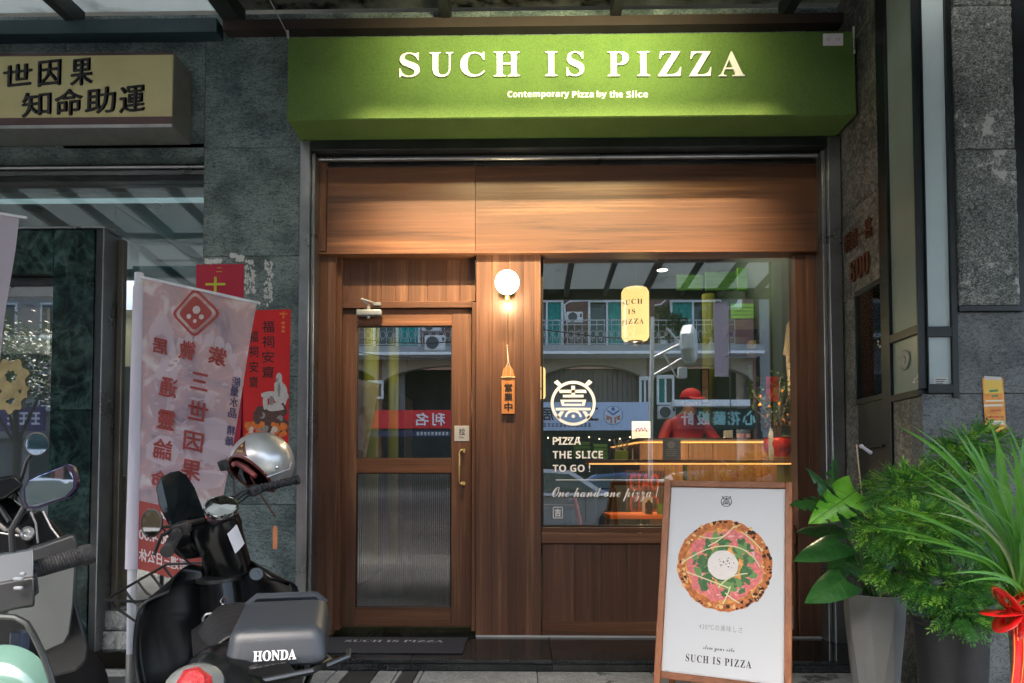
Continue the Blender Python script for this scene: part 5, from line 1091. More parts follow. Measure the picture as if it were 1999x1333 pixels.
# head: headlight shell, meter, screen
mb = MB(); mb.loft([[(rx_*math.cos(a_), yc+ry_*math.sin(a_), z_) for a_ in [6.2832*i/20 for i in range(20)]] for (z_, yc, rx_, ry_) in ((.70, .37, .070, .075), (.78, .37, .078, .085), (.86, .37, .085, .095), (.90, .36, .086, .098), (.928, .35, .078, .09), (.938, .35, .05, .06))]); bp(mb, 'handle_cover', GBLK, True)
mb = MB().lathe([(0, -.01), (.07, -.01), (.085, .03), (.08, .09), (.04, .13), (0, .135)], (0, .44, .88), 22, (0, 1, -.1)); bp(mb, 'headlight_shell', GBLK, True)
mc_ = S((0, .30, .985)); ma = (Matrix.Rotation(-R(30), 3, 'Z') @ V((.30, -.72, .95))).normalized()
mt_ = bp(MB().lathe([(0, 0), (.050, 0), (.058, -.02), (.062, -.004), (.060, .006), (.054, .008), (.053, .0), (0, .0)], mc_, 30, ma), 'meter', CHR, False)
bp(MB().lathe([(0, .0015), (.052, .0015)], mc_, 26, ma), 'meter_dial', M('pale_dial', (.45, .5, .48), .3, 0, .1), False, mt_)
q = V((0, 0, 1)).rotation_difference(ma); mb = MB()
for k in range(9):
    a_ = R(-30+30*k); p0 = mc_+q @ V((.036*math.cos(a_), .036*math.sin(a_), .003)); p1 = mc_+q @ V((.046*math.cos(a_), .046*math.sin(a_), .003)); mb.tube([p0, p1], .0014, 4)
mb.tube([mc_+q @ V((0, 0, .004)), mc_+q @ V((-.028, .022, .004))], .0016, 4); bp(mb, 'dial_marks', INK, False, mt_)
bp(MB().lathe([(0, .0085), (.054, .0075), (.054, .0065), (0, .0065)], mc_, 26, ma), 'meter_glass', glassmat('meter_lens', .10), False, mt_)
mb = MB(); mb.add([S((x_, .47+.02*abs(x_)*8, z_)) for x_, z_ in [(-.085, .93), (.085, .93), (.09, 1.06), (.075, 1.12), (.045, 1.15), (0, 1.158), (-.045, 1.15), (-.075, 1.12), (-.09, 1.06)]], [list(range(9))[::-1]])
o = bp(mb, 'fly_screen', M('smoked_screen', (.01, .014, .016), .12, 0, .2, 12), False, solid=.004, smooth=False)
# handlebar
for s_ in (-1, 1):
    bp(MB().tube([(s_*.05, .36, .955), (s_*.16, .33, .985), (s_*.24, .29, .975)], .011, 10), 'handlebar', BLK, True)
    g_ = MB().tube([(s_*.225, .298, .976), (s_*.35, .225, .955)], [.0165, .0165], 14)
    for k in range(9): t_ = k/9; c_ = V((s_*.225, .298, .976)).lerp(V((s_*.35, .225, .955)), t_+.06); dd = V((s_*.125, -.073, -.021)).normalized(); g_.lathe([(.0165, -.004), (.019, -.002), (.019, .002), (.0165, .004)], c_, 14, dd)
    g_.lathe([(0, -.006), (.021, -.006), (.021, .008), (0, .008)], (s_*.355, .222, .954), 14, (s_, -.55, -.16)); bp(g_, 'grip', RUB, True)
    bp(MB().tube([(s_*.20, .335, .985), (s_*.25, .345, .98), (s_*.35, .275, .962), (s_*.37, .262, .955)], [.009, .006, .005, .006], 8), 'brake_lever', DKSTEEL, True)
    bp(MB().rbox((s_*.195, .305, .98), (.05, .055, .045), .01, 2, rm('Z', -s_*.5)).rbox((s_*.185, .282, .985), (.022, .012, .02), .004, 1), 'switch_box', BLK, True)
for s_ in (-1,):
    me_ = bp(MB().tube([(s_*.19, .33, .99), (s_*.24, .33, 1.01), (s_*.30, .30, 1.035)], [.005, .004, .004], 8), 'mirror', BLK, True)
    ax_ = V((.55, -.8, .1)).normalized()
    cc = S((s_*.335, .26, 1.055)); ax2 = (CAM-V((HB[0], HB[1], PZ))); ax2 = Matrix.Rotation(-R(30), 3, 'Z') @ (ax2-Matrix.Rotation(R(30), 3, 'Z') @ cc); ax2 = (ax2.normalized()+V((-1.15, .1, .1))).normalized()
    bp(MB().lathe([(0, -.022), (.03, -.018), (.048, -.004), (.050, .002), (.046, .003), (.045, 0)], cc, 26, ax2), 'mirror_shell', BLK, False, me_)
    bp(MB().lathe([(0, .0012), (.0455, .0012)], cc, 26, ax2), 'mirror_glass', M('mirror_silver', (.8, .82, .82), .02, 1, 0), False, me_)
bp(MB().tube([(.12, .34, .985), (.17, .36, 1.05), (.16, .36, 1.10)], [.006, .005, .005], 8).rbox((.16, .37, 1.115), (.03, .035, .045), .008, 2), 'phone_mount', BLK, True)
mb = MB()
for s_ in (-1, 1): mb.tube([(s_*.20, .33, .965), (s_*.17, .42, .93), (s_*.10, .46, .82), (s_*.05, .44, .70)], .004, 6); mb.tube([(s_*.18, .34, .98), (s_*.14, .46, .98), (s_*.06, .50, .86)], .0035, 6)
bp(mb, 'cables', RUB, True)
# body
mb = MB(); mb.loft([[(rx_*math.cos(a_), yc+ry_*math.sin(a_), z_) for a_ in [6.2832*i/18 for i in range(18)]] for (z_, yc, rx_, ry_) in ((.30, .26, .085, .07), (.42, .29, .080, .07), (.55, .31, .075, .07), (.66, .325, .072, .065), (.705, .33, .066, .06))]); nk = bp(mb, 'steering_column_cover', GBLK)
def shield(s_):
    def f(a_, t_):
        z_ = .17+.58*t_; wd = .105+.185*math.sin(math.pi*min(1, .18+.62*t_))**.8*(1 if t_ < .86 else 1-((t_-.86)/.14)**2*.45)
        x_ = .045+(wd-.045)*a_; return (s_*x_, .35+.05*t_-.10*a_**2-.03*(1-t_), z_+.02*math.sin(3*a_)-(.07*a_**3 if t_ > .8 else 0)*(t_-.8)/.2)
    mb = MB().grid(f, 12, 20); o = bp(mb, 'leg_shield', GBLK, solid=.007)
    bp(MB().tube([f(1., t_) for t_ in [i/20 for i in range(21)]], .006, 8), 'shield_edge', GBLK if s_ > 0 else DKSTEEL, False, o)
    return o
shl = shield(-1); shr = shield(1)
bdg = bp(MB().lathe([(0, .001), (.012, .001), (.012, .004), (.024, .004), (.026, 0), (0, 0)], (.125, .285, .71), 18, (.1, -1, .25)), 'badge', M('badge_silver', (.05, .06, .06), .4, .6), False, shr)
mb = MB(); mb.rbox((0, .255, .50), (.125, .02, .15), .012, 2); fr0 = bp(mb, 'vent_panel', BLK)
mb = MB()
for k in range(5):
    for s_ in (-1, 1): mb.tube([(s_*.008, .243, .455+.02*k), (s_*.045, .243, .475+.02*k)], .004, 6)
bp(mb, 'vent_slat', DKSTEEL, False, fr0)
bp(MB().tube([(-.07, .232, .36), (-.07, .232, .58), (-.06, .232, .592), (.06, .232, .592), (.07, .232, .58), (.07, .232, .36)], .0055, 8), 'luggage_bar', STEEL)
bp(MB().tube([(0, .255, .60), (0, .228, .615), (.010, .222, .635), (0, .225, .65), (-.010, .228, .635), (-.004, .225, .618)], .003, 6), 'bag_hook', CHR)
mb = MB().grid(lambda s_, t_: (.0+.100*math.cos(R(-118)+s_*.5), .37+.108*math.sin(R(-118)+s_*.5), .80+.085*t_+.02*s_), 5, 2); bp(mb, 'instruction_label', M('label_white', (.55, .56, .58), .5, 0, .05), True)
mb = MB().lathe([(.076, -.008), (.080, -.006), (.080, .006), (.076, .008)], (0, .345, .702), 24, (0, 0, 1)); bp(mb, 'collar', DKSTEEL)
# spine, engine, seat
mb = MB(); mb.loft([[(x_*wd, y_, z_+zz) for x_, zz in ((-1, -.07), (-1, .02), (-.6, .06), (.6, .06), (1, .02), (1, -.07))] for (y_, z_, wd) in ((.27, .36, .06), (.10, .34, .06), (-.08, .42, .085), (-.3, .52, .12), (-.55, .56, .11), (-.72, .56, .07))]); bp(mb, 'body_cover', GBLK)
bp(MB().rbox((0, .03, .24), (.16, .30, .14), .03, 3).lathe([(0, -.12), (.07, -.12), (.08, -.1), (.08, .1), (.07, .12), (0, .12)], (0, -.08, .24), 20, (1, 0, 0)), 'engine', DKSTEEL)
bp(MB().tube([(.10, .05, .17), (.13, -.2, .16), (.15, -.5, .22), (.15, -.75, .26)], [.018, .02, .035, .038], 12), 'exhaust', DKSTEEL)
def seatpt(s_, t_):
    y_ = .06-.46*s_; wd = .07+.055*min(1, s_*2.2); q = (t_-.5)*2
    top = .635+.03*math.sin(math.pi*min(1, s_*.9+.1))-(.06*(1-s_/.12)**2 if s_ < .12 else 0)
    grv = .0035*(abs(math.sin(s_*30))**.3)*(abs(math.sin(q*4))**.2)
    return (wd*q*(1+.0*s_), y_, top-.085*abs(q)**3.2+grv)
bp(MB().grid(seatpt, 40, 24), 'seat', M('quilted_seat', (.010, .010, .011), .5, 0, .2, 40, .1, 200), smooth='all', solid=.01)
bp(MB().loft([[(wd*x_, y_, z_) for x_, z_ in ((-1, .57), (-1, .61), (1, .61), (1, .57))] for y_, wd in ((.05, .07), (-.1, .13), (-.4, .145))]), 'seat_base', BLK)
# pillion pad (a cushion strapped on the rack)
pad = thing('pillion_pad', 'slate grey cushion with white brand lettering strapped on the motorbike rack', 'cushion', (0, 0, 0))
padM = Matrix.Translation((HB[0], HB[1], PZ)) @ Matrix.Rotation(R(30), 4, 'Z')
pc3 = padM @ V((.02, -.55, .592)); pad.location = pc3; pad.rotation_euler = (R(8), 0, R(14)); WM[pad.name] = Matrix.Translation(pc3) @ Euler((R(8), 0, R(14))).to_matrix().to_4x4()
bm = bmesh.new(); bmesh.ops.create_cube(bm, size=1)
for v in bm.verts:
    tp = v.co.z > 0; v.co = V((v.co.x*(.225 if tp else .25), v.co.y*(.25 if tp else .30), .092+.0 if tp else 0)); v.co.y += .015 if tp else 0
bmesh.ops.bevel(bm, geom=bm.edges[:], offset=.034, segments=5, affect='EDGES', profile=.6); bm.verts.index_update()
mb = MB().add([v.co.copy() for v in bm.verts], [[v.index for v in f.verts] for f in bm.faces]); bm.free()
PADM = M('slate_vinyl', (.020, .026, .033), .42, 0, .12, 12, .08, 300)
cu = build(mb, 'cushion', PADM, pad, local=True, smooth=True)
build(MB().tube([(-.105, .135, .075), (-.08, .138, .098), (.08, .138, .098), (.105, .135, .075)], .012, 8), 'piping', PADM, pad, local=True, smooth=True)
mb = MB(); nn = V((0, -1, .22)).normalized(); Ud = V((0, .30, 1)).normalized(); text(mb, 'HONDA', (-.052, -.1525, .026), (1, 0, 0), Ud, wid=.100, hei=.024, kind='serif', fat=.018, depth=.0015)
mb2 = MB(); vs_, fs_, W_, H_ = glyph('HONDA', 'serif')
build(mb, 'lettering', VINYL, pad, local=True)
# rack
mb = MB(); pz_ = .585
rk = [(-.12, -.36, pz_), (-.125, -.66, pz_), (-.10, -.72, pz_), (.10, -.72, pz_), (.16, -.66, pz_), (.15, -.36, pz_)]
mb.tube(rk, .009, 8); mb.tube([(-.125, -.5, pz_-.002), (.155, -.5, pz_-.002)], .007, 8).tube([(-.125, -.62, pz_-.002), (.155, -.62, pz_-.002)], .007, 8)
mb.tube([(.14, -.70, pz_), (.20, -.69, pz_+.01), (.21, -.66, pz_+.02)], .008, 8)
for s_ in (-1, 1): mb.tube([(s_*.12, -.66, pz_), (s_*.10, -.6, .50), (s_*.08, -.5, .42)], .008, 8).tube([(s_*.12, -.40, pz_), (s_*.10, -.42, .52)], .008, 8)
bp(mb, 'rear_rack', DKSTEEL)
bp(MB().rbox((-.06, -.725, pz_+.004), (.035, .016, .012), .003, 1), 'rack_clip', M('yellow_clip', (.4, .38, .1), .5))
# tail lamp
RL = M('red_lens', (.28, .004, .008), .12, 0, .5, 140, .6, 220, coat=.4)
tl = MB(); 
hs = bp(MB().lathe([(0, -.05), (.06, -.05), (.085, -.01), (.078, .03), (.05, .05), (0, .055)], (-.165, -.735, .60), 22, (-.1, -.75, .62), .8, .7), 'tail_housing', M('tail_chrome', (.20, .22, .22), .25, .6, .15), False)
tq = V((0, 0, 1)).rotation_difference(V((-.1, -.75, .62)).normalized()); tc_ = V((-.165, -.735, .60))
rings = []
for h_, k_ in ((.030, 1.), (.052, .92), (.066, .55)): rings.append([tc_+tq @ V((x_*k_, y_*k_, h_)) for x_, y_ in ((-.04, -.028), (0, -.04), (.04, -.028), (.042, .0), (.016, .036), (-.016, .036), (-.042, .0))])
bp(MB().loft(rings), 'tail_lamp', RL, False, hs, smooth=False)
# front basket rack
mb = MB()
for k in range(5):
    x_ = -.14+.07*k; mb.tube([(x_, .50, .67), (x_, .60, .62), (x_, .80, .60), (x_, .86, .66), (x_, .88, .72)], .0055, 7)
mb.tube([(-.16, .50, .68), (.16, .50, .68)], .006, 7).tube([(-.16, .88, .72), (-.17, .70, .70), (-.16, .50, .70)], .006, 7).tube([(.16, .88, .72), (.17, .70, .70), (.16, .50, .70)], .006, 7).tube([(-.16, .88, .72), (.16, .88, .72)], .006, 7).tube([(-.15, .70, .60), (.15, .70, .60)], .006, 7)
bp(mb, 'front_carrier', BLK, True)
bp(MB().tube([(-.06, -.05, .2), (-.16, -.08, .012)], .011, 8), 'side_stand', DKSTEEL); bp(MB().tube([(-.2, .05, .26), (.2, .05, .26)], .014, 8).tube([(-.2, .05, .26), (-.29, .05, .27)], .02, 10).tube([(.2, .05, .26), (.29, .05, .27)], .02, 10), 'foot_peg', RUB)
# helmet hanging over the right mirror
hc = at(512, 903, -1.42); HR = .128
he = thing('silver_helmet', 'silver open-face helmet with a red triangular sticker hung on the motorbike handlebar', 'helmet', hc-V((0, 0, .13)))
HM = M('silver_paint', (.55, .57, .56), .33, .65, .05, 4, coat=.35)
hrot = rm('Z', R(-14)) @ rm('X', R(-7)) @ rm('Y', R(6))
def hp_(th, ph, r_=HR): return hc+hrot @ V((r_*math.sin(th)*math.cos(ph), r_*1.12*math.sin(th)*math.sin(ph), r_*1.03*math.cos(th)))
def hcut(ph):   # lowest polar angle by direction; the face opening looks towards lower left (ph about -110 deg)
    d = math.atan2(math.sin(ph-R(-100)), math.cos(ph-R(-100))); k = max(0, math.cos(d*.78))**1.6 if abs(d) < 2.0 else 0
    return R(150)-R(62)*k
NPH = 48
mb = MB().grid(lambda s_, t_: hp_(max(.001, hcut(6.2832*s_)*t_), 6.2832*s_), NPH, 18); sh_ = build(mb, 'shell', HM, he, smooth='all')
build(MB().grid(lambda s_, t_: hp_(max(.001, hcut(6.2832*s_)*t_), 6.2832*s_, HR*.93), NPH, 12), 'liner', M('dark_lining', (.035, .012, .012), .9, 0, .3, 40), he, smooth='all')
build(MB().tube([hp_(hcut(6.2832*i/60), 6.2832*i/60, HR*.985) for i in range(60)], .0065, 8, closed=True), 'edge_trim', M('oxblood_trim', (.11, .018, .014), .4, 0, .1), he, smooth=True)
def hsurf(x, y, o=.0012):
    th0, ph0 = R(74), R(-96); return hp_(th0-y/HR, ph0+x/(HR*math.sin(th0)), HR+o)
mb = MB(); 
def tri(w_, o): mb.grid(lambda s_, t_: hsurf((s_-.5)*2*w_*(1-t_), -w_*.75+t_*w_*1.75, o), 8, 10)
mb.m = 0; tri(.040, .0016); mb.m = 1; tri(.033, .0022); mb.m = 2
text(mb, 'evo', (0, 0, 0), XR, ZU, wid=.030, hei=.010, kind='sansb', fn=lambda x, y: hsurf(x-.015, y-.017, .0030)); mb.add([hsurf(.005*math.cos(a_), .012+.006*math.sin(a_), .003) for a_ in [6.2832*i/10 for i in range(10)]], [list(range(10))])
build(mb, 'sticker', [M('sticker_maroon', (.16, .02, .012), .4, 0, 0), M('sticker_brown', (.10, .03, .012), .4, 0, 0), M('sticker_gold', (.62, .42, .14), .4, 0, 0)], sh_)
sp = hp_(R(98), R(-25)); build(MB().lathe([(0, 0), (.007, 0), (.006, .004), (0, .006)], sp, 12, (sp-hc)), 'snap_stud', CHR, he, smooth=True); sp2 = hp_(R(112), R(-45)); build(MB().lathe([(0, 0), (.005, 0), (.004, .003), (0, .004)], sp2, 12, (sp2-hc)), 'snap_stud', BRASS, he, smooth=True)
e0 = hp_(R(82), R(5), HR+.004); build(MB().tube([e0, e0+V((.002, -.02, -.03)), hp_(R(118), R(-38), HR+.005)], .0025, 6), 'chin_cord', PVC, he, smooth=True)
lt = V(hp_(R(124), R(-70), HR*.97)); l2 = at(538, 1010, -1.45); l3 = at(537, 1028, -1.45); l4 = at(537, 1072, -1.45)
build(MB().tube([lt, lt.lerp(l2, .5)+V((-.004, 0, 0)), l2], .0032, 6), 'leather_cord', M('oxblood_cord', (.10, .025, .018), .6), he, smooth=True)
build(MB().prism([(-.009, 0), (.009, 0), (.010, .085), (.006, .098), (-.006, .098), (-.010, .085)], (l4.x, l4.y-.003, l4.z), XR, ZU, .004), 'leather_tag', M('tan_leather', (.52, .20, .08), .5, 0, .15, 60), he, bevel=.001)
build(MB().tube([hp_(R(100), R(-125), HR*.8), hp_(R(112), R(-95), HR*.72), hp_(R(124), R(-60), HR*.9)], [.012, .014, .010], 8).lathe([(0, 0), (.012, 0), (.010, .004), (0, .005)], hp_(R(104), R(-115), HR*.93), 14, (-.5, -1, 0)), 'chin_strap', M('dull_red_strap', (.25, .05, .05), .6, 0, .2), he, smooth=True)
build(MB().tube([hp_(R(112), R(-108), HR*.7), hp_(R(124), R(-98), HR*.92), hp_(R(140), R(-88), HR*1.0)], [.012, .011, .008], 8), 'strap_buckle', BLK, he, smooth=True)
# ================================================================== scooters at the left edge
sc1 = thing('mint_scooter', 'mint green scooter with rectangular mirror and grey inner leg shield, nearest the lower left corner', 'scooter', (-1.35, -2.95, PZ))
def P1(u, v, d): return at(u, v, -4.33+d)
GRYM = M('grey_inner_shield', (.06, .067, .065), .45, 0, .12, 9, rvar=.1); MINT = M('mint_paint', (.085, .165, .135), .14, 0, .04, 6, coat=.7); SLV = M('slate_top_cover', (.022, .03, .037), .45, 0, .06)
g0, g1 = P1(66, 1112, 1.55), P1(168, 1083, 1.62)
mb = MB().tube([g0, g1], .020, 16); dd = (g1-g0).normalized()
for k in range(14): mb.lathe([(.02, -.002), (.0215, 0), (.02, .002)], g0.lerp(g1, .1+.055*k), 16, dd)
mb.lathe([(0, -.012), (.024, -.012), (.025, .0), (.023, .014), (0, .016)], g1, 16, dd); build(mb, 'grip', RUB, sc1, smooth=True)
mb = MB(); mb.loft([[P1(u_, v_+dv, d_) for dv, d_ in ((-26, 1.62), (-32, 1.70), (-30, 1.45), (30, 1.42), (60, 1.5), (40, 1.66))] for u_, v_ in ((-160, 1120), (0, 1112), (52, 1104), (66, 1100))]); build(mb, 'handle_cover', SLV, sc1, smooth=True, bevel=.006)
mb = MB(); mb.loft([[P1(u_, v_+dv, d_) for dv, d_ in ((28, 1.40), (28, 1.62), (88, 1.56), (88, 1.40))] for u_, v_ in ((-160, 1112), (0, 1108), (40, 1100), (68, 1096))]); sw = build(mb, 'switch_box', BLK, sc1, smooth=True, bevel=.006)
for (u_, v_, w_) in ((36, 1130, .02), (36, 1148, .018), (45, 1120, .01)): build(MB().rbox(P1(u_, v_, 1.385), (w_, .008, .007), .002, 1), 'switch_button', M('button_grey', (.18, .2, .22), .3), sc1)
build(MB().tube([P1(66, 1120, 1.45), P1(70, 1155, 1.43), P1(50, 1175, 1.42), P1(10, 1190, 1.42), P1(-20, 1215, 1.42)], .006, 8).tube([P1(60, 1130, 1.45), P1(56, 1160, 1.43), P1(30, 1180, 1.43)], .0045, 8), 'brake_hose', RUB, sc1, smooth=True)
build(MB().tube([P1(26, 1095, 1.5), P1(22, 1035, 1.5), P1(48, 990, 1.5)], .0065, 8), 'mirror_stem', BLK, sc1, smooth=True)
mpts = [(48, 955), (56, 938), (75, 928), (130, 908), (140, 912), (147, 935), (146, 952), (130, 970), (72, 990), (56, 990), (50, 980)]
mcx = P1(98, 950, 1.48); m0 = [P1(u_, v_, 1.47+.0004*(u_-98)) for u_, v_ in mpts]
mb = MB().loft([[mcx+(p-mcx)*.75+V((0, .028, 0)) for p in m0], [mcx+(p-mcx)*1.04+V((0, .012, 0)) for p in m0], [mcx+(p-mcx)*1.05 for p in m0], [mcx+(p-mcx)*.97-V((0, .001, 0)) for p in m0]]); ms_ = build(mb, 'mirror_shell', M('purple_black_shell', (.018, .012, .03), .2, 0, .1), sc1, smooth=True)
mb = MB().add([mcx+(p-mcx)*.955-V((0, .0022, 0)) for p in m0], [list(range(11))]); build(mb, 'mirror_glass', MATS['mirror_silver'], ms_)
# grey inner shield
sp_ = [(18, 1185), (52, 1120), (78, 1098), (146, 1072), (147, 1110), (143, 1180), (136, 1235), (126, 1254), (85, 1272), (50, 1290), (15, 1298)]
f0 = [P1(u_, v_, 2.02) for u_, v_ in sp_]; cc_ = P1(80, 1190, 2.02)
build(MB().loft([[P1(u_, v_, 2.05) for u_, v_ in sp_], f0, [cc_+(p-cc_)*.985-V((0, .004, 0)) for p in f0]]), 'inner_leg_shield', GRYM, sc1, smooth=True)
sp2_ = [(10, 1120), (60, 1070), (146, 1040), (160, 1062), (158, 1180), (172, 1230), (182, 1262), (178, 1290), (150, 1310), (60, 1333), (0, 1345)]
sp2_ = [(u_-(8 if u_ > 150 else 0), v_) for u_, v_ in sp2_]; f1 = [P1(u_, v_, 2.09) for u_, v_ in sp2_]; build(MB().loft([[P1(u_-6, v_, 2.18) for u_, v_ in sp2_], f1]), 'outer_shell', BLK, sc1, smooth=True, bevel=.01)
mb = MB().loft([[P1(u_, v_, 1.35+d_) for u_, v_ in ((-120, 1500), (-60, 1290), (-10, 1262), (35, 1262), (70, 1288), (92, 1330), (102, 1400), (100, 1500))] for d_ in (.0, .10, .2)]); 
def mintf(s_, t_):
    a_ = math.pi*s_; u_ = 10-105*math.cos(a_); v_ = 1400-142*math.sin(a_)**.8; p = P1(u_-12*t_, v_+14*t_*t_, 1.36+.26*t_); return (p.x, p.y, p.z)
build(MB().grid(mintf, 24, 10).xf(lambda p: p), 'mint_bodywork', MINT, sc1, smooth='all')
def mintface(s_, t_):
    p = V(mintf(s_, 0)); q = P1(10, 1420, 1.36); r_ = q.lerp(p, t_); return (r_.x, r_.y-.07*math.sqrt(max(0, 1-t_*t_)), r_.z)
build(MB().grid(mintface, 24, 10), 'mint_bodywork', MINT, sc1, smooth='all')
build(MB().tube([P1(u_, v_, 1.32) for u_, v_ in ((-60, 1206), (0, 1203), (30, 1205), (52, 1216), (66, 1240), (84, 1278), (98, 1318), (108, 1360), (112, 1420))], .006, 8), 'chrome_edge', DKSTEEL, sc1, smooth=True)
mb = MB().loft([[P1(u_, v_, d_) for u_, v_ in ((-60, 1208), (0, 1205), (32, 1208), (52, 1220), (66, 1244), (84, 1282), (100, 1340), (105, 1420), (-60, 1420))] for d_ in (1.70, 1.62)]); build(mb, 'seat_side', BLK, sc1, smooth=True)
build(MB().rbox(P1(38, 1252, 1.56), (.03, .03, .05), .006, 2), 'seat_latch', M('slate_blue_plastic', (.07, .09, .13), .4), sc1)
# second scooter, black
sc2 = thing('black_scooter', 'gloss black scooter with a round chrome-rimmed badge, parked behind the mint scooter', 'scooter', (-2.6, -2.1, PZ))
prof2 = [(-140, 1400), (-140, 985), (-10, 968), (25, 972), (60, 1000), (84, 995), (112, 1030), (142, 1068), (120, 1110), (80, 1400)]
def P2(u, v, d): return at(u, v, -4.33+d)
f2_ = [P2(u_, v_, 2.30) for u_, v_ in prof2]; cen2 = P2(0, 1150, 2.30)
build(MB().loft([[P2(u_-8, v_, 2.55) for u_, v_ in prof2], f2_, [cen2+(p-cen2)*.82-V((0, .09, 0)) for p in f2_]]), 'front_fairing', GBLK, sc2, smooth=True, bevel=.012)
bb = P2(55, 1041, 2.19); bg_ = build(MB().lathe([(.017, 0), (.022, 0), (.023, .004), (.020, .007), (.017, .004)], bb, 24, (0, -1, .1)), 'badge_ring', STEEL, sc2, smooth=True)
spi = [bb+V((.0125*(1-t_*.55)*math.cos(9*t_+1), -.004, .0125*(1-t_*.55)*math.sin(9*t_+1))) for t_ in [i/22 for i in range(23)]]; build(MB().tube(spi, .0018, 6), 'swirl_mark', STEEL, bg_, smooth=True)
for pts in (((60, 1000), (70, 1022), (74, 1060)), ((84, 998), (100, 1030), (128, 1066)), ((-40, 1030), (0, 1040), (38, 1046))): build(MB().tube([P2(u_, v_, 2.17) for u_, v_ in pts], .003, 6), 'chrome_line', STEEL, sc2, smooth=True)
build(MB().tube([P2(28, 975, 2.3), P2(45, 925, 2.3), P2(52, 900, 2.3), P2(62, 886, 2.3)], [.008, .006, .005, .005], 8), 'mirror_stem', BLK, sc2, smooth=True)
mm = P2(72, 867, 2.28); mx_ = (V((0, -1, 0))+V((.1, 0, .05))).normalized(); mr_ = build(MB().lathe([(0, -.02), (.02, -.016), (.038, -.004), (.041, .002), (.037, .003), (.036, 0)], mm, 26, mx_), 'mirror', BLK, sc2, smooth=True); build(MB().lathe([(0, .001), (.037, .001)], mm, 26, mx_), 'mirror_glass', MATS['mirror_silver'], mr_)
build(MB().tube([P2(-140, 905, 2.28), P2(-40, 950, 2.27), P2(0, 990, 2.25), P2(20, 1020, 2.2)], .008, 8).tube([P2(-10, 940, 2.28), P2(30, 955, 2.26), P2(46, 990, 2.22)], .005, 8), 'handlebar', BLK, sc2, smooth=True)
build(MB().loft([[P2(u_, v_, d_) for u_, v_ in ((-140, 965), (-20, 935), (30, 925), (48, 948), (10, 975), (-140, 1000))] for d_ in (2.38, 2.22)]), 'handle_cover', GBLK, sc2, smooth=True, bevel=.01)
w2 = P2(150, 1250, 2.35); build(MB().lathe([(.16, -.045), (.2, -.055), (.235, -.04), (.245, 0), (.235, .04), (.2, .055), (.16, .045)], (w2.x-.12, w2.y, PZ+.245), 36, (.95, -.3, 0)), 'tyre', RUB, sc2, smooth=True)
build(MB().lathe([(0, -.03), (.16, -.04), (.16, .04), (0, .03)], (w2.x-.12, w2.y, PZ+.245), 24, (.95, -.3, 0)), 'rim', DKSTEEL, sc2, smooth=True)
# ================================================================== inside the pizza shop
room = thing('shop_interior', 'dark green room of the pizza shop seen through the window', 'interior', (.4, 3, 0))
DGW = M('dark_green_wall', (.010, .022, .014), .7, 0, .2, 3); CEI2 = M('black_ceiling', (.012, .013, .013), .8, 0, .1)
build(MB().box(-1.5, 2.6, 4.9, 5.0, 0, 4.0), 'back_wall', DGW, room); build(MB().box(-1.55, -1.5, .16, 4.9, 0, 4.0), 'side_wall', DGW, room); build(MB().box(2.55, 2.6, .3, 4.9, 0, 4.0), 'side_wall', DGW, room); build(MB().box(-1.5, 2.55, .17, 4.9, 4.0, 4.1), 'ceiling', CEI2, room)
build(MB().box(-1.5, a-9e9 if False else at(616, 800, .1).x, .12, .17, 0, 4.0).box(at(1556, 800, .1).x+.02, 2.6, .12, .17, 0, 4.0), 'front_return', CEI2, room)
LED = emit('warm_led', (1, .46, .12), .30)
CW = wood('counter_walnut', 'x', srgb(90, 55, 35), srgb(140, 90, 60), srgb(185, 125, 85), stretch=10)
# bar under the window
wbar = thing('window_bar', 'dark bar shelf across the window with a glowing amber light strip', 'bar shelf', (at(1350, 905, .8).x, .9, 0))
a_, b_, q0, q1 = rect(1150, 897, 1550, 903, .75)
build(MB().box(a_, b_+.02, .75, 1.10, q0, q1, .003), 'shelf_board', CW, wbar)
build(MB().box(a_, b_, .755, .765, q0-.014, q0-.003), 'light_strip', LED, wbar); xv = at(1549, 920, .75).x; build(MB().box(xv-.006, xv, .75, .76, at(1549, 1010, .75).z, q0-.015), 'light_strip', LED, wbar)
build(MB().box(b_+.0, b_+.05, .75, 1.1, 0, q0-.001, .003), 'end_panel', M('olive_panel', (.10, .16, .03), .6, 0, .1), wbar)
for x_ in (a_+.08, (a_+b_)/2): build(MB().box(x_, x_+.03, 1.0, 1.03, .001, q0-.001), 'bar_leg', BLKM, wbar)
ZBAR = q1
lamp('bar_glow', 'AREA', ((a_+b_)/2, .70, q0-.05), 0.6, (1, .55, .18), ((a_+b_)/2, 1.0, .2), .6)
# counter
ct = thing('service_counter', 'walnut service counter lit by an amber strip under its top', 'counter', (at(1370, 880, 1.9).x, 2.1, 0))
k0 = at(1245, 860, 1.9); k1 = at(1500, 860, 1.9); k2 = at(1193, 869, 2.8); zt_ = at(1370, 857, 1.9).z; zt2 = at(1370, 845, 1.9).z
TOPM = M('dark_counter_top', (.05, .035, .04), .3, 0, .2, 6)
mb = MB().prism([(k0.x, 0), (k1.x+.6, 0), (k1.x+.6, .55), (k0.x+.3, .55), (k2.x+.35, .95), (k2.x, .92)], (0, 1.86, zt_+.01), XR, (0, 1, 0), .03); build(mb, 'counter_top', TOPM, ct)
n_ = 8
for i in range(n_): x0_ = k0.x+.02+(k1.x+.6-k0.x)*i/n_; x1_ = k0.x+.02+(k1.x+.6-k0.x)*(i+1)/n_; build(MB().box(x0_+.001, x1_-.001, 1.93, 1.96, .001, zt_-.025, .002), 'counter_panel', WV, ct)
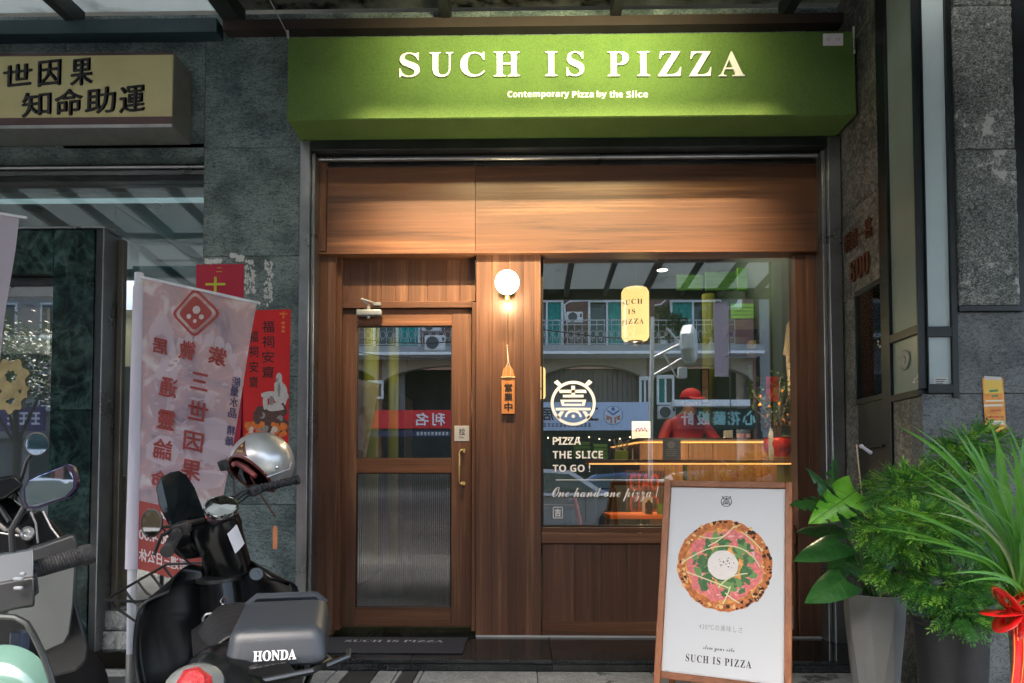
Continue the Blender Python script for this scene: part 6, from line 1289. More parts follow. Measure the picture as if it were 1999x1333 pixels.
build(MB().loft([[(k0.x+.02, 1.935, z_), (k2.x+.02, 2.8, z_), (k2.x+.06, 2.8, z_), (k0.x+.06, 1.96, z_)] for z_ in (.001, zt_-.025)]), 'counter_panel', WV, ct)
build(MB().box(k0.x+.01, k1.x+.6, 1.905, 1.918, zt_-.035, zt_-.022), 'light_strip', LED, ct); build(MB().tube([(k0.x, 1.91, zt_-.03), (k2.x, 2.8, zt_-.03)], .008, 6), 'light_strip', LED, ct)
lamp('counter_glow', 'AREA', (k0.x+.5, 1.80, zt_-.02), 3.2, (1, .55, .2), (k0.x+.5, 1.95, .6), .9)
lamp('counter_glow', 'AREA', (k0.x+1.2, 1.80, zt_-.02), 3.0, (1, .55, .2), (k0.x+1.2, 1.95, .6), .9)
# lanterns
LANT = M('lantern_paper', (.80, .60, .28), .7, 0, .06, 20, emis=(1, .62, .22), estr=.30)
def lantern(u, v, w_, h_, Y, label, es, txt=True):
    p = at(u, v, Y); sc = (Y+4.33)/1333; r_ = w_*sc/2; hh = h_*sc/2
    t = thing('paper_lantern', label, 'lantern', (p.x, Y, p.z-hh), group='paper lanterns inside the pizza shop')
    prof = [(r_*.55, -hh), (r_*.86, -hh*.95), (r_*.97, -hh*.85)]
    for i in range(-14, 15): prof.append((r_*(1.0-(.018 if i % 2 else 0)), hh*.8*i/14))
    prof += [(r_*.97, hh*.85), (r_*.86, hh*.95), (r_*.55, hh)]
    sh = build(MB().lathe(prof, p, 28), 'lantern_shade', LANT, t, smooth='all')
    build(MB().lathe([(r_*.56, -hh-.012), (r_*.56, -hh+.002), (r_*.5, -hh+.002), (r_*.5, -hh-.012)], p, 24), 'bottom_ring', BLK, t); build(MB().lathe([(r_*.56, hh-.002), (r_*.56, hh+.012), (0, hh+.012)], p, 24), 'top_ring', BLK, t); build(MB().tube([p+V((0, 0, hh)), (p.x, Y, 4.0)], .004, 6), 'hanging_cord', BLK, t)
    if txt:
        mb = MB()
        for s, zc_, hgt in (('SUCH', .36, .13), ('IS', .0, .12), ('PIZZA', -.36, .13)):
            vs_, fs_, W_, H_ = glyph(s, 'serif', spacing=1.2); sc_ = r_*1.75/glyph('PIZZA', 'serif', spacing=1.2)[2]
            mb.add([V((p.x+(r_+.003)*math.sin(((q.x-W_/2)*sc_)/r_-.42), Y-(r_+.003)*math.cos(((q.x-W_/2)*sc_)/r_-.42), p.z+hh*zc_+(q.y-H_/2)*sc_)) for q in vs_], fs_)
        build(mb, 'lantern_lettering', INK, sh)
    lamp('lantern_light', 'POINT', (p.x, Y-.0, p.z-hh-.02), es, (1, .72, .38), size=.004)
    return t
lantern(1240, 614, 54, 106, .75, 'large glowing yellow paper lantern with black lettering hanging inside the window', 1.4)
lantern(1050, 748, 30, 64, 1.8, 'small glowing lantern half hidden behind the left edge of the window', 1.1)
# ceiling spot
p = at(1293, 528, 1.1); t = thing('track_spotlight', 'black ceiling spotlight with a lit white lens above the lantern', 'spotlight', p)
build(MB().lathe([(.025, .16), (.03, .1), (.05, .01), (.05, 0), (.043, 0), (.04, .01), (0, .01)], p, 18), 'lamp_body', BLK, t, smooth=True); build(MB().lathe([(0, .004), (.04, .004)], p, 16), 'lens', emit('spot_lens', (1, .95, .85), 1), t); build(MB().tube([p+V((0, 0, .16)), (p.x, p.y, 4.0)], .008, 6), 'stem', BLK, t)
lamp('ceiling_spot', 'SPOT', p-V((0, 0, .02)), 7.0, (1, .85, .6), (p.x+.2, 1.9, .9), .03, 75, .6)
lamp('kitchen_light', 'AREA', (1.6, 3.4, 3.8), 9.0, (1, .9, .62), (1.6, 3.2, 1.0), .8)
lamp('entry_fill', 'POINT', (-.55, 1.6, 2.5), 2.5, (1, .85, .5), size=.004)  # tiny added light to brighten the entry, without a fixture
# green slatted panels
GP = M('lit_green_slat', (.10, .30, .015), .5, 0, .15, 8, emis=(.22, .62, .03), estr=.0); GPD = M('shaded_green_slat', (.04, .14, .01), .5, 0, .15, 8)  # light and shade on the slats put into two greens
lamp('panel_fill', 'SPOT', at(1450, 560, 2.2), 4, (.95, 1, .5), at(1455, 575, 3.2), .03, 110, .8)  # added spot with no fixture, brightens the green slats
def slats(u0, v0, u1, v1, Y, n, mt, label):
    a_, b_, q0, q1 = rect(u0, v0, u1, v1, Y); t = thing('green_slat_panel', label, 'wall panel', ((a_+b_)/2, Y, q0), group='green slatted wall panels in the shop')
    for i in range(n): build(MB().box(a_, b_, Y, Y+.03, q0+(q1-q0)*i/n+.003, q0+(q1-q0)*(i+1)/n-.003, .002), 'slat', mt, t)
    build(MB().box(a_, b_, Y+.0305, Y+.045, q0, q1), 'backing', CEI2, t)
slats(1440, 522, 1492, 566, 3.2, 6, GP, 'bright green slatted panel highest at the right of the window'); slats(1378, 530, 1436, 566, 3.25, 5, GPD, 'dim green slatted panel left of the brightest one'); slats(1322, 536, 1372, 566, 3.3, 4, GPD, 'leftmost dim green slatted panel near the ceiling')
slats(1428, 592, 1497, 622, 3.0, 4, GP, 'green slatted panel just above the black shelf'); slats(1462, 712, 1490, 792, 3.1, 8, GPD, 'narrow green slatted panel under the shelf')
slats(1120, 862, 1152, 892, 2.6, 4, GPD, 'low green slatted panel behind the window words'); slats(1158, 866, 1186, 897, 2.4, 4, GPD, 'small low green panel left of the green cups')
a_, b_, q0, q1 = rect(1432, 624, 1512, 680, 2.9); t = thing('wall_cupboard', 'black wall cupboard holding a paper bag above the counter', 'cupboard', ((a_+b_)/2, 2.9, q0)); build(MB().box(a_, b_, 2.9, 3.3, q0+.2, q1, .004), 'carcass', M('black_brown', (.02, .014, .012), .5), t); build(MB().box(a_, b_, 2.9, 3.3, q0-.02, q0, .003), 'shelf', M('black_brown2', (.025, .018, .014), .5), t)
a_, b_, q0, q1 = rect(1463, 664, 1486, 694, 2.95); single(MB().box(a_, b_, 2.95, 3.05, q0, q1, .008), 'paper_bag', M('kraft_paper', (.30, .18, .09), .8, 0, .4, 30), 'crumpled brown paper bag on the shelf over the counter', 'paper bag')
# columns
OLV = M('olive_column', (.20, .19, .03), .5, 0, .15, 4)
def column_(u, w_, v0, v1, Y, label):
    p = at(u, v1, Y); q = at(u, v0, Y); r_ = w_/2*(Y+4.33)/1333; single(MB().lathe([(r_, 0), (r_, max(.3, q.z-max(0, p.z)))], (p.x, Y, max(0.001, p.z)), 24), 'round_column', OLV, label, 'column', group='olive green round columns', smooth=True)
column_(1385, 24, 575, 830, 3.4, 'olive green column behind the red-capped worker'); column_(722, 30, 575, 1100, 1.0, 'left olive green column behind the door glass'); column_(766, 20, 575, 1100, 1.2, 'right olive green column behind the door glass')
lamp('column_fill', 'SPOT', (at(735, 600, .6).x, .45, 2.6), 9, (1, .95, .5), (at(740, 800, 1.0).x, 1.1, 1.0), .04, 80, .8)  # added spot to light the columns, no lamp stands here
a_, b_, q0, q1 = rect(716, 772, 790, 1000, 1.5); single(MB().box(a_+.14, b_, 1.5, 1.9, 0.001, q1, .006), 'dark_reflection_box', M('brown_black_reflection', (.035, .022, .02), .35, 0, .4, 12), 'dark brown box added in place of a reflection in the upper door glass', 'cabinet')  # box added where the door glass shows a dark reflection
# framed print by column
a_, b_, q0, q1 = rect(1371, 722, 1382, 785, 3.1); t = thing('framed_print', 'narrow framed cream print beside the green column', 'picture', ((a_+b_)/2, 3.1, q0)); build(MB().box(a_-.015, b_+.015, 3.1, 3.13, q0-.015, q1+.015, .003), 'frame', BLK, t); build(MB().box(a_, b_, 3.094, 3.0985, q0, q1), 'print', M('cream_print', (.55, .40, .26), .6, 0, .3, 10), t)
# added dark copy of the window emblem, standing in for its shadow and reflection
c = at(1226, 756, 2.6); mb = emblem(MB(), c, .20, XR, ZU); single(mb, 'emblem_shadow', M('emblem_shade', (.004, .012, .01), .6), 'large dark round copy of the window emblem, added for its shadow and reflection', 'emblem')
# T-shirt, red paper, shelf with cap
Yt = 1.0
def sh(u, v, o=0.): p = at(u-9, v, Yt); return V((p.x, Yt+o, p.z))
shp = [(1560, 612), (1548, 632), (1543, 672), (1541, 690), (1547, 692), (1549, 740), (1551, 782), (1575, 785), (1600, 785), (1602, 690), (1610, 690), (1606, 640), (1592, 612), (1576, 618)]
mb = MB().loft([[sh(u, v, .035+.006*math.sin(u)) for u, v in shp], [sh(u, v, -.0) for u, v in shp], [sh(1576, 700, -.012).lerp(sh(u, v, -.012), .93) for u, v in shp]])
t = thing('hanging_tshirt', 'beige T-shirt hanging inside beside the right window post', 'T-shirt', sh(1576, 785)); build(mb, 'shirt', M('beige_cotton', (.55, .43, .30), .9, 0, .08, 20, .2, 200), t, smooth=True); build(MB().tube([sh(1562, 610), sh(1576, 600), sh(1590, 610)], .004, 6).tube([sh(1576, 600), sh(1576, 575)], .003, 6), 'hanger', DKSTEEL, t)
a_, b_, q0, q1 = rect(1496, 735, 1520, 784, 1.7); t = thing('red_hanging_paper', 'small bright red paper hung above the tangerine tree', 'poster', ((a_+b_)/2, 1.7, q0)); build(MB().box(a_, b_, 1.7, 1.704, q0, q1), 'paper', M('bright_red_paper', (.70, .02, .015), .6, 0, .2, 30, emis=(1, .03, .02), estr=0), t); mb = MB(); mb.tube([at(1503, 745, 1.697), at(1513, 760, 1.697), at(1505, 774, 1.697)], .004, 5); build(mb, 'gilt_mark', M('gold_ink', (.6, .4, .1), .5), t)
lamp('paper_fill', 'POINT', at(1490, 760, .62), 2.6, (1, .75, .5), size=.004)  # added fill light, no fixture; brightens the red paper, shirt and tangerine tree
a_, b_, q0, q1 = rect(1528, 822, 1580, 827, 1.0); t = thing('cap_shelf', 'small wooden wall shelf at the right edge of the window', 'shelf', ((a_+b_)/2, 1.1, q0)); build(MB().box(a_, b_+.1, .95, 1.2, q0, q1, .002), 'shelf_board', M('amber_shelf', (.5, .28, .09), .5), t)
c = at(1550, 814, 1.05); mb = MB().grid(lambda s_, t_: (c.x+.058*math.cos(6.283*s_)*math.cos(t_*1.5), 1.05+.065*math.sin(6.283*s_)*math.cos(t_*1.5), q1+.002+.06*math.sin(t_*1.5)), 24, 8); t = thing('grey_cap', 'dark grey baseball cap on the little wooden shelf', 'cap', (c.x, 1.05, q1)); CAPM = M('charcoal_cap', (.05, .05, .06), .9, 0, .2, 60); build(mb, 'crown', CAPM, t, smooth='all'); build(MB().grid(lambda s_, t_: (c.x-.05-.06*t_, 1.05+.05*(s_-.5)*2*(1-.3*t_*t_), q1+.012-.01*t_*t_), 8, 6), 'visor', CAPM, t, solid=.003)
# tangerine tree in a red pot on the bar
tx = at(1520, 888, .92).x
t = thing('tangerine_tree', 'little tangerine tree in a red pot decorated for new year', 'potted plant', (tx, .92, ZBAR)); RP2 = M('red_foil', (.60, .03, .01), .3, .2, .4, 30)
build(MB().lathe([(0, 0), (.085, 0), (.09, .012), (.11, .012), (.11, .022), (.085, .022)], (tx, .92, ZBAR+.001), 24), 'tray', M('amber_tray', (.5, .26, .06), .4), t, smooth=True)
build(MB().lathe([(.07, .0), (.10, .05), (.115, .10), (.10, .14), (.105, .15), (.085, .14), (0, .13)], (tx, .92, ZBAR+.024), 14), 'pot', RP2, t, smooth=True)
mb = MB(); mf = MB(); ml = MB(); rr_ = random.Random(4)
for k in range(9):
    a2 = 6.283*k/9; tip = V((tx+.15*math.cos(a2)-.05, .92+.12*math.sin(a2), ZBAR+.35+rr_.uniform(0, .32))); b0 = V((tx, .92, ZBAR+.15)); mb.tube([b0, b0.lerp(tip, .5)+V((0, 0, .05)), tip], [.007, .005, .002], 6)
    for q in range(46):
        t_ = rr_.uniform(.25, 1.08); P = b0.lerp(tip, t_)+V((rr_.gauss(0, .03), rr_.gauss(0, .03), rr_.gauss(.02, .03))); dd = V((rr_.uniform(-1, 1), rr_.uniform(-1, 1), rr_.uniform(-.4, 1))).normalized()*.035; s_ = dd.cross(V((.2, .3, 1))).normalized()*.009; ml.add([P, P+dd*.5+s_, P+dd, P+dd*.5-s_], [(0, 1, 2, 3)])
    for q in range(1): P = b0.lerp(tip, rr_.uniform(.4, 1)); mf.ball(P, .013, 8, 6)
build(mb, 'stem', M('twig', (.10, .07, .04), .8), t); build(ml, 'leaves', leafmat('tree_leaf', (.02, .06, .012), (.05, .10, .02)), t, kind='stuff'); build(mf, 'fruits', M('tangerine', (.75, .26, .02), .4, 0, .1), t, smooth=True, kind='stuff')
c = at(1500, 850, .86); single(MB().prism([(0, 0), (.035, 0), (.03, .20), (.012, .24), (-.002, .19)], (c.x, .84, ZBAR+.001), XR, ZU, .02), 'money_plaque', M('cream_plaque', (.5, .42, .32), .6, 0, .3, 40), 'cream upright card leaning left of the red tangerine pot', 'card')
# counter things
ZC = zt_+.011
def cbox(u0, v0, u1, Y, h, name, mt, label, cat, **k): a_ = at(u0, v0, Y).x; b_ = at(u1, v0, Y).x; return single(MB().box(a_, b_, Y, Y+.08, ZC, ZC+h, .003), name, mt, label, cat, **k)
cbox(1417, 840, 1431, 1.98, .075, 'white_card', M('card_white', (.6, .56, .48), .5), 'small white card standing on the counter top', 'card')
for i, u in enumerate((1442, 1451, 1461)): x_ = at(u, 840, 2.0).x; single(MB().lathe([(0, 0), (.018, 0), (.02, .045), (.016, .045), (.015, .01), (0, .01)], (x_, 2.0, ZC), 14), 'sauce_jar', M('jar_%d' % i, ((.7, .3, .08), (.7, .12, .06), (.65, .4, .3))[i], .3), ('orange', 'red', 'pale pink')[i]+' little jar in the row on the counter', 'jar', smooth=True)
a_, b_, q0, q1 = rect(1234, 822, 1270, 850, 2.05); t = thing('counter_sign', 'cream paper sign with red script at the counter corner, lamplight put in as glow', 'sign', ((a_+b_)/2, 2.05, ZC)); build(MB().box(a_, b_, 2.05, 2.08, ZC, q1, .006), 'sign_panel', M('cream_paper_glow', (.65, .5, .42), .5, emis=(1, .72, .5), estr=.25), t); mb = MB(); mb.tube([at(1240+k*2.1, 838+5*math.sin(k*1.9), 2.047) for k in range(12)], .005, 5); build(mb, 'red_script', M('red_ink', (.6, .03, .02), .5), t)  # light falling on the paper is put in as emission
# cups on the bar and spring tower
for i, (u, w_, c_) in enumerate(((1207, 16, 'left'), (1218, 14, 'right'))):
    x_ = at(u, 890, .95).x; r_ = w_/2*5.28/1333; t = thing('cutlery_cup', c_+' lime green square cup of cutlery on the window bar', 'cup', (x_, .95, ZBAR)); build(MB().box(x_-r_, x_+r_, .95-r_, .95+r_, ZBAR+.0005, ZBAR+.075, .003), 'cup', M('lime_cup', (.30, .42, .03), .4, 0, .05), t)
    mb = MB()
    for k in range(5): mb.tube([(x_+rr_.uniform(-.6, .6)*r_, .95, ZBAR+.06), (x_+rr_.uniform(-1.4, 1.8)*r_, .94, ZBAR+.145+rr_.uniform(0, .02))], .003, 5)
    build(mb, 'cutlery', M('white_cutlery', (.6, .55, .48), .4), t)
x_ = at(1194, 890, .95).x; mb = MB()
for k in range(8): mb.lathe([(.012, 0), (.017, .003), (.012, .006)], (x_, .95, ZBAR+.001+.012*k), 14)
mb.lathe([(.010, 0), (.010, .1)], (x_, .95, ZBAR+.001), 10); single(mb, 'cup_stack', M('brown_cups', (.12, .07, .05), .5), 'stack of small brown paper lids left of the green cups', 'stack', smooth=True)
x_ = at(1235, 890, .95).x; single(MB().lathe([(0, 0), (.006, 0), (.005, .09), (0, .09)], (x_, .95, ZBAR+.001), 8), 'thin_candle', M('cream_wax', (.6, .5, .35), .4), 'thin cream candle on the bar right of the green cups', 'candle')
a_, b_, q0, q1 = rect(1294, 858, 1329, 898, .82); t = thing('reflection_card', 'pale card with round picture added on the window bar in place of a reflection', 'menu', ((a_+b_)/2, .82, ZBAR)); build(MB().box(a_, b_, .82, .825, ZBAR+.001, q1, .001), 'pale_panel', M('panel_pale', (.30, .31, .38), .3, 0, .05), t)  # card added where the window shows a pale reflection
mb = MB(); cc = at(1310, 868, .818); mb.add([cc+V((.03*math.cos(k*.5236), 0, .028*math.sin(k*.5236))) for k in range(12)], [list(range(12))])
for k in range(4): w_ = at(1300, 878+4*k, .818); mb.box(w_.x, w_.x+.075, .8185, .819, w_.z, w_.z+.006)
build(mb, 'menu_print', M('panel_white', (.6, .6, .62), .5), t)
# table, bottle, sign
tz = at(1235, 1004, .95).z
t = thing('orange_table', 'small table with a bright orange top under the window bar', 'table', (at(1240, 1010, 1.0).x, 1.05, 0)); a_, b_ = at(1190, 1010, .9).x, at(1300, 1010, .9).x
build(MB().box(a_, b_+.35, .9, 1.35, tz-.035, tz, .004), 'table_top', M('orange_top', (.75, .16, .015), .35, 0, .05), t); build(MB().tube([((a_+b_)/2+.1, 1.12, .02), ((a_+b_)/2+.1, 1.12, tz-.036)], .03, 12).lathe([(0, 0), (.2, 0), (.2, .012), (0, .02)], ((a_+b_)/2+.1, 1.12, .001), 24), 'pedestal', BLKM, t, smooth=True)
lamp('table_fill', 'POINT', (a_+.2, .8, tz+.22), 0.45, (1, .7, .45), size=.004)  # small added fill over the table, without a lamp of its own
bx = at(1267, 1000, .97).x; t = thing('sauce_bottle', 'dark brown sauce bottle with pump on the orange table', 'bottle', (bx, .97, tz)); build(MB().lathe([(0, 0), (.028, 0), (.03, .005), (.03, .085), (.012, .10), (.012, .112), (0, .112)], (bx, .97, tz+.001), 16), 'bottle_body', M('brown_glass', (.03, .012, .006), .12), t, smooth=True); build(MB().lathe([(0, 0), (.013, 0), (.012, .02), (.004, .022), (.004, .035), (0, .035)], (bx, .97, tz+.113), 12), 'pump', M('pump_grey', (.25, .24, .23), .3), t, smooth=True)
a_, b_, q0, q1 = rect(1254, 970, 1274, 996, 1.15); single(MB().box(a_, b_, 1.15, 1.153, tz+.001, q1), 'table_card', M('table_card', (.5, .45, .42), .6, 0, .15, 40), 'white table card standing behind the sauce bottle', 'card')
gx = at(1289, 1000, 1.0).x; single(MB().lathe([(0, 0), (.025, 0), (.03, .08), (.027, .08), (.022, .005), (0, .005)], (gx, 1.0, tz+.001), 16), 'green_cup', M('cup_green', (.10, .22, .03), .4), 'green tumbler on the orange table beside the bottle', 'cup', smooth=True)
Yc = 1.75; a_, b_, q0, q1 = rect(1222, 918, 1300, 1006, Yc); t = thing('ribbed_wall_sign', 'brown ribbed board with a big red greeting in two rows behind the orange table', 'sign', ((a_+b_)/2, Yc, q0))
for i in range(14): x0_ = a_+(b_-a_)*i/14; build(MB().box(x0_+.001, x0_+(b_-a_)/14-.003, Yc, Yc+.02, q0, q1, .003), 'rib', M('rib_brown', (.05, .022, .014), .6) if i == 0 else MATS['rib_brown'], t)
mb = MB(); text_px(mb, 'CIAO', 1229, 925, 1286, 957, Yc-.003, kind='sansb', depth=.006); text_px(mb, 'CIAO', 1229, 967, 1286, 1000, Yc-.003, kind='sansb', depth=.006); build(mb, 'lettering', M('red_letters', (.30, .03, .015), .5), t)
lamp('sign_fill', 'POINT', at(1255, 960, 1.35), .5, (1, .55, .35), size=.004)  # added point light that brightens the ribbed sign, no fixture
# stool with red strap
sx_ = at(1095, 985, .8).x; sz = at(1095, 984, .8).z; t = thing('bar_stool', 'black bar stool with a red strap near the lower left of the window', 'stool', (sx_, .8, 0)); build(MB().lathe([(0, 0), (.13, 0), (.14, .015), (.13, .03), (0, .035)], (sx_, .8, sz-.035), 24), 'seat', BLK, t, smooth=True)
for k in range(4): c_, s_ = math.cos(.785+1.571*k), math.sin(.785+1.571*k); build(MB().tube([(sx_+.09*c_, .8+.09*s_, sz-.036), (sx_+.17*c_, .8+.17*s_, .002)], .011, 8), 'leg', BLKM, t, smooth=True)
build(MB().tube([at(1121, 972, .68), at(1126, 995, .66), at(1134, 1032, .66)], .016, 8), 'strap', M('red_strap', (.5, .05, .05), .5), t, smooth=True)
# string of tiny lights
t = thing('string_lights', 'string of tiny warm lights along the dark wall behind the window words', 'string lights', at(1120, 856, 3.0))
mb = MB(); pts = [at(u, 856+3*math.sin(u*.07), 3.0) for u in range(1050, 1240, 10)]; build(MB().tube(pts, .003, 5), 'wire', BLK, t)
for p in pts[::2]: mb.ball(p, .009, 8, 6)
build(mb, 'bulbs', emit('tiny_bulb', (1, .8, .5), .6), t)
# worker with red cap
def skin_body(name, joints, edges_, mat, parent, lvl=2):
    me = bpy.data.meshes.new(name); me.from_pydata([j[0] for j in joints], edges_, []); me.materials.append(mat); o = bpy.data.objects.new(name, me); link(o, parent)
    md = o.modifiers.new('skin', 'SKIN'); md.use_smooth_shade = True
    for i, j in enumerate(joints): me.skin_vertices[0].data[i].radius = (j[1], j[2] if len(j) > 2 else j[1])
    me.skin_vertices[0].data[0].use_root = True; sd_ = o.modifiers.new('sub', 'SUBSURF'); sd_.levels = lvl; sd_.render_levels = lvl; WM[o.name] = WM.get(parent.name, Matrix.Identity(4)); return o
hp = at(1345, 778, 2.45); hz_ = hp.z
pe = thing('person', 'worker in a red cap and red shirt bending over behind the counter', 'person', (hp.x, 2.6, 0), rz=R(12))
def bodymat():
    m, t, p = newmat('skin_and_shirt'); tc = t.nodes.new('ShaderNodeTexCoord'); sx2 = t.nodes.new('ShaderNodeSeparateXYZ'); t.links.new(tc.outputs['Object'], sx2.inputs[0]); r_ = ramp(t, [(0, (.02, .02, .025)), (.68, (.03, .02, .025)), (.70, (.32, .012, .015)), (.905, (.32, .012, .015)), (.91, (.42, .22, .14))]); mr = t.nodes.new('ShaderNodeMapRange'); mr.inputs['From Max'].default_value = hz_+.02; t.links.new(sx2.outputs['Z'], mr.inputs['Value']); t.links.new(mr.outputs[0], r_.inputs['Fac']); t.links.new(r_.outputs[0], p.inputs['Base Color']); p.inputs['Roughness'].default_value = .7; return m
Z_ = hz_
J = [((0, .10, Z_-.72), .15, .11), ((0, .06, Z_-.50), .15, .11), ((0, .0, Z_-.30), .17, .12), ((0, -.07, Z_-.16), .055, .06), ((0, -.12, Z_-.03), .085, .10), ((.19, -.02, Z_-.25), .065), ((.30, -.12, Z_-.44), .048), ((.18, -.36, Z_-.50), .036), ((.13, -.42, Z_-.51), .035), ((-.19, -.02, Z_-.25), .065), ((-.32, -.12, Z_-.44), .048), ((-.22, -.36, Z_-.50), .036), ((-.16, -.42, Z_-.51), .035), ((.10, .12, Z_-.95), .10), ((.11, .10, Z_-1.3), .07), ((.11, .12, .08), .05), ((.11, -.02, .04), .045), ((-.10, .12, Z_-.95), .10), ((-.11, .10, Z_-1.3), .07), ((-.11, .12, .08), .05), ((-.11, -.02, .04), .045)]
E_ = [(0, 1), (1, 2), (2, 3), (3, 4), (2, 5), (5, 6), (6, 7), (7, 8), (2, 9), (9, 10), (10, 11), (11, 12), (0, 13), (13, 14), (14, 15), (15, 16), (0, 17), (17, 18), (18, 19), (19, 20)]
skin_body('body', J, E_, bodymat(), pe)
RC = M('red_cap', (.55, .015, .03), .8, 0, .15, 40)
build(MB().grid(lambda s_, t_: (.105*math.cos(6.283*s_)*math.cos(t_*1.5), -.12+.12*math.sin(6.283*s_)*math.cos(t_*1.5), Z_+.01+.10*math.sin(t_*1.5)), 24, 8), 'cap', RC, pe, local=True, smooth='all'); build(MB().grid(lambda s_, t_: (.08*(s_-.5)*2*(1-.25*t_*t_), -.22-.08*t_, Z_+.01-.03*t_), 8, 5), 'cap_visor', RC, pe, local=True, solid=.004)
build(MB().ball((0, -.235, Z_-.055), .014, 8, 6).ball((.09, -.13, Z_-.04), .022, 8, 6, (.4, .8, 1)).ball((-.09, -.13, Z_-.04), .022, 8, 6, (.4, .8, 1)), 'nose_and_ears', M('skin', (.42, .22, .14), .5), pe, local=True, smooth=True); build(MB().ball((.035, -.21, Z_-.03), .012, 8, 6).ball((-.035, -.21, Z_-.03), .012, 8, 6), 'eyes', INK, pe, local=True); build(MB().box(-.03, .03, -.224, -.215, Z_-.095, -.088+Z_), 'mouth', M('lips', (.3, .08, .07), .5), pe, local=True)
for s_ in (-1, 1):
    mb = MB(); bx_, by_, bz_ = (.13 if s_ > 0 else -.16), -.42, Z_-.51
    for k in range(4): x0_ = bx_+(k-1.5)*.018; L_ = (.055, .062, .066, .055)[k]; mb.tube([(x0_, by_-.02, bz_), (x0_, by_-.02-L_*.6, bz_+.006), (x0_, by_-.02-L_, bz_-.014)], [.009, .008, .007], 8)
    mb.tube([(bx_-s_*.03, by_+.01, bz_), (bx_-s_*.05, by_-.02, bz_-.005), (bx_-s_*.045, by_-.045, bz_-.015)], [.011, .010, .008], 8); build(mb, 'hand', MATS['skin'], pe, local=True, smooth=True)
lamp('worker_light', 'SPOT', (hp.x, 1.9, 2.8), 4.5, (1, .85, .7), (hp.x, 2.5, 1.5), .05, 70, .8)
# ================================================================== across the street (seen mirrored in the glass)
D0 = 26.6
def mrect(u0, v0, u1, v1, D=D0):
    x = sorted((mir(u0, (v0+v1)/2, D).x, mir(u1, (v0+v1)/2, D).x)); z = sorted((mir((u0+u1)/2, v0, D).z, mir((u0+u1)/2, v1, D).z)); return x[0], x[1], z[0], z[1]
BR_ = stone('brown_tile_wall', [(.16, .075, .055), (.20, .095, .07), (.23, .115, .09)], scale=6, rough=.6, bump=0)
CRM = M('cream_render', (.36, .31, .25), .7, 0, .1, 1); GRC = M('grey_slab', (.30, .31, .31), .8, 0, .2, 1.2); WFR = M('white_window_frame', (.75, .77, .77), .4, 0, .05); TEAL = M('teal_curtain', (.02, .34, .30), .7, 0, .25, 6); WG = M('window_dark_glass', (.03, .06, .06), .06, 0, .2, 1)
ob = thing('brown_apartment_building', 'brown tiled apartment building with balconies and teal curtains across the street', 'building', (0, -D0, -.08))
x0, x1, _, _ = mrect(560, 700, 1475, 700); zs0 = mir(1100, 700, D0).z; zs1 = mir(1100, 682, D0).z
build(MB().box(x0, x1, -D0-8, -D0-.22, zs1, 17), 'upper_wall', BR_, ob)
build(MB().box(x0, x1, -D0-.2, -D0+1.15, zs0+.12, zs1-.02), 'balcony_slab', GRC, ob, label='grey balcony slab along the second floor'); build(MB().box(x0, x1, -D0-.2, -D0+1.19, zs0, zs0+.119), 'slab_edge', WFR, ob)
build(MB().box(x0, x1, -D0-.1, -D0+1.2, zs1+3.4, zs1+3.75), 'upper_balcony_slab', GRC, ob)
def window(u0, v0, u1, v1, side, D=D0, curtain=TEAL):
    a_, b_, q0, q1 = mrect(u0, v0, u1, v1, D); f_ = .10; mb = MB()
    mb.box(a_, b_, -D-.05, -D+.05, q0, q0+f_).box(a_, b_, -D-.05, -D+.05, q1-f_*1.6, q1).box(a_, a_+f_, -D-.05, -D+.05, q0+f_, q1-f_*1.6).box(b_-f_, b_, -D-.05, -D+.05, q0+f_, q1-f_*1.6); m_ = (a_+b_)/2; mb.box(m_-.04, m_+.04, -D-.04, -D+.04, q0+f_, q1-f_*1.6)
    w_ = build(mb, 'window', WFR, ob)
    build(MB().box(a_+f_, b_-f_, -D-.19, -D-.17, q0+f_, q1-f_*1.6), 'pane', WG, w_)
    c0, c1 = (m_+.04, b_-f_) if side > 0 else (a_+f_, m_-.04)
    build(MB().grid(lambda s_, t_: (c0+(c1-c0)*s_, -D-.06+.03*math.sin(s_*40), q0+f_+(q1-q0-2.6*f_)*t_), 40, 1), 'curtain', curtain, w_, smooth='all')
for (u0, u1, sd_) in ((1035, 1100, 1), (1148, 1222, 1), (1308, 1398, -1), (728, 820, 1), (600, 690, -1), (880, 960, 1)): window(u0, 583, u1, 681, sd_)
# wall behind curtains is set back so the windows read
def railing(u0, u1):
    a_, b_, q0, q1 = mrect(u0, 635, u1, 682); y = -D0+1.10; mb = MB(); mb.box(a_, b_, y-.02, y+.02, q1-.04, q1).box(a_, b_, y-.015, y+.015, q1-.24, q1-.21).box(a_, b_, y-.02, y+.02, q0+.02, q0+.05)
    n = int((b_-a_)/.32)
    for i in range(n+1):
        x = a_+(b_-a_)*i/n; mb.box(x-.012, x+.012, y-.012, y+.012, q0+.05, q1-.04)
        if i < n:
            xc = x+(b_-a_)/n/2; zc_ = (q0+q1)/2-.1; mb.tube([(xc+.12*math.cos(t_), y, zc_+.16*math.sin(t_)) for t_ in [6.283*j/14 for j in range(14)]], .014, 5, closed=True); mb.tube([(xc+.06*math.cos(t_)*(-1)**i, y, zc_-.22+.07*math.sin(t_)) for t_ in [5*j/10 for j in range(11)]], .013, 5)
    build(mb, 'balcony_railing', M('grey_railing', (.42, .44, .44), .5, .2, .1) if 'grey_railing' not in MATS else MATS['grey_railing'], ob)
for u0, u1 in ((1035, 1230), (1262, 1420), (640, 900)): railing(u0, u1)
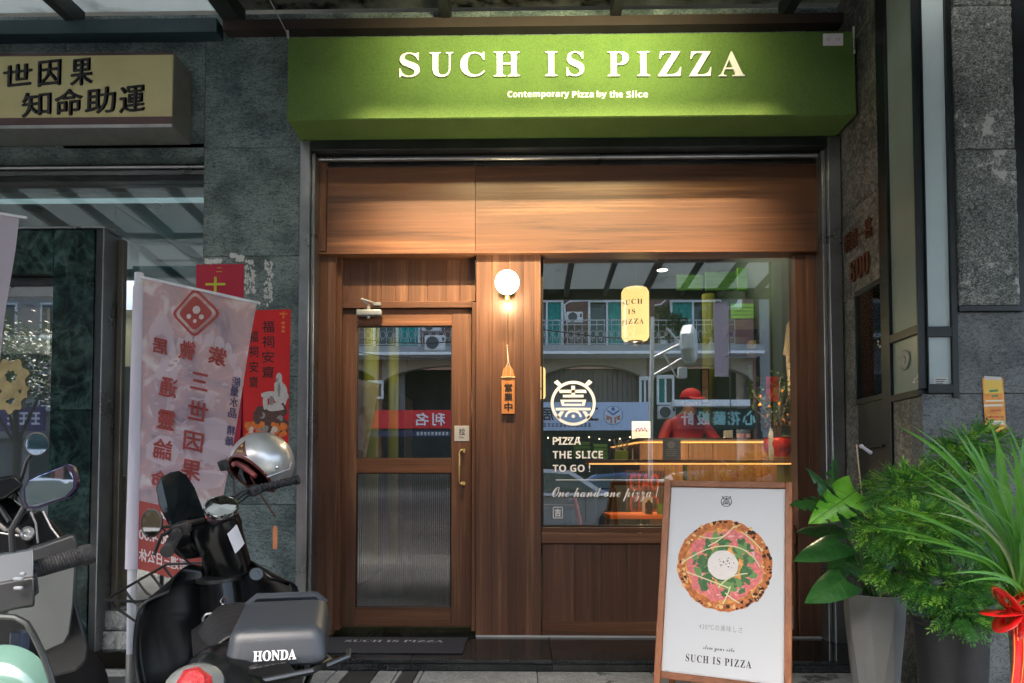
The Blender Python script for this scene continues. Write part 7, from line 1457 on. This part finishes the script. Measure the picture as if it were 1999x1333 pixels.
# ground floor: cream arches with dark shop openings
zg = -.08; a_, b_ = x0, x1
def arch(u0, u1, vp, vb):
    """cream arch band: opening between u0 and u1, crown at vp, springing at vb"""
    xa, xb, _, _ = mrect(u0, 760, u1, 760); zc_ = mir((u0+u1)/2, vp, D0).z; zs_ = mir((u0+u1)/2, vb, D0).z; n = 18; mb = MB()
    top = [(xa+(xb-xa)*i/n, zs0) for i in range(n+1)]; low = [(xa+(xb-xa)*i/n, zs_+(zc_-zs_)*math.sin(math.pi*i/n)**.6) for i in range(n+1)]
    vs_ = [(x, -D0+.02, z) for x, z in top]+[(x, -D0+.02, z) for x, z in low]+[(x, -D0-.4, z) for x, z in low]
    mb.add(vs_, [(i, i+1, n+2+i, n+1+i) for i in range(n)]+[(n+1+i, n+2+i, 2*n+3+i, 2*n+2+i) for i in range(n)]); build(mb, 'arch', CRM, ob); return xa, xb
p_ = []
for (u0, u1) in ((1045, 1262), (1272, 1470), (745, 1035), (565, 735)): p_.append(arch(u0, u1, 712, 745))
p_.sort(); px = [x0]+[q for s in p_ for q in s]+[x1]
for i in range(0, len(px), 2):
    if px[i+1]-px[i] > .02: build(MB().box(px[i], px[i+1], -D0-.4, -D0+.03, zg, zs0), 'pier', BR_, ob)
build(MB().box(x0, x1, -D0-3, -D0-2.9, zg, zs0), 'shop_back', M('dim_shop_back', (.05, .06, .055), .7, 0, .6, .8), ob)
# recessed shutter and frames in the arches
for (u0, v0, u1, v1, c_) in ((1045, 722, 1262, 800, (.17, .15, .13)), (760, 722, 790, 800, (.2, .2, .19))): 
    a_, b_, q0, q1 = mrect(u0, v0, u1, v1, D0+.5); n = int((b_-a_)/.22)
    mb = MB()
    for i in range(n): mb.box(a_+(b_-a_)*i/n+.012, a_+(b_-a_)*(i+1)/n-.012, -D0-.6, -D0-.5, q0, q1)
    build(mb, 'metal_shutter', M('shutter_%d' % u0, c_, .6, 0, .1), ob)
for (u0, v0, u1, v1) in ((1248, 735, 1270, 790), (1282, 732, 1316, 790), (716, 742, 748, 778)): window(u0, v0, u1, v1, 0, D0-.05)
def acu(u0, v0, u1, v1, D, label):
    a_, b_, q0, q1 = mrect(u0, v0, u1, v1, D); t = thing('air_conditioner', label, 'air conditioner', ((a_+b_)/2, -D, q0), group='air conditioners on the building across the street')
    build(MB().box(a_, b_, -D-.05, -D+.28, q0, q1, .03), 'casing', M('ac_white', (.66, .67, .66), .5) if 'ac_white' not in MATS else MATS['ac_white'], t); c = V(((a_+b_)/2-.12*(b_-a_), -D+.281, (q0+q1)/2)); r_ = (q1-q0)*.40
    build(MB().lathe([(0, .012), (r_*.25, .012), (r_*.28, .004), (r_, .004), (r_, .02), (r_*1.06, .02), (r_*1.06, 0)], c, 24, (0, 1, 0)), 'fan_grille', M('fan_dark', (.06, .07, .07), .5) if 'fan_dark' not in MATS else MATS['fan_dark'], t); build(MB().box(b_-.14, b_-.05, -D+.2805, -D+.29, q1-.25, q1-.1), 'side_vent', MATS['fan_dark'], t)
    return t
acu(1105, 611, 1137, 632, D0-.6, 'white air conditioner on the balcony between two teal-curtained windows'); acu(1283, 793, 1317, 818, D0-.3, 'white air conditioner low on the wall above the street banner'); acu(830, 656, 870, 685, D0-.9, 'lower air conditioner on the balcony seen mirrored in the door'); acu(824, 628, 862, 648, D0-.9, 'upper air conditioner above another, mirrored in the door'); acu(1405, 566, 1445, 604, D0-1.5, 'large air conditioner high beside the rightmost balcony window')
a_, b_, q0, q1 = mrect(1107, 634, 1138, 680, D0-.6); single(MB().box(a_, b_, -D0+.3, -D0+.5, q0, q1, .02), 'lattice_planter', M('lattice', (.16, .13, .12), .8, 0, .7, 6), 'brown lattice screen under the balcony air conditioner', 'screen')
mb = MB(); mb.tube([mir(1104, 625, D0-.4), mir(1102, 595, D0-.4), mir(1112, 588, D0-.4), mir(1180, 585, D0-.4)], .04, 6).tube([mir(1404, 586, D0-.4), mir(1390, 584, D0-.4), mir(1302, 583, D0-.4), mir(1290, 594, D0-.4), mir(1278, 596, D0-.4)], .04, 6); single(mb, 'conduit_pipe', WFR, 'white pipes running over the balcony windows across the street', 'pipe')
# banners
def banner(u0, v0, u1, v1, D, col, name, label):
    a_, b_, q0, q1 = mrect(u0, v0, u1, v1, D); t = thing(name, label, 'shop sign', ((a_+b_)/2, -D, q0)); build(MB().box(a_, b_, -D-.08, -D, q0, q1, .01), 'sign_panel', M('banner_%d' % u0, col, .5, 0, .05, 1), t); return t
def mtext(mb, s, u0, v0, u1, v1, D, **k):
    a_, b_, q0, q1 = mrect(u0, v0, u1, v1, D); return text(mb, s, (b_, -D+.012, q0), (-1, 0, 0), ZU, wid=b_-a_, hei=q1-q0, **k)
DB = D0-1.35
def mbars(mb, u0, v0, u1, v1, D, n):
    a_, b_, q0, q1 = mrect(u0, v0, u1, v1, D); w_ = (b_-a_)/n
    for i in range(n):
        x = a_+w_*i
        for z0_, z1_ in ((0, .16), (.42, .58), (.84, 1.)): mb.box(x+w_*.12, x+w_*.8, -D+.001, -D+.012, q0+(q1-q0)*z0_, q0+(q1-q0)*z1_)
        mb.box(x+w_*.42, x+w_*.54, -D+.001, -D+.014, q0, q1)
    return mb
t = banner(1030, 785, 1266, 840, DB, (.42, .52, .68), 'blue_shop_banner', 'pale blue shop banner with a round three-figure logo across the street')
mb = MB()
for s, u0, u1 in (('居', 1060, 1080), ('工', 1140, 1168)): mtext(mb, s, u0, 796, u1, 820, DB, fat=.03)
build(mb, 'lettering', INK, t); mb = MB(); mbars(mb, 1060, 826, 1155, 833, DB, 12); build(mb, 'small_print', INK, t, kind='stuff')
c = mir(1197, 811, DB); c.y += .01; R_ = 19/1333*(DB+4.4+.14)
lg = [M('logo_ring', (.05, .16, .32), .5, 0, 0), M('logo_white', (.55, .6, .68), .5, 0, 0), M('logo_blue', (.03, .14, .36), .5, 0, 0), M('logo_brown', (.38, .16, .10), .5, 0, 0)]; mb = MB()
def disc(m_, x, z, r_, o): mb.m = m_; mb.add([(c.x+x*R_+r_*R_*math.cos(-k*.3142), c.y+o, c.z+z*R_+r_*R_*math.sin(-k*.3142)) for k in range(20)][::-1], [list(range(20))])
disc(0, 0, 0, 1, .002); disc(1, 0, 0, .93, .004); disc(2, 0, .66, .2, .006); disc(3, -.55, -.3, .19, .006); disc(3, .55, -.3, .19, .006)
for m_, pts in ((2, [(-.62, .42), (0, -.02), (.62, .42), (.62, .62), (0, .2), (-.62, .62)]), (3, [(-.75, .05), (-.12, -.18), (-.12, -.85), (-.3, -.85), (-.3, -.3), (-.75, -.1)]), (3, [(.75, .05), (.12, -.18), (.12, -.85), (.3, -.85), (.3, -.3), (.75, -.1)])): mb.m = m_; mb.add([(c.x+x*R_, c.y+.007, c.z+z*R_) for x, z in pts], [list(range(6))])
build(mb, 'logo', lg, t)
t = banner(1322, 797, 1476, 838, DB, (.012, .03, .028), 'dark_florist_banner', 'black florist banner with pale outlined characters across the street'); mb = MB(); mb2 = MB()
for s, u0 in (('計', 1330), ('設', 1361), ('藝', 1392), ('花', 1421), ('心', 1450)): mtext(mb, s, u0, 803, u0+24, 829, DB, fat=.035)
build(mb, 'lettering', M('mint_letters', (.28, .55, .52), .5), t)
a_, b_, q0, q1 = mrect(1316, 780, 1465, 793, DB-.3); single(MB().box(a_, b_, -DB-.4, -DB+.3, q0, q1, .02), 'awning_box', WFR, 'grey-white awning box above the black florist banner', 'awning')
t = banner(640, 800, 1020, 836, DB, (.62, .012, .02), 'red_banner', 'long red shop banner with white characters mirrored in the door glass'); mb = MB()
for s, u0 in (('名', 812), ('利', 844)): mtext(mb, s, u0, 806, u0+24, 830, DB, fat=.02)
build(mb, 'lettering', VINYL, t)
t = banner(640, 839, 1020, 852, DB+.1, (.02, .03, .08), 'navy_strip_sign', 'thin navy strip sign under the long red banner'); mb = MB(); mbars(mb, 812, 843, 876, 849, DB+.1, 9); build(mb, 'small_print', VINYL, t, kind='stuff')
t = banner(130, 770, 262, 830, DB, (.035, .04, .10), 'navy_web_banner', 'dark navy shop banner with white lettering mirrored in the left glass'); mb = MB(); mtext(mb, '樓梯升', 200, 778, 256, 792, DB, fat=.02); mtext(mb, 'www.carel', 205, 798, 256, 810, DB, kind='sansb'); mtext(mb, '0800', 222, 816, 256, 824, DB); build(mb, 'lettering', VINYL, t)
t = banner(-60, 795, 96, 842, DB, (.07, .04, .14), 'purple_banner', 'purple shop banner mirrored in the marble doorway glass'); mb = MB()
mbars(mb, 22, 806, 92, 830, DB, 3); build(mb, 'sign_strokes', VINYL, t, kind='stuff')
c = mir(45, 732, DB-.5); t = thing('round_clock_sign', 'round black and gold clock-like sign over the purple banner', 'sign', c-V((0, 0, .9))); k = 38/1333*(DB+4); build(MB().lathe([(0, 0), (k, 0), (k, .06), (k*.9, .08), (0, .08)], c, 32, (0, 1, 0)), 'disc', INK, t)
mb = MB().lathe([(k*.9, .0), (k, .0), (k, .02), (k*.9, .02)], c+V((0, .09, 0)), 32, (0, 1, 0))
for i in range(12): a2 = .5236*i; q = c+V((k*.74*math.cos(a2), .09, k*.74*math.sin(a2))); mb.box(q.x-.07, q.x+.07, q.y, q.y+.01, q.z-.09, q.z+.09)
build(mb, 'numerals', WHT, t); build(MB().lathe([(0, 0), (k*.4, 0), (k*.3, .01), (0, .01)], c+V((0, .09, 0)), 6, (0, 1, 0)), 'centre_star', M('sign_gold', (.6, .32, .05), .5), t)
# other buildings left and right
def block(xa, xb, z1, col, label, D, seed):
    t = thing('street_building', label, 'building', ((xa+xb)/2, -D, -.08)); r_ = random.Random(seed); build(MB().box(xa, xb, -D-8, -D, -.08, z1), 'wall', M('block_%d' % seed, col, .8, 0, .12, .6), t)
    n = int((xb-xa)/3); gl_ = MATS['window_dark_glass']
    for f in range(1, int(z1/3.3)):
        for i in range(n):
            x = xa+(xb-xa)*(i+.5)/n; z = 1.2+3.3*f; w_ = build(MB().box(x-.95, x+.95, -D, -D+.06, z-.05, z+1.55).box(x-1.2, x+1.2, -D, -D+.5, z-.25, z-.1), 'window', WFR, t); build(MB().box(x-.85, x-.04, -D+.061, -D+.07, z+.05, z+1.45).box(x+.04, x+.85, -D+.061, -D+.07, z+.05, z+1.45), 'pane', gl_, w_)
    for i in range(n): x = xa+(xb-xa)*(i+.5)/n; build(MB().box(x-1.3, x+1.3, -D+.001, -D+.05, -.07, 2.9), 'shopfront', MATS['dim_shop_back'] if i % 2 else M('roll_shutter', (.16, .16, .155), .6, 0, .1) if 'roll_shutter' not in MATS else MATS['roll_shutter'], t)
    build(MB().box(xa, xb, -D, -D+.25, 3.0, 3.3), 'canopy_edge', GRC, t)
block(x0-15.2, x0-.2, 14, (.34, .33, .30), 'pale grey apartment block left of the brown building', D0+.5, 3); block(x1+.3, x1+11, 12, (.25, .25, .26), 'dark grey apartment block right of the brown building', D0+.3, 4); block(x0-34, x0-15.6, 11, (.36, .29, .24), 'low tan block farthest along the street', D0+1, 5)
# cars
def car(u, D, col, label, flip=1, name='parked_car'):
    """car whose near front wheel mirrors at u"""
    p = mir(u, 1010, D); zr = -.2; t = thing(name, label, 'car', (p.x-flip*1.35, -D-.8, zr)); cx = p.x-flip*1.35
    if col not in CM: CM[col] = M('car_paint_%d' % len(CM), col, .35, .3, .03, 2)
    pm_ = CM[col]; f = flip
    side = [(-2.15, .35), (-2.2, .75), (-2.1, .98), (-1.75, 1.02), (-1.05, 1.40), (-.3, 1.46), (.45, 1.42), (1.15, 1.02), (1.95, .88), (2.2, .68), (2.22, .35)]
    low = [(-2.15, .3), (-2.18, .6), (-2.1, .93), (-1.75, .98), (-1.1, 1.0), (-.3, 1.0), (.5, 1.0), (1.15, .98), (1.95, .86), (2.2, .66), (2.22, .3)]
    def ring(w_, pts): return [(cx+f*x, -D-.8+w_, zr+z) for x, z in pts]
    mb = MB().loft([ring(-.80, low), ring(-.86, [(x, min(z, .9)) for x, z in low]), ring(.86, [(x, min(z, .9)) for x, z in low]), ring(.80, low)]); build(mb, 'body', pm_, t, smooth=True)
    cab = [(-1.72, .98), (-1.05, 1.40), (-.3, 1.46), (.45, 1.42), (1.12, .98)]; i_ = V((cx, 0, zr+.98))
    def cr(w_, k): return [(cx+f*x*k, -D-.8+w_, zr+.98+(z-.98)) for x, z in cab]
    build(MB().loft([cr(-.78, 1), [(q[0], q[1]+.22 if q[2] > zr+1.2 else q[1], q[2]) for q in cr(-.82, 1.02)], [(q[0], q[1]-.22 if q[2] > zr+1.2 else q[1], q[2]) for q in cr(.82, 1.02)], cr(.78, 1)][1:3]), 'roof', pm_, t, smooth=True)
    for w_, sg_ in ((.835, 1), (-.835, -1)):
        for q in (((-1.5, 1.0), (-1.0, 1.33), (-.32, 1.38), (-.32, 1.0)), ((-.22, 1.0), (-.22, 1.38), (.42, 1.34), (.95, 1.0))):
            build(MB().add([(cx+f*x, -D-.8+w_*(1-(z-1.0)*.48)+sg_*.012, zr+z) for x, z in q], [(0, 1, 2, 3)]), 'side_window', MATS['window_dark_glass'], t, solid=.01)
    build(MB().add([(cx+f*x, -D-.8+y, zr+z) for x, y, z in ((1.09, -.66, 1.02), (1.09, .66, 1.02), (.50, .56, 1.40), (.50, -.56, 1.40))], [(0, 1, 2, 3)]), 'windscreen', MATS['window_dark_glass'], t, solid=.012)
    for x in (-1.35, 1.35):
        for w_ in (-.8, .8):
            wh = build(MB().lathe([(.2, -.1), (.31, -.1), (.33, -.06), (.33, .06), (.31, .1), (.2, .1)], (cx+f*x, -D-.8+w_, zr+.33), 24, (0, 1, 0)), 'wheel', RUB, t, smooth=True); build(MB().lathe([(0, -.08), (.2, -.09), (.2, .09), (0, .08)], (cx+f*x, -D-.8+w_, zr+.33), 12, (0, 1, 0)), 'rim', STEEL, wh)
    for w_ in (-.62, .62): build(MB().rbox((cx+f*2.16, -D-.8+w_, zr+.68), (.12, .34, .12), .04, 2), 'headlight', M('headlight', (.6, .62, .64), .1) if 'headlight' not in MATS else MATS['headlight'], t); build(MB().rbox((cx-f*2.13, -D-.8+w_, zr+.82), (.12, .32, .16), .04, 2), 'tail_light', M('tail_red', (.45, .01, .01), .2) if 'tail_red' not in MATS else MATS['tail_red'], t)
    for x in (-.27, .75): build(MB().box(cx+f*x-.005, cx+f*x+.005, -D+.056, -D+.064, zr+.35, zr+.93), 'door_seam', INK, t)
    for x in (-.5, .45): build(MB().rbox((cx+f*x, -D+.07, zr+.82), (.16, .03, .03), .01, 1), 'door_handle', pm_, t)
    return t
CM = {}
car(1200, 9.6, (.34, .37, .40), 'silver car parked nearest the window, seen mirrored behind the lettering', 1); car(1330, 15.5, (.05, .10, .18), 'dark blue car on the road, mirrored right of the silver car', 1); car(150, 12, (.40, .42, .44), 'white car mirrored in the left glass beside the flag pole', -1); car(700, 14.5, (.5, .5, .5), 'grey car mirrored low in the door', 1); car(1560, 10.5, (.08, .09, .10), 'black car parked farthest right along the kerb', 1)
# street lamp with box sign
p0, p1 = mir(1274, 640, 8.2), mir(1270, 860, 8.2)
t = thing('street_sign_pole', 'grey street pole with arms and a white octagonal sign box', 'street pole', (p1.x, p1.y, -.2)); build(MB().tube([(p1.x, p1.y, -.2), (p1.x, p1.y, p1.z), (p0.x, p0.y, p0.z+.2)], [.05, .045, .035], 12), 'pole', M('pole_grey', (.42, .45, .46), .4, .4, .1), t, smooth=True)
q = mir(1345, 672, 8.2); build(MB().tube([mir(1272, 700, 8.2), mir(1335, 668, 8.2)], .022, 8).tube([mir(1272, 735, 8.2), mir(1330, 700, 8.2)], .018, 8).tube([mir(1295, 690, 8.2), mir(1322, 738, 8.2)], .016, 8).tube([mir(1302, 640, 8.2), mir(1328, 672, 8.2)], .016, 8), 'arm', MATS['pole_grey'], t, smooth=True)
build(MB().lathe([(0, -.12), (.30, -.12), (.36, -.08), (.36, .08), (.30, .12), (0, .12)], q, 8, (.93, .38, 0)), 'sign_box', M('box_white', (.36, .42, .44), .4), t); build(MB().rbox(mir(1332, 728, 8.2), (.16, .14, .2), .02, 2), 'junction_box', MATS['box_white'], t)
t = thing('hanging_street_banner', 'lilac vertical street banner on a thin pole at the right of the window reflection', 'banner', (mir(1405, 900, 11).x, -11, -.2)); a_, b_, q0, q1 = mrect(1394, 590, 1422, 735, 11); build(MB().grid(lambda s_, t_: (a_+(b_-a_)*s_, -11+.02*math.sin(5*s_+4*t_), q0+(q1-q0)*t_), 8, 12), 'banner_cloth', cloth('dim_lilac', flat((.15, .14, .2)), .3), t, smooth='all'); build(MB().tube([(b_+.03, -11, -.2), (b_+.03, -11, q1+.1)], .012, 8).tube([(a_, -11, q1), (b_+.03, -11, q1)], .012, 6), 'pole', DKSTEEL, t)
mb = MB()
for (ua, va, ub, vb) in ((640, 676, 940, 692), (640, 650, 940, 660), (1040, 640, 1420, 655)): 
    A, B = mir(ua, va, 20), mir(ub, vb, 20); mb.tube([A+(B-A)*t_+V((0, 0, -.25*math.sin(math.pi*t_))) for t_ in [i/10 for i in range(11)]], .02, 5)
single(mb, 'overhead_cables', INK, 'thin black cables sagging across the street', 'cables', kind='stuff')
# trees and balcony plants
LT = leafmat('street_tree_leaf', (.015, .05, .012), (.05, .12, .03), scale=1.5)
def crown(c, r_, n, leaf, rnd, sz=(1, 1, .8)):
    mb = MB(); cl = [c+V((rnd.gauss(0, .45)*r_*sz[0], rnd.gauss(0, .45)*r_*sz[1], rnd.gauss(0, .4)*r_*sz[2])) for _ in range(14)]
    for k in range(n):
        P = rnd.choice(cl)+V((rnd.gauss(0, .2), rnd.gauss(0, .2), rnd.gauss(0, .17)))*r_; d = V((rnd.uniform(-1, 1), rnd.uniform(-1, 1), rnd.uniform(-.6, .6))).normalized()*leaf; s_ = d.cross(V((rnd.uniform(-1, 1), .3, 1))).normalized()*leaf*.28; mb.add([P, P+d*.5+s_, P+d, P+d*.5-s_], [(0, 1, 2, 3)])
    return mb
for i, (u, D, h, r_, lab) in enumerate(((225, 19, 4.6, 1.9, 'leafy street tree mirrored between the flag pole and doorway'), (40, 18, 4.8, 2.0, 'leafy street tree mirrored in the marble doorway'), (1640, 19.3, 4.4, 1.6, 'small street tree beyond the black florist banner'))):
    p = mir(u, 900, D); t = thing('street_tree', lab, 'tree', (p.x, -D, -.2), group='street trees across the road'); rn3 = random.Random(i+20)
    mb = MB().tube([(p.x, -D, -.2), (p.x+.1, -D, h*.4), (p.x, -D, h*.7)], [.14, .11, .07], 9)
    for k in range(5): a2 = 1.257*k; mb.tube([(p.x+.05, -D, h*.45), (p.x+.9*math.cos(a2), -D+.9*math.sin(a2), h*.85)], [.06, .02], 6)
    build(mb, 'trunk', M('tree_bark', (.10, .08, .06), .9, 0, .3, 10) if 'tree_bark' not in MATS else MATS['tree_bark'], t, smooth=True); build(crown(V((p.x, -D, h)), r_, 5200, .16, rn3), 'crown', LT, t, kind='stuff')
for i, (u, v, D, r_, lab) in enumerate(((1296, 628, D0-.9, .55, 'bushy potted plant left on the balcony by the right window'), (1322, 640, D0-.9, .5, 'potted plant in front of the rightmost balcony window'), (1385, 655, D0-.9, .42, 'small balcony plant at the right end of the railing'))):
    p = mir(u, v, D); t = thing('balcony_plant', lab, 'potted plant', (p.x, -D, zs1), group='potted plants on the balcony'); build(MB().lathe([(0, 0), (.16, 0), (.2, .35), (0, .33)], (p.x, -D, zs1), 14), 'pot', WHT, t); build(MB().tube([(p.x, -D, zs1+.3), p], .02, 6), 'stem', MATS['tree_bark'], t); build(crown(p, r_, 900, .16, random.Random(50+i), (1, .6, 1.1)), 'foliage', LT, t, kind='stuff')
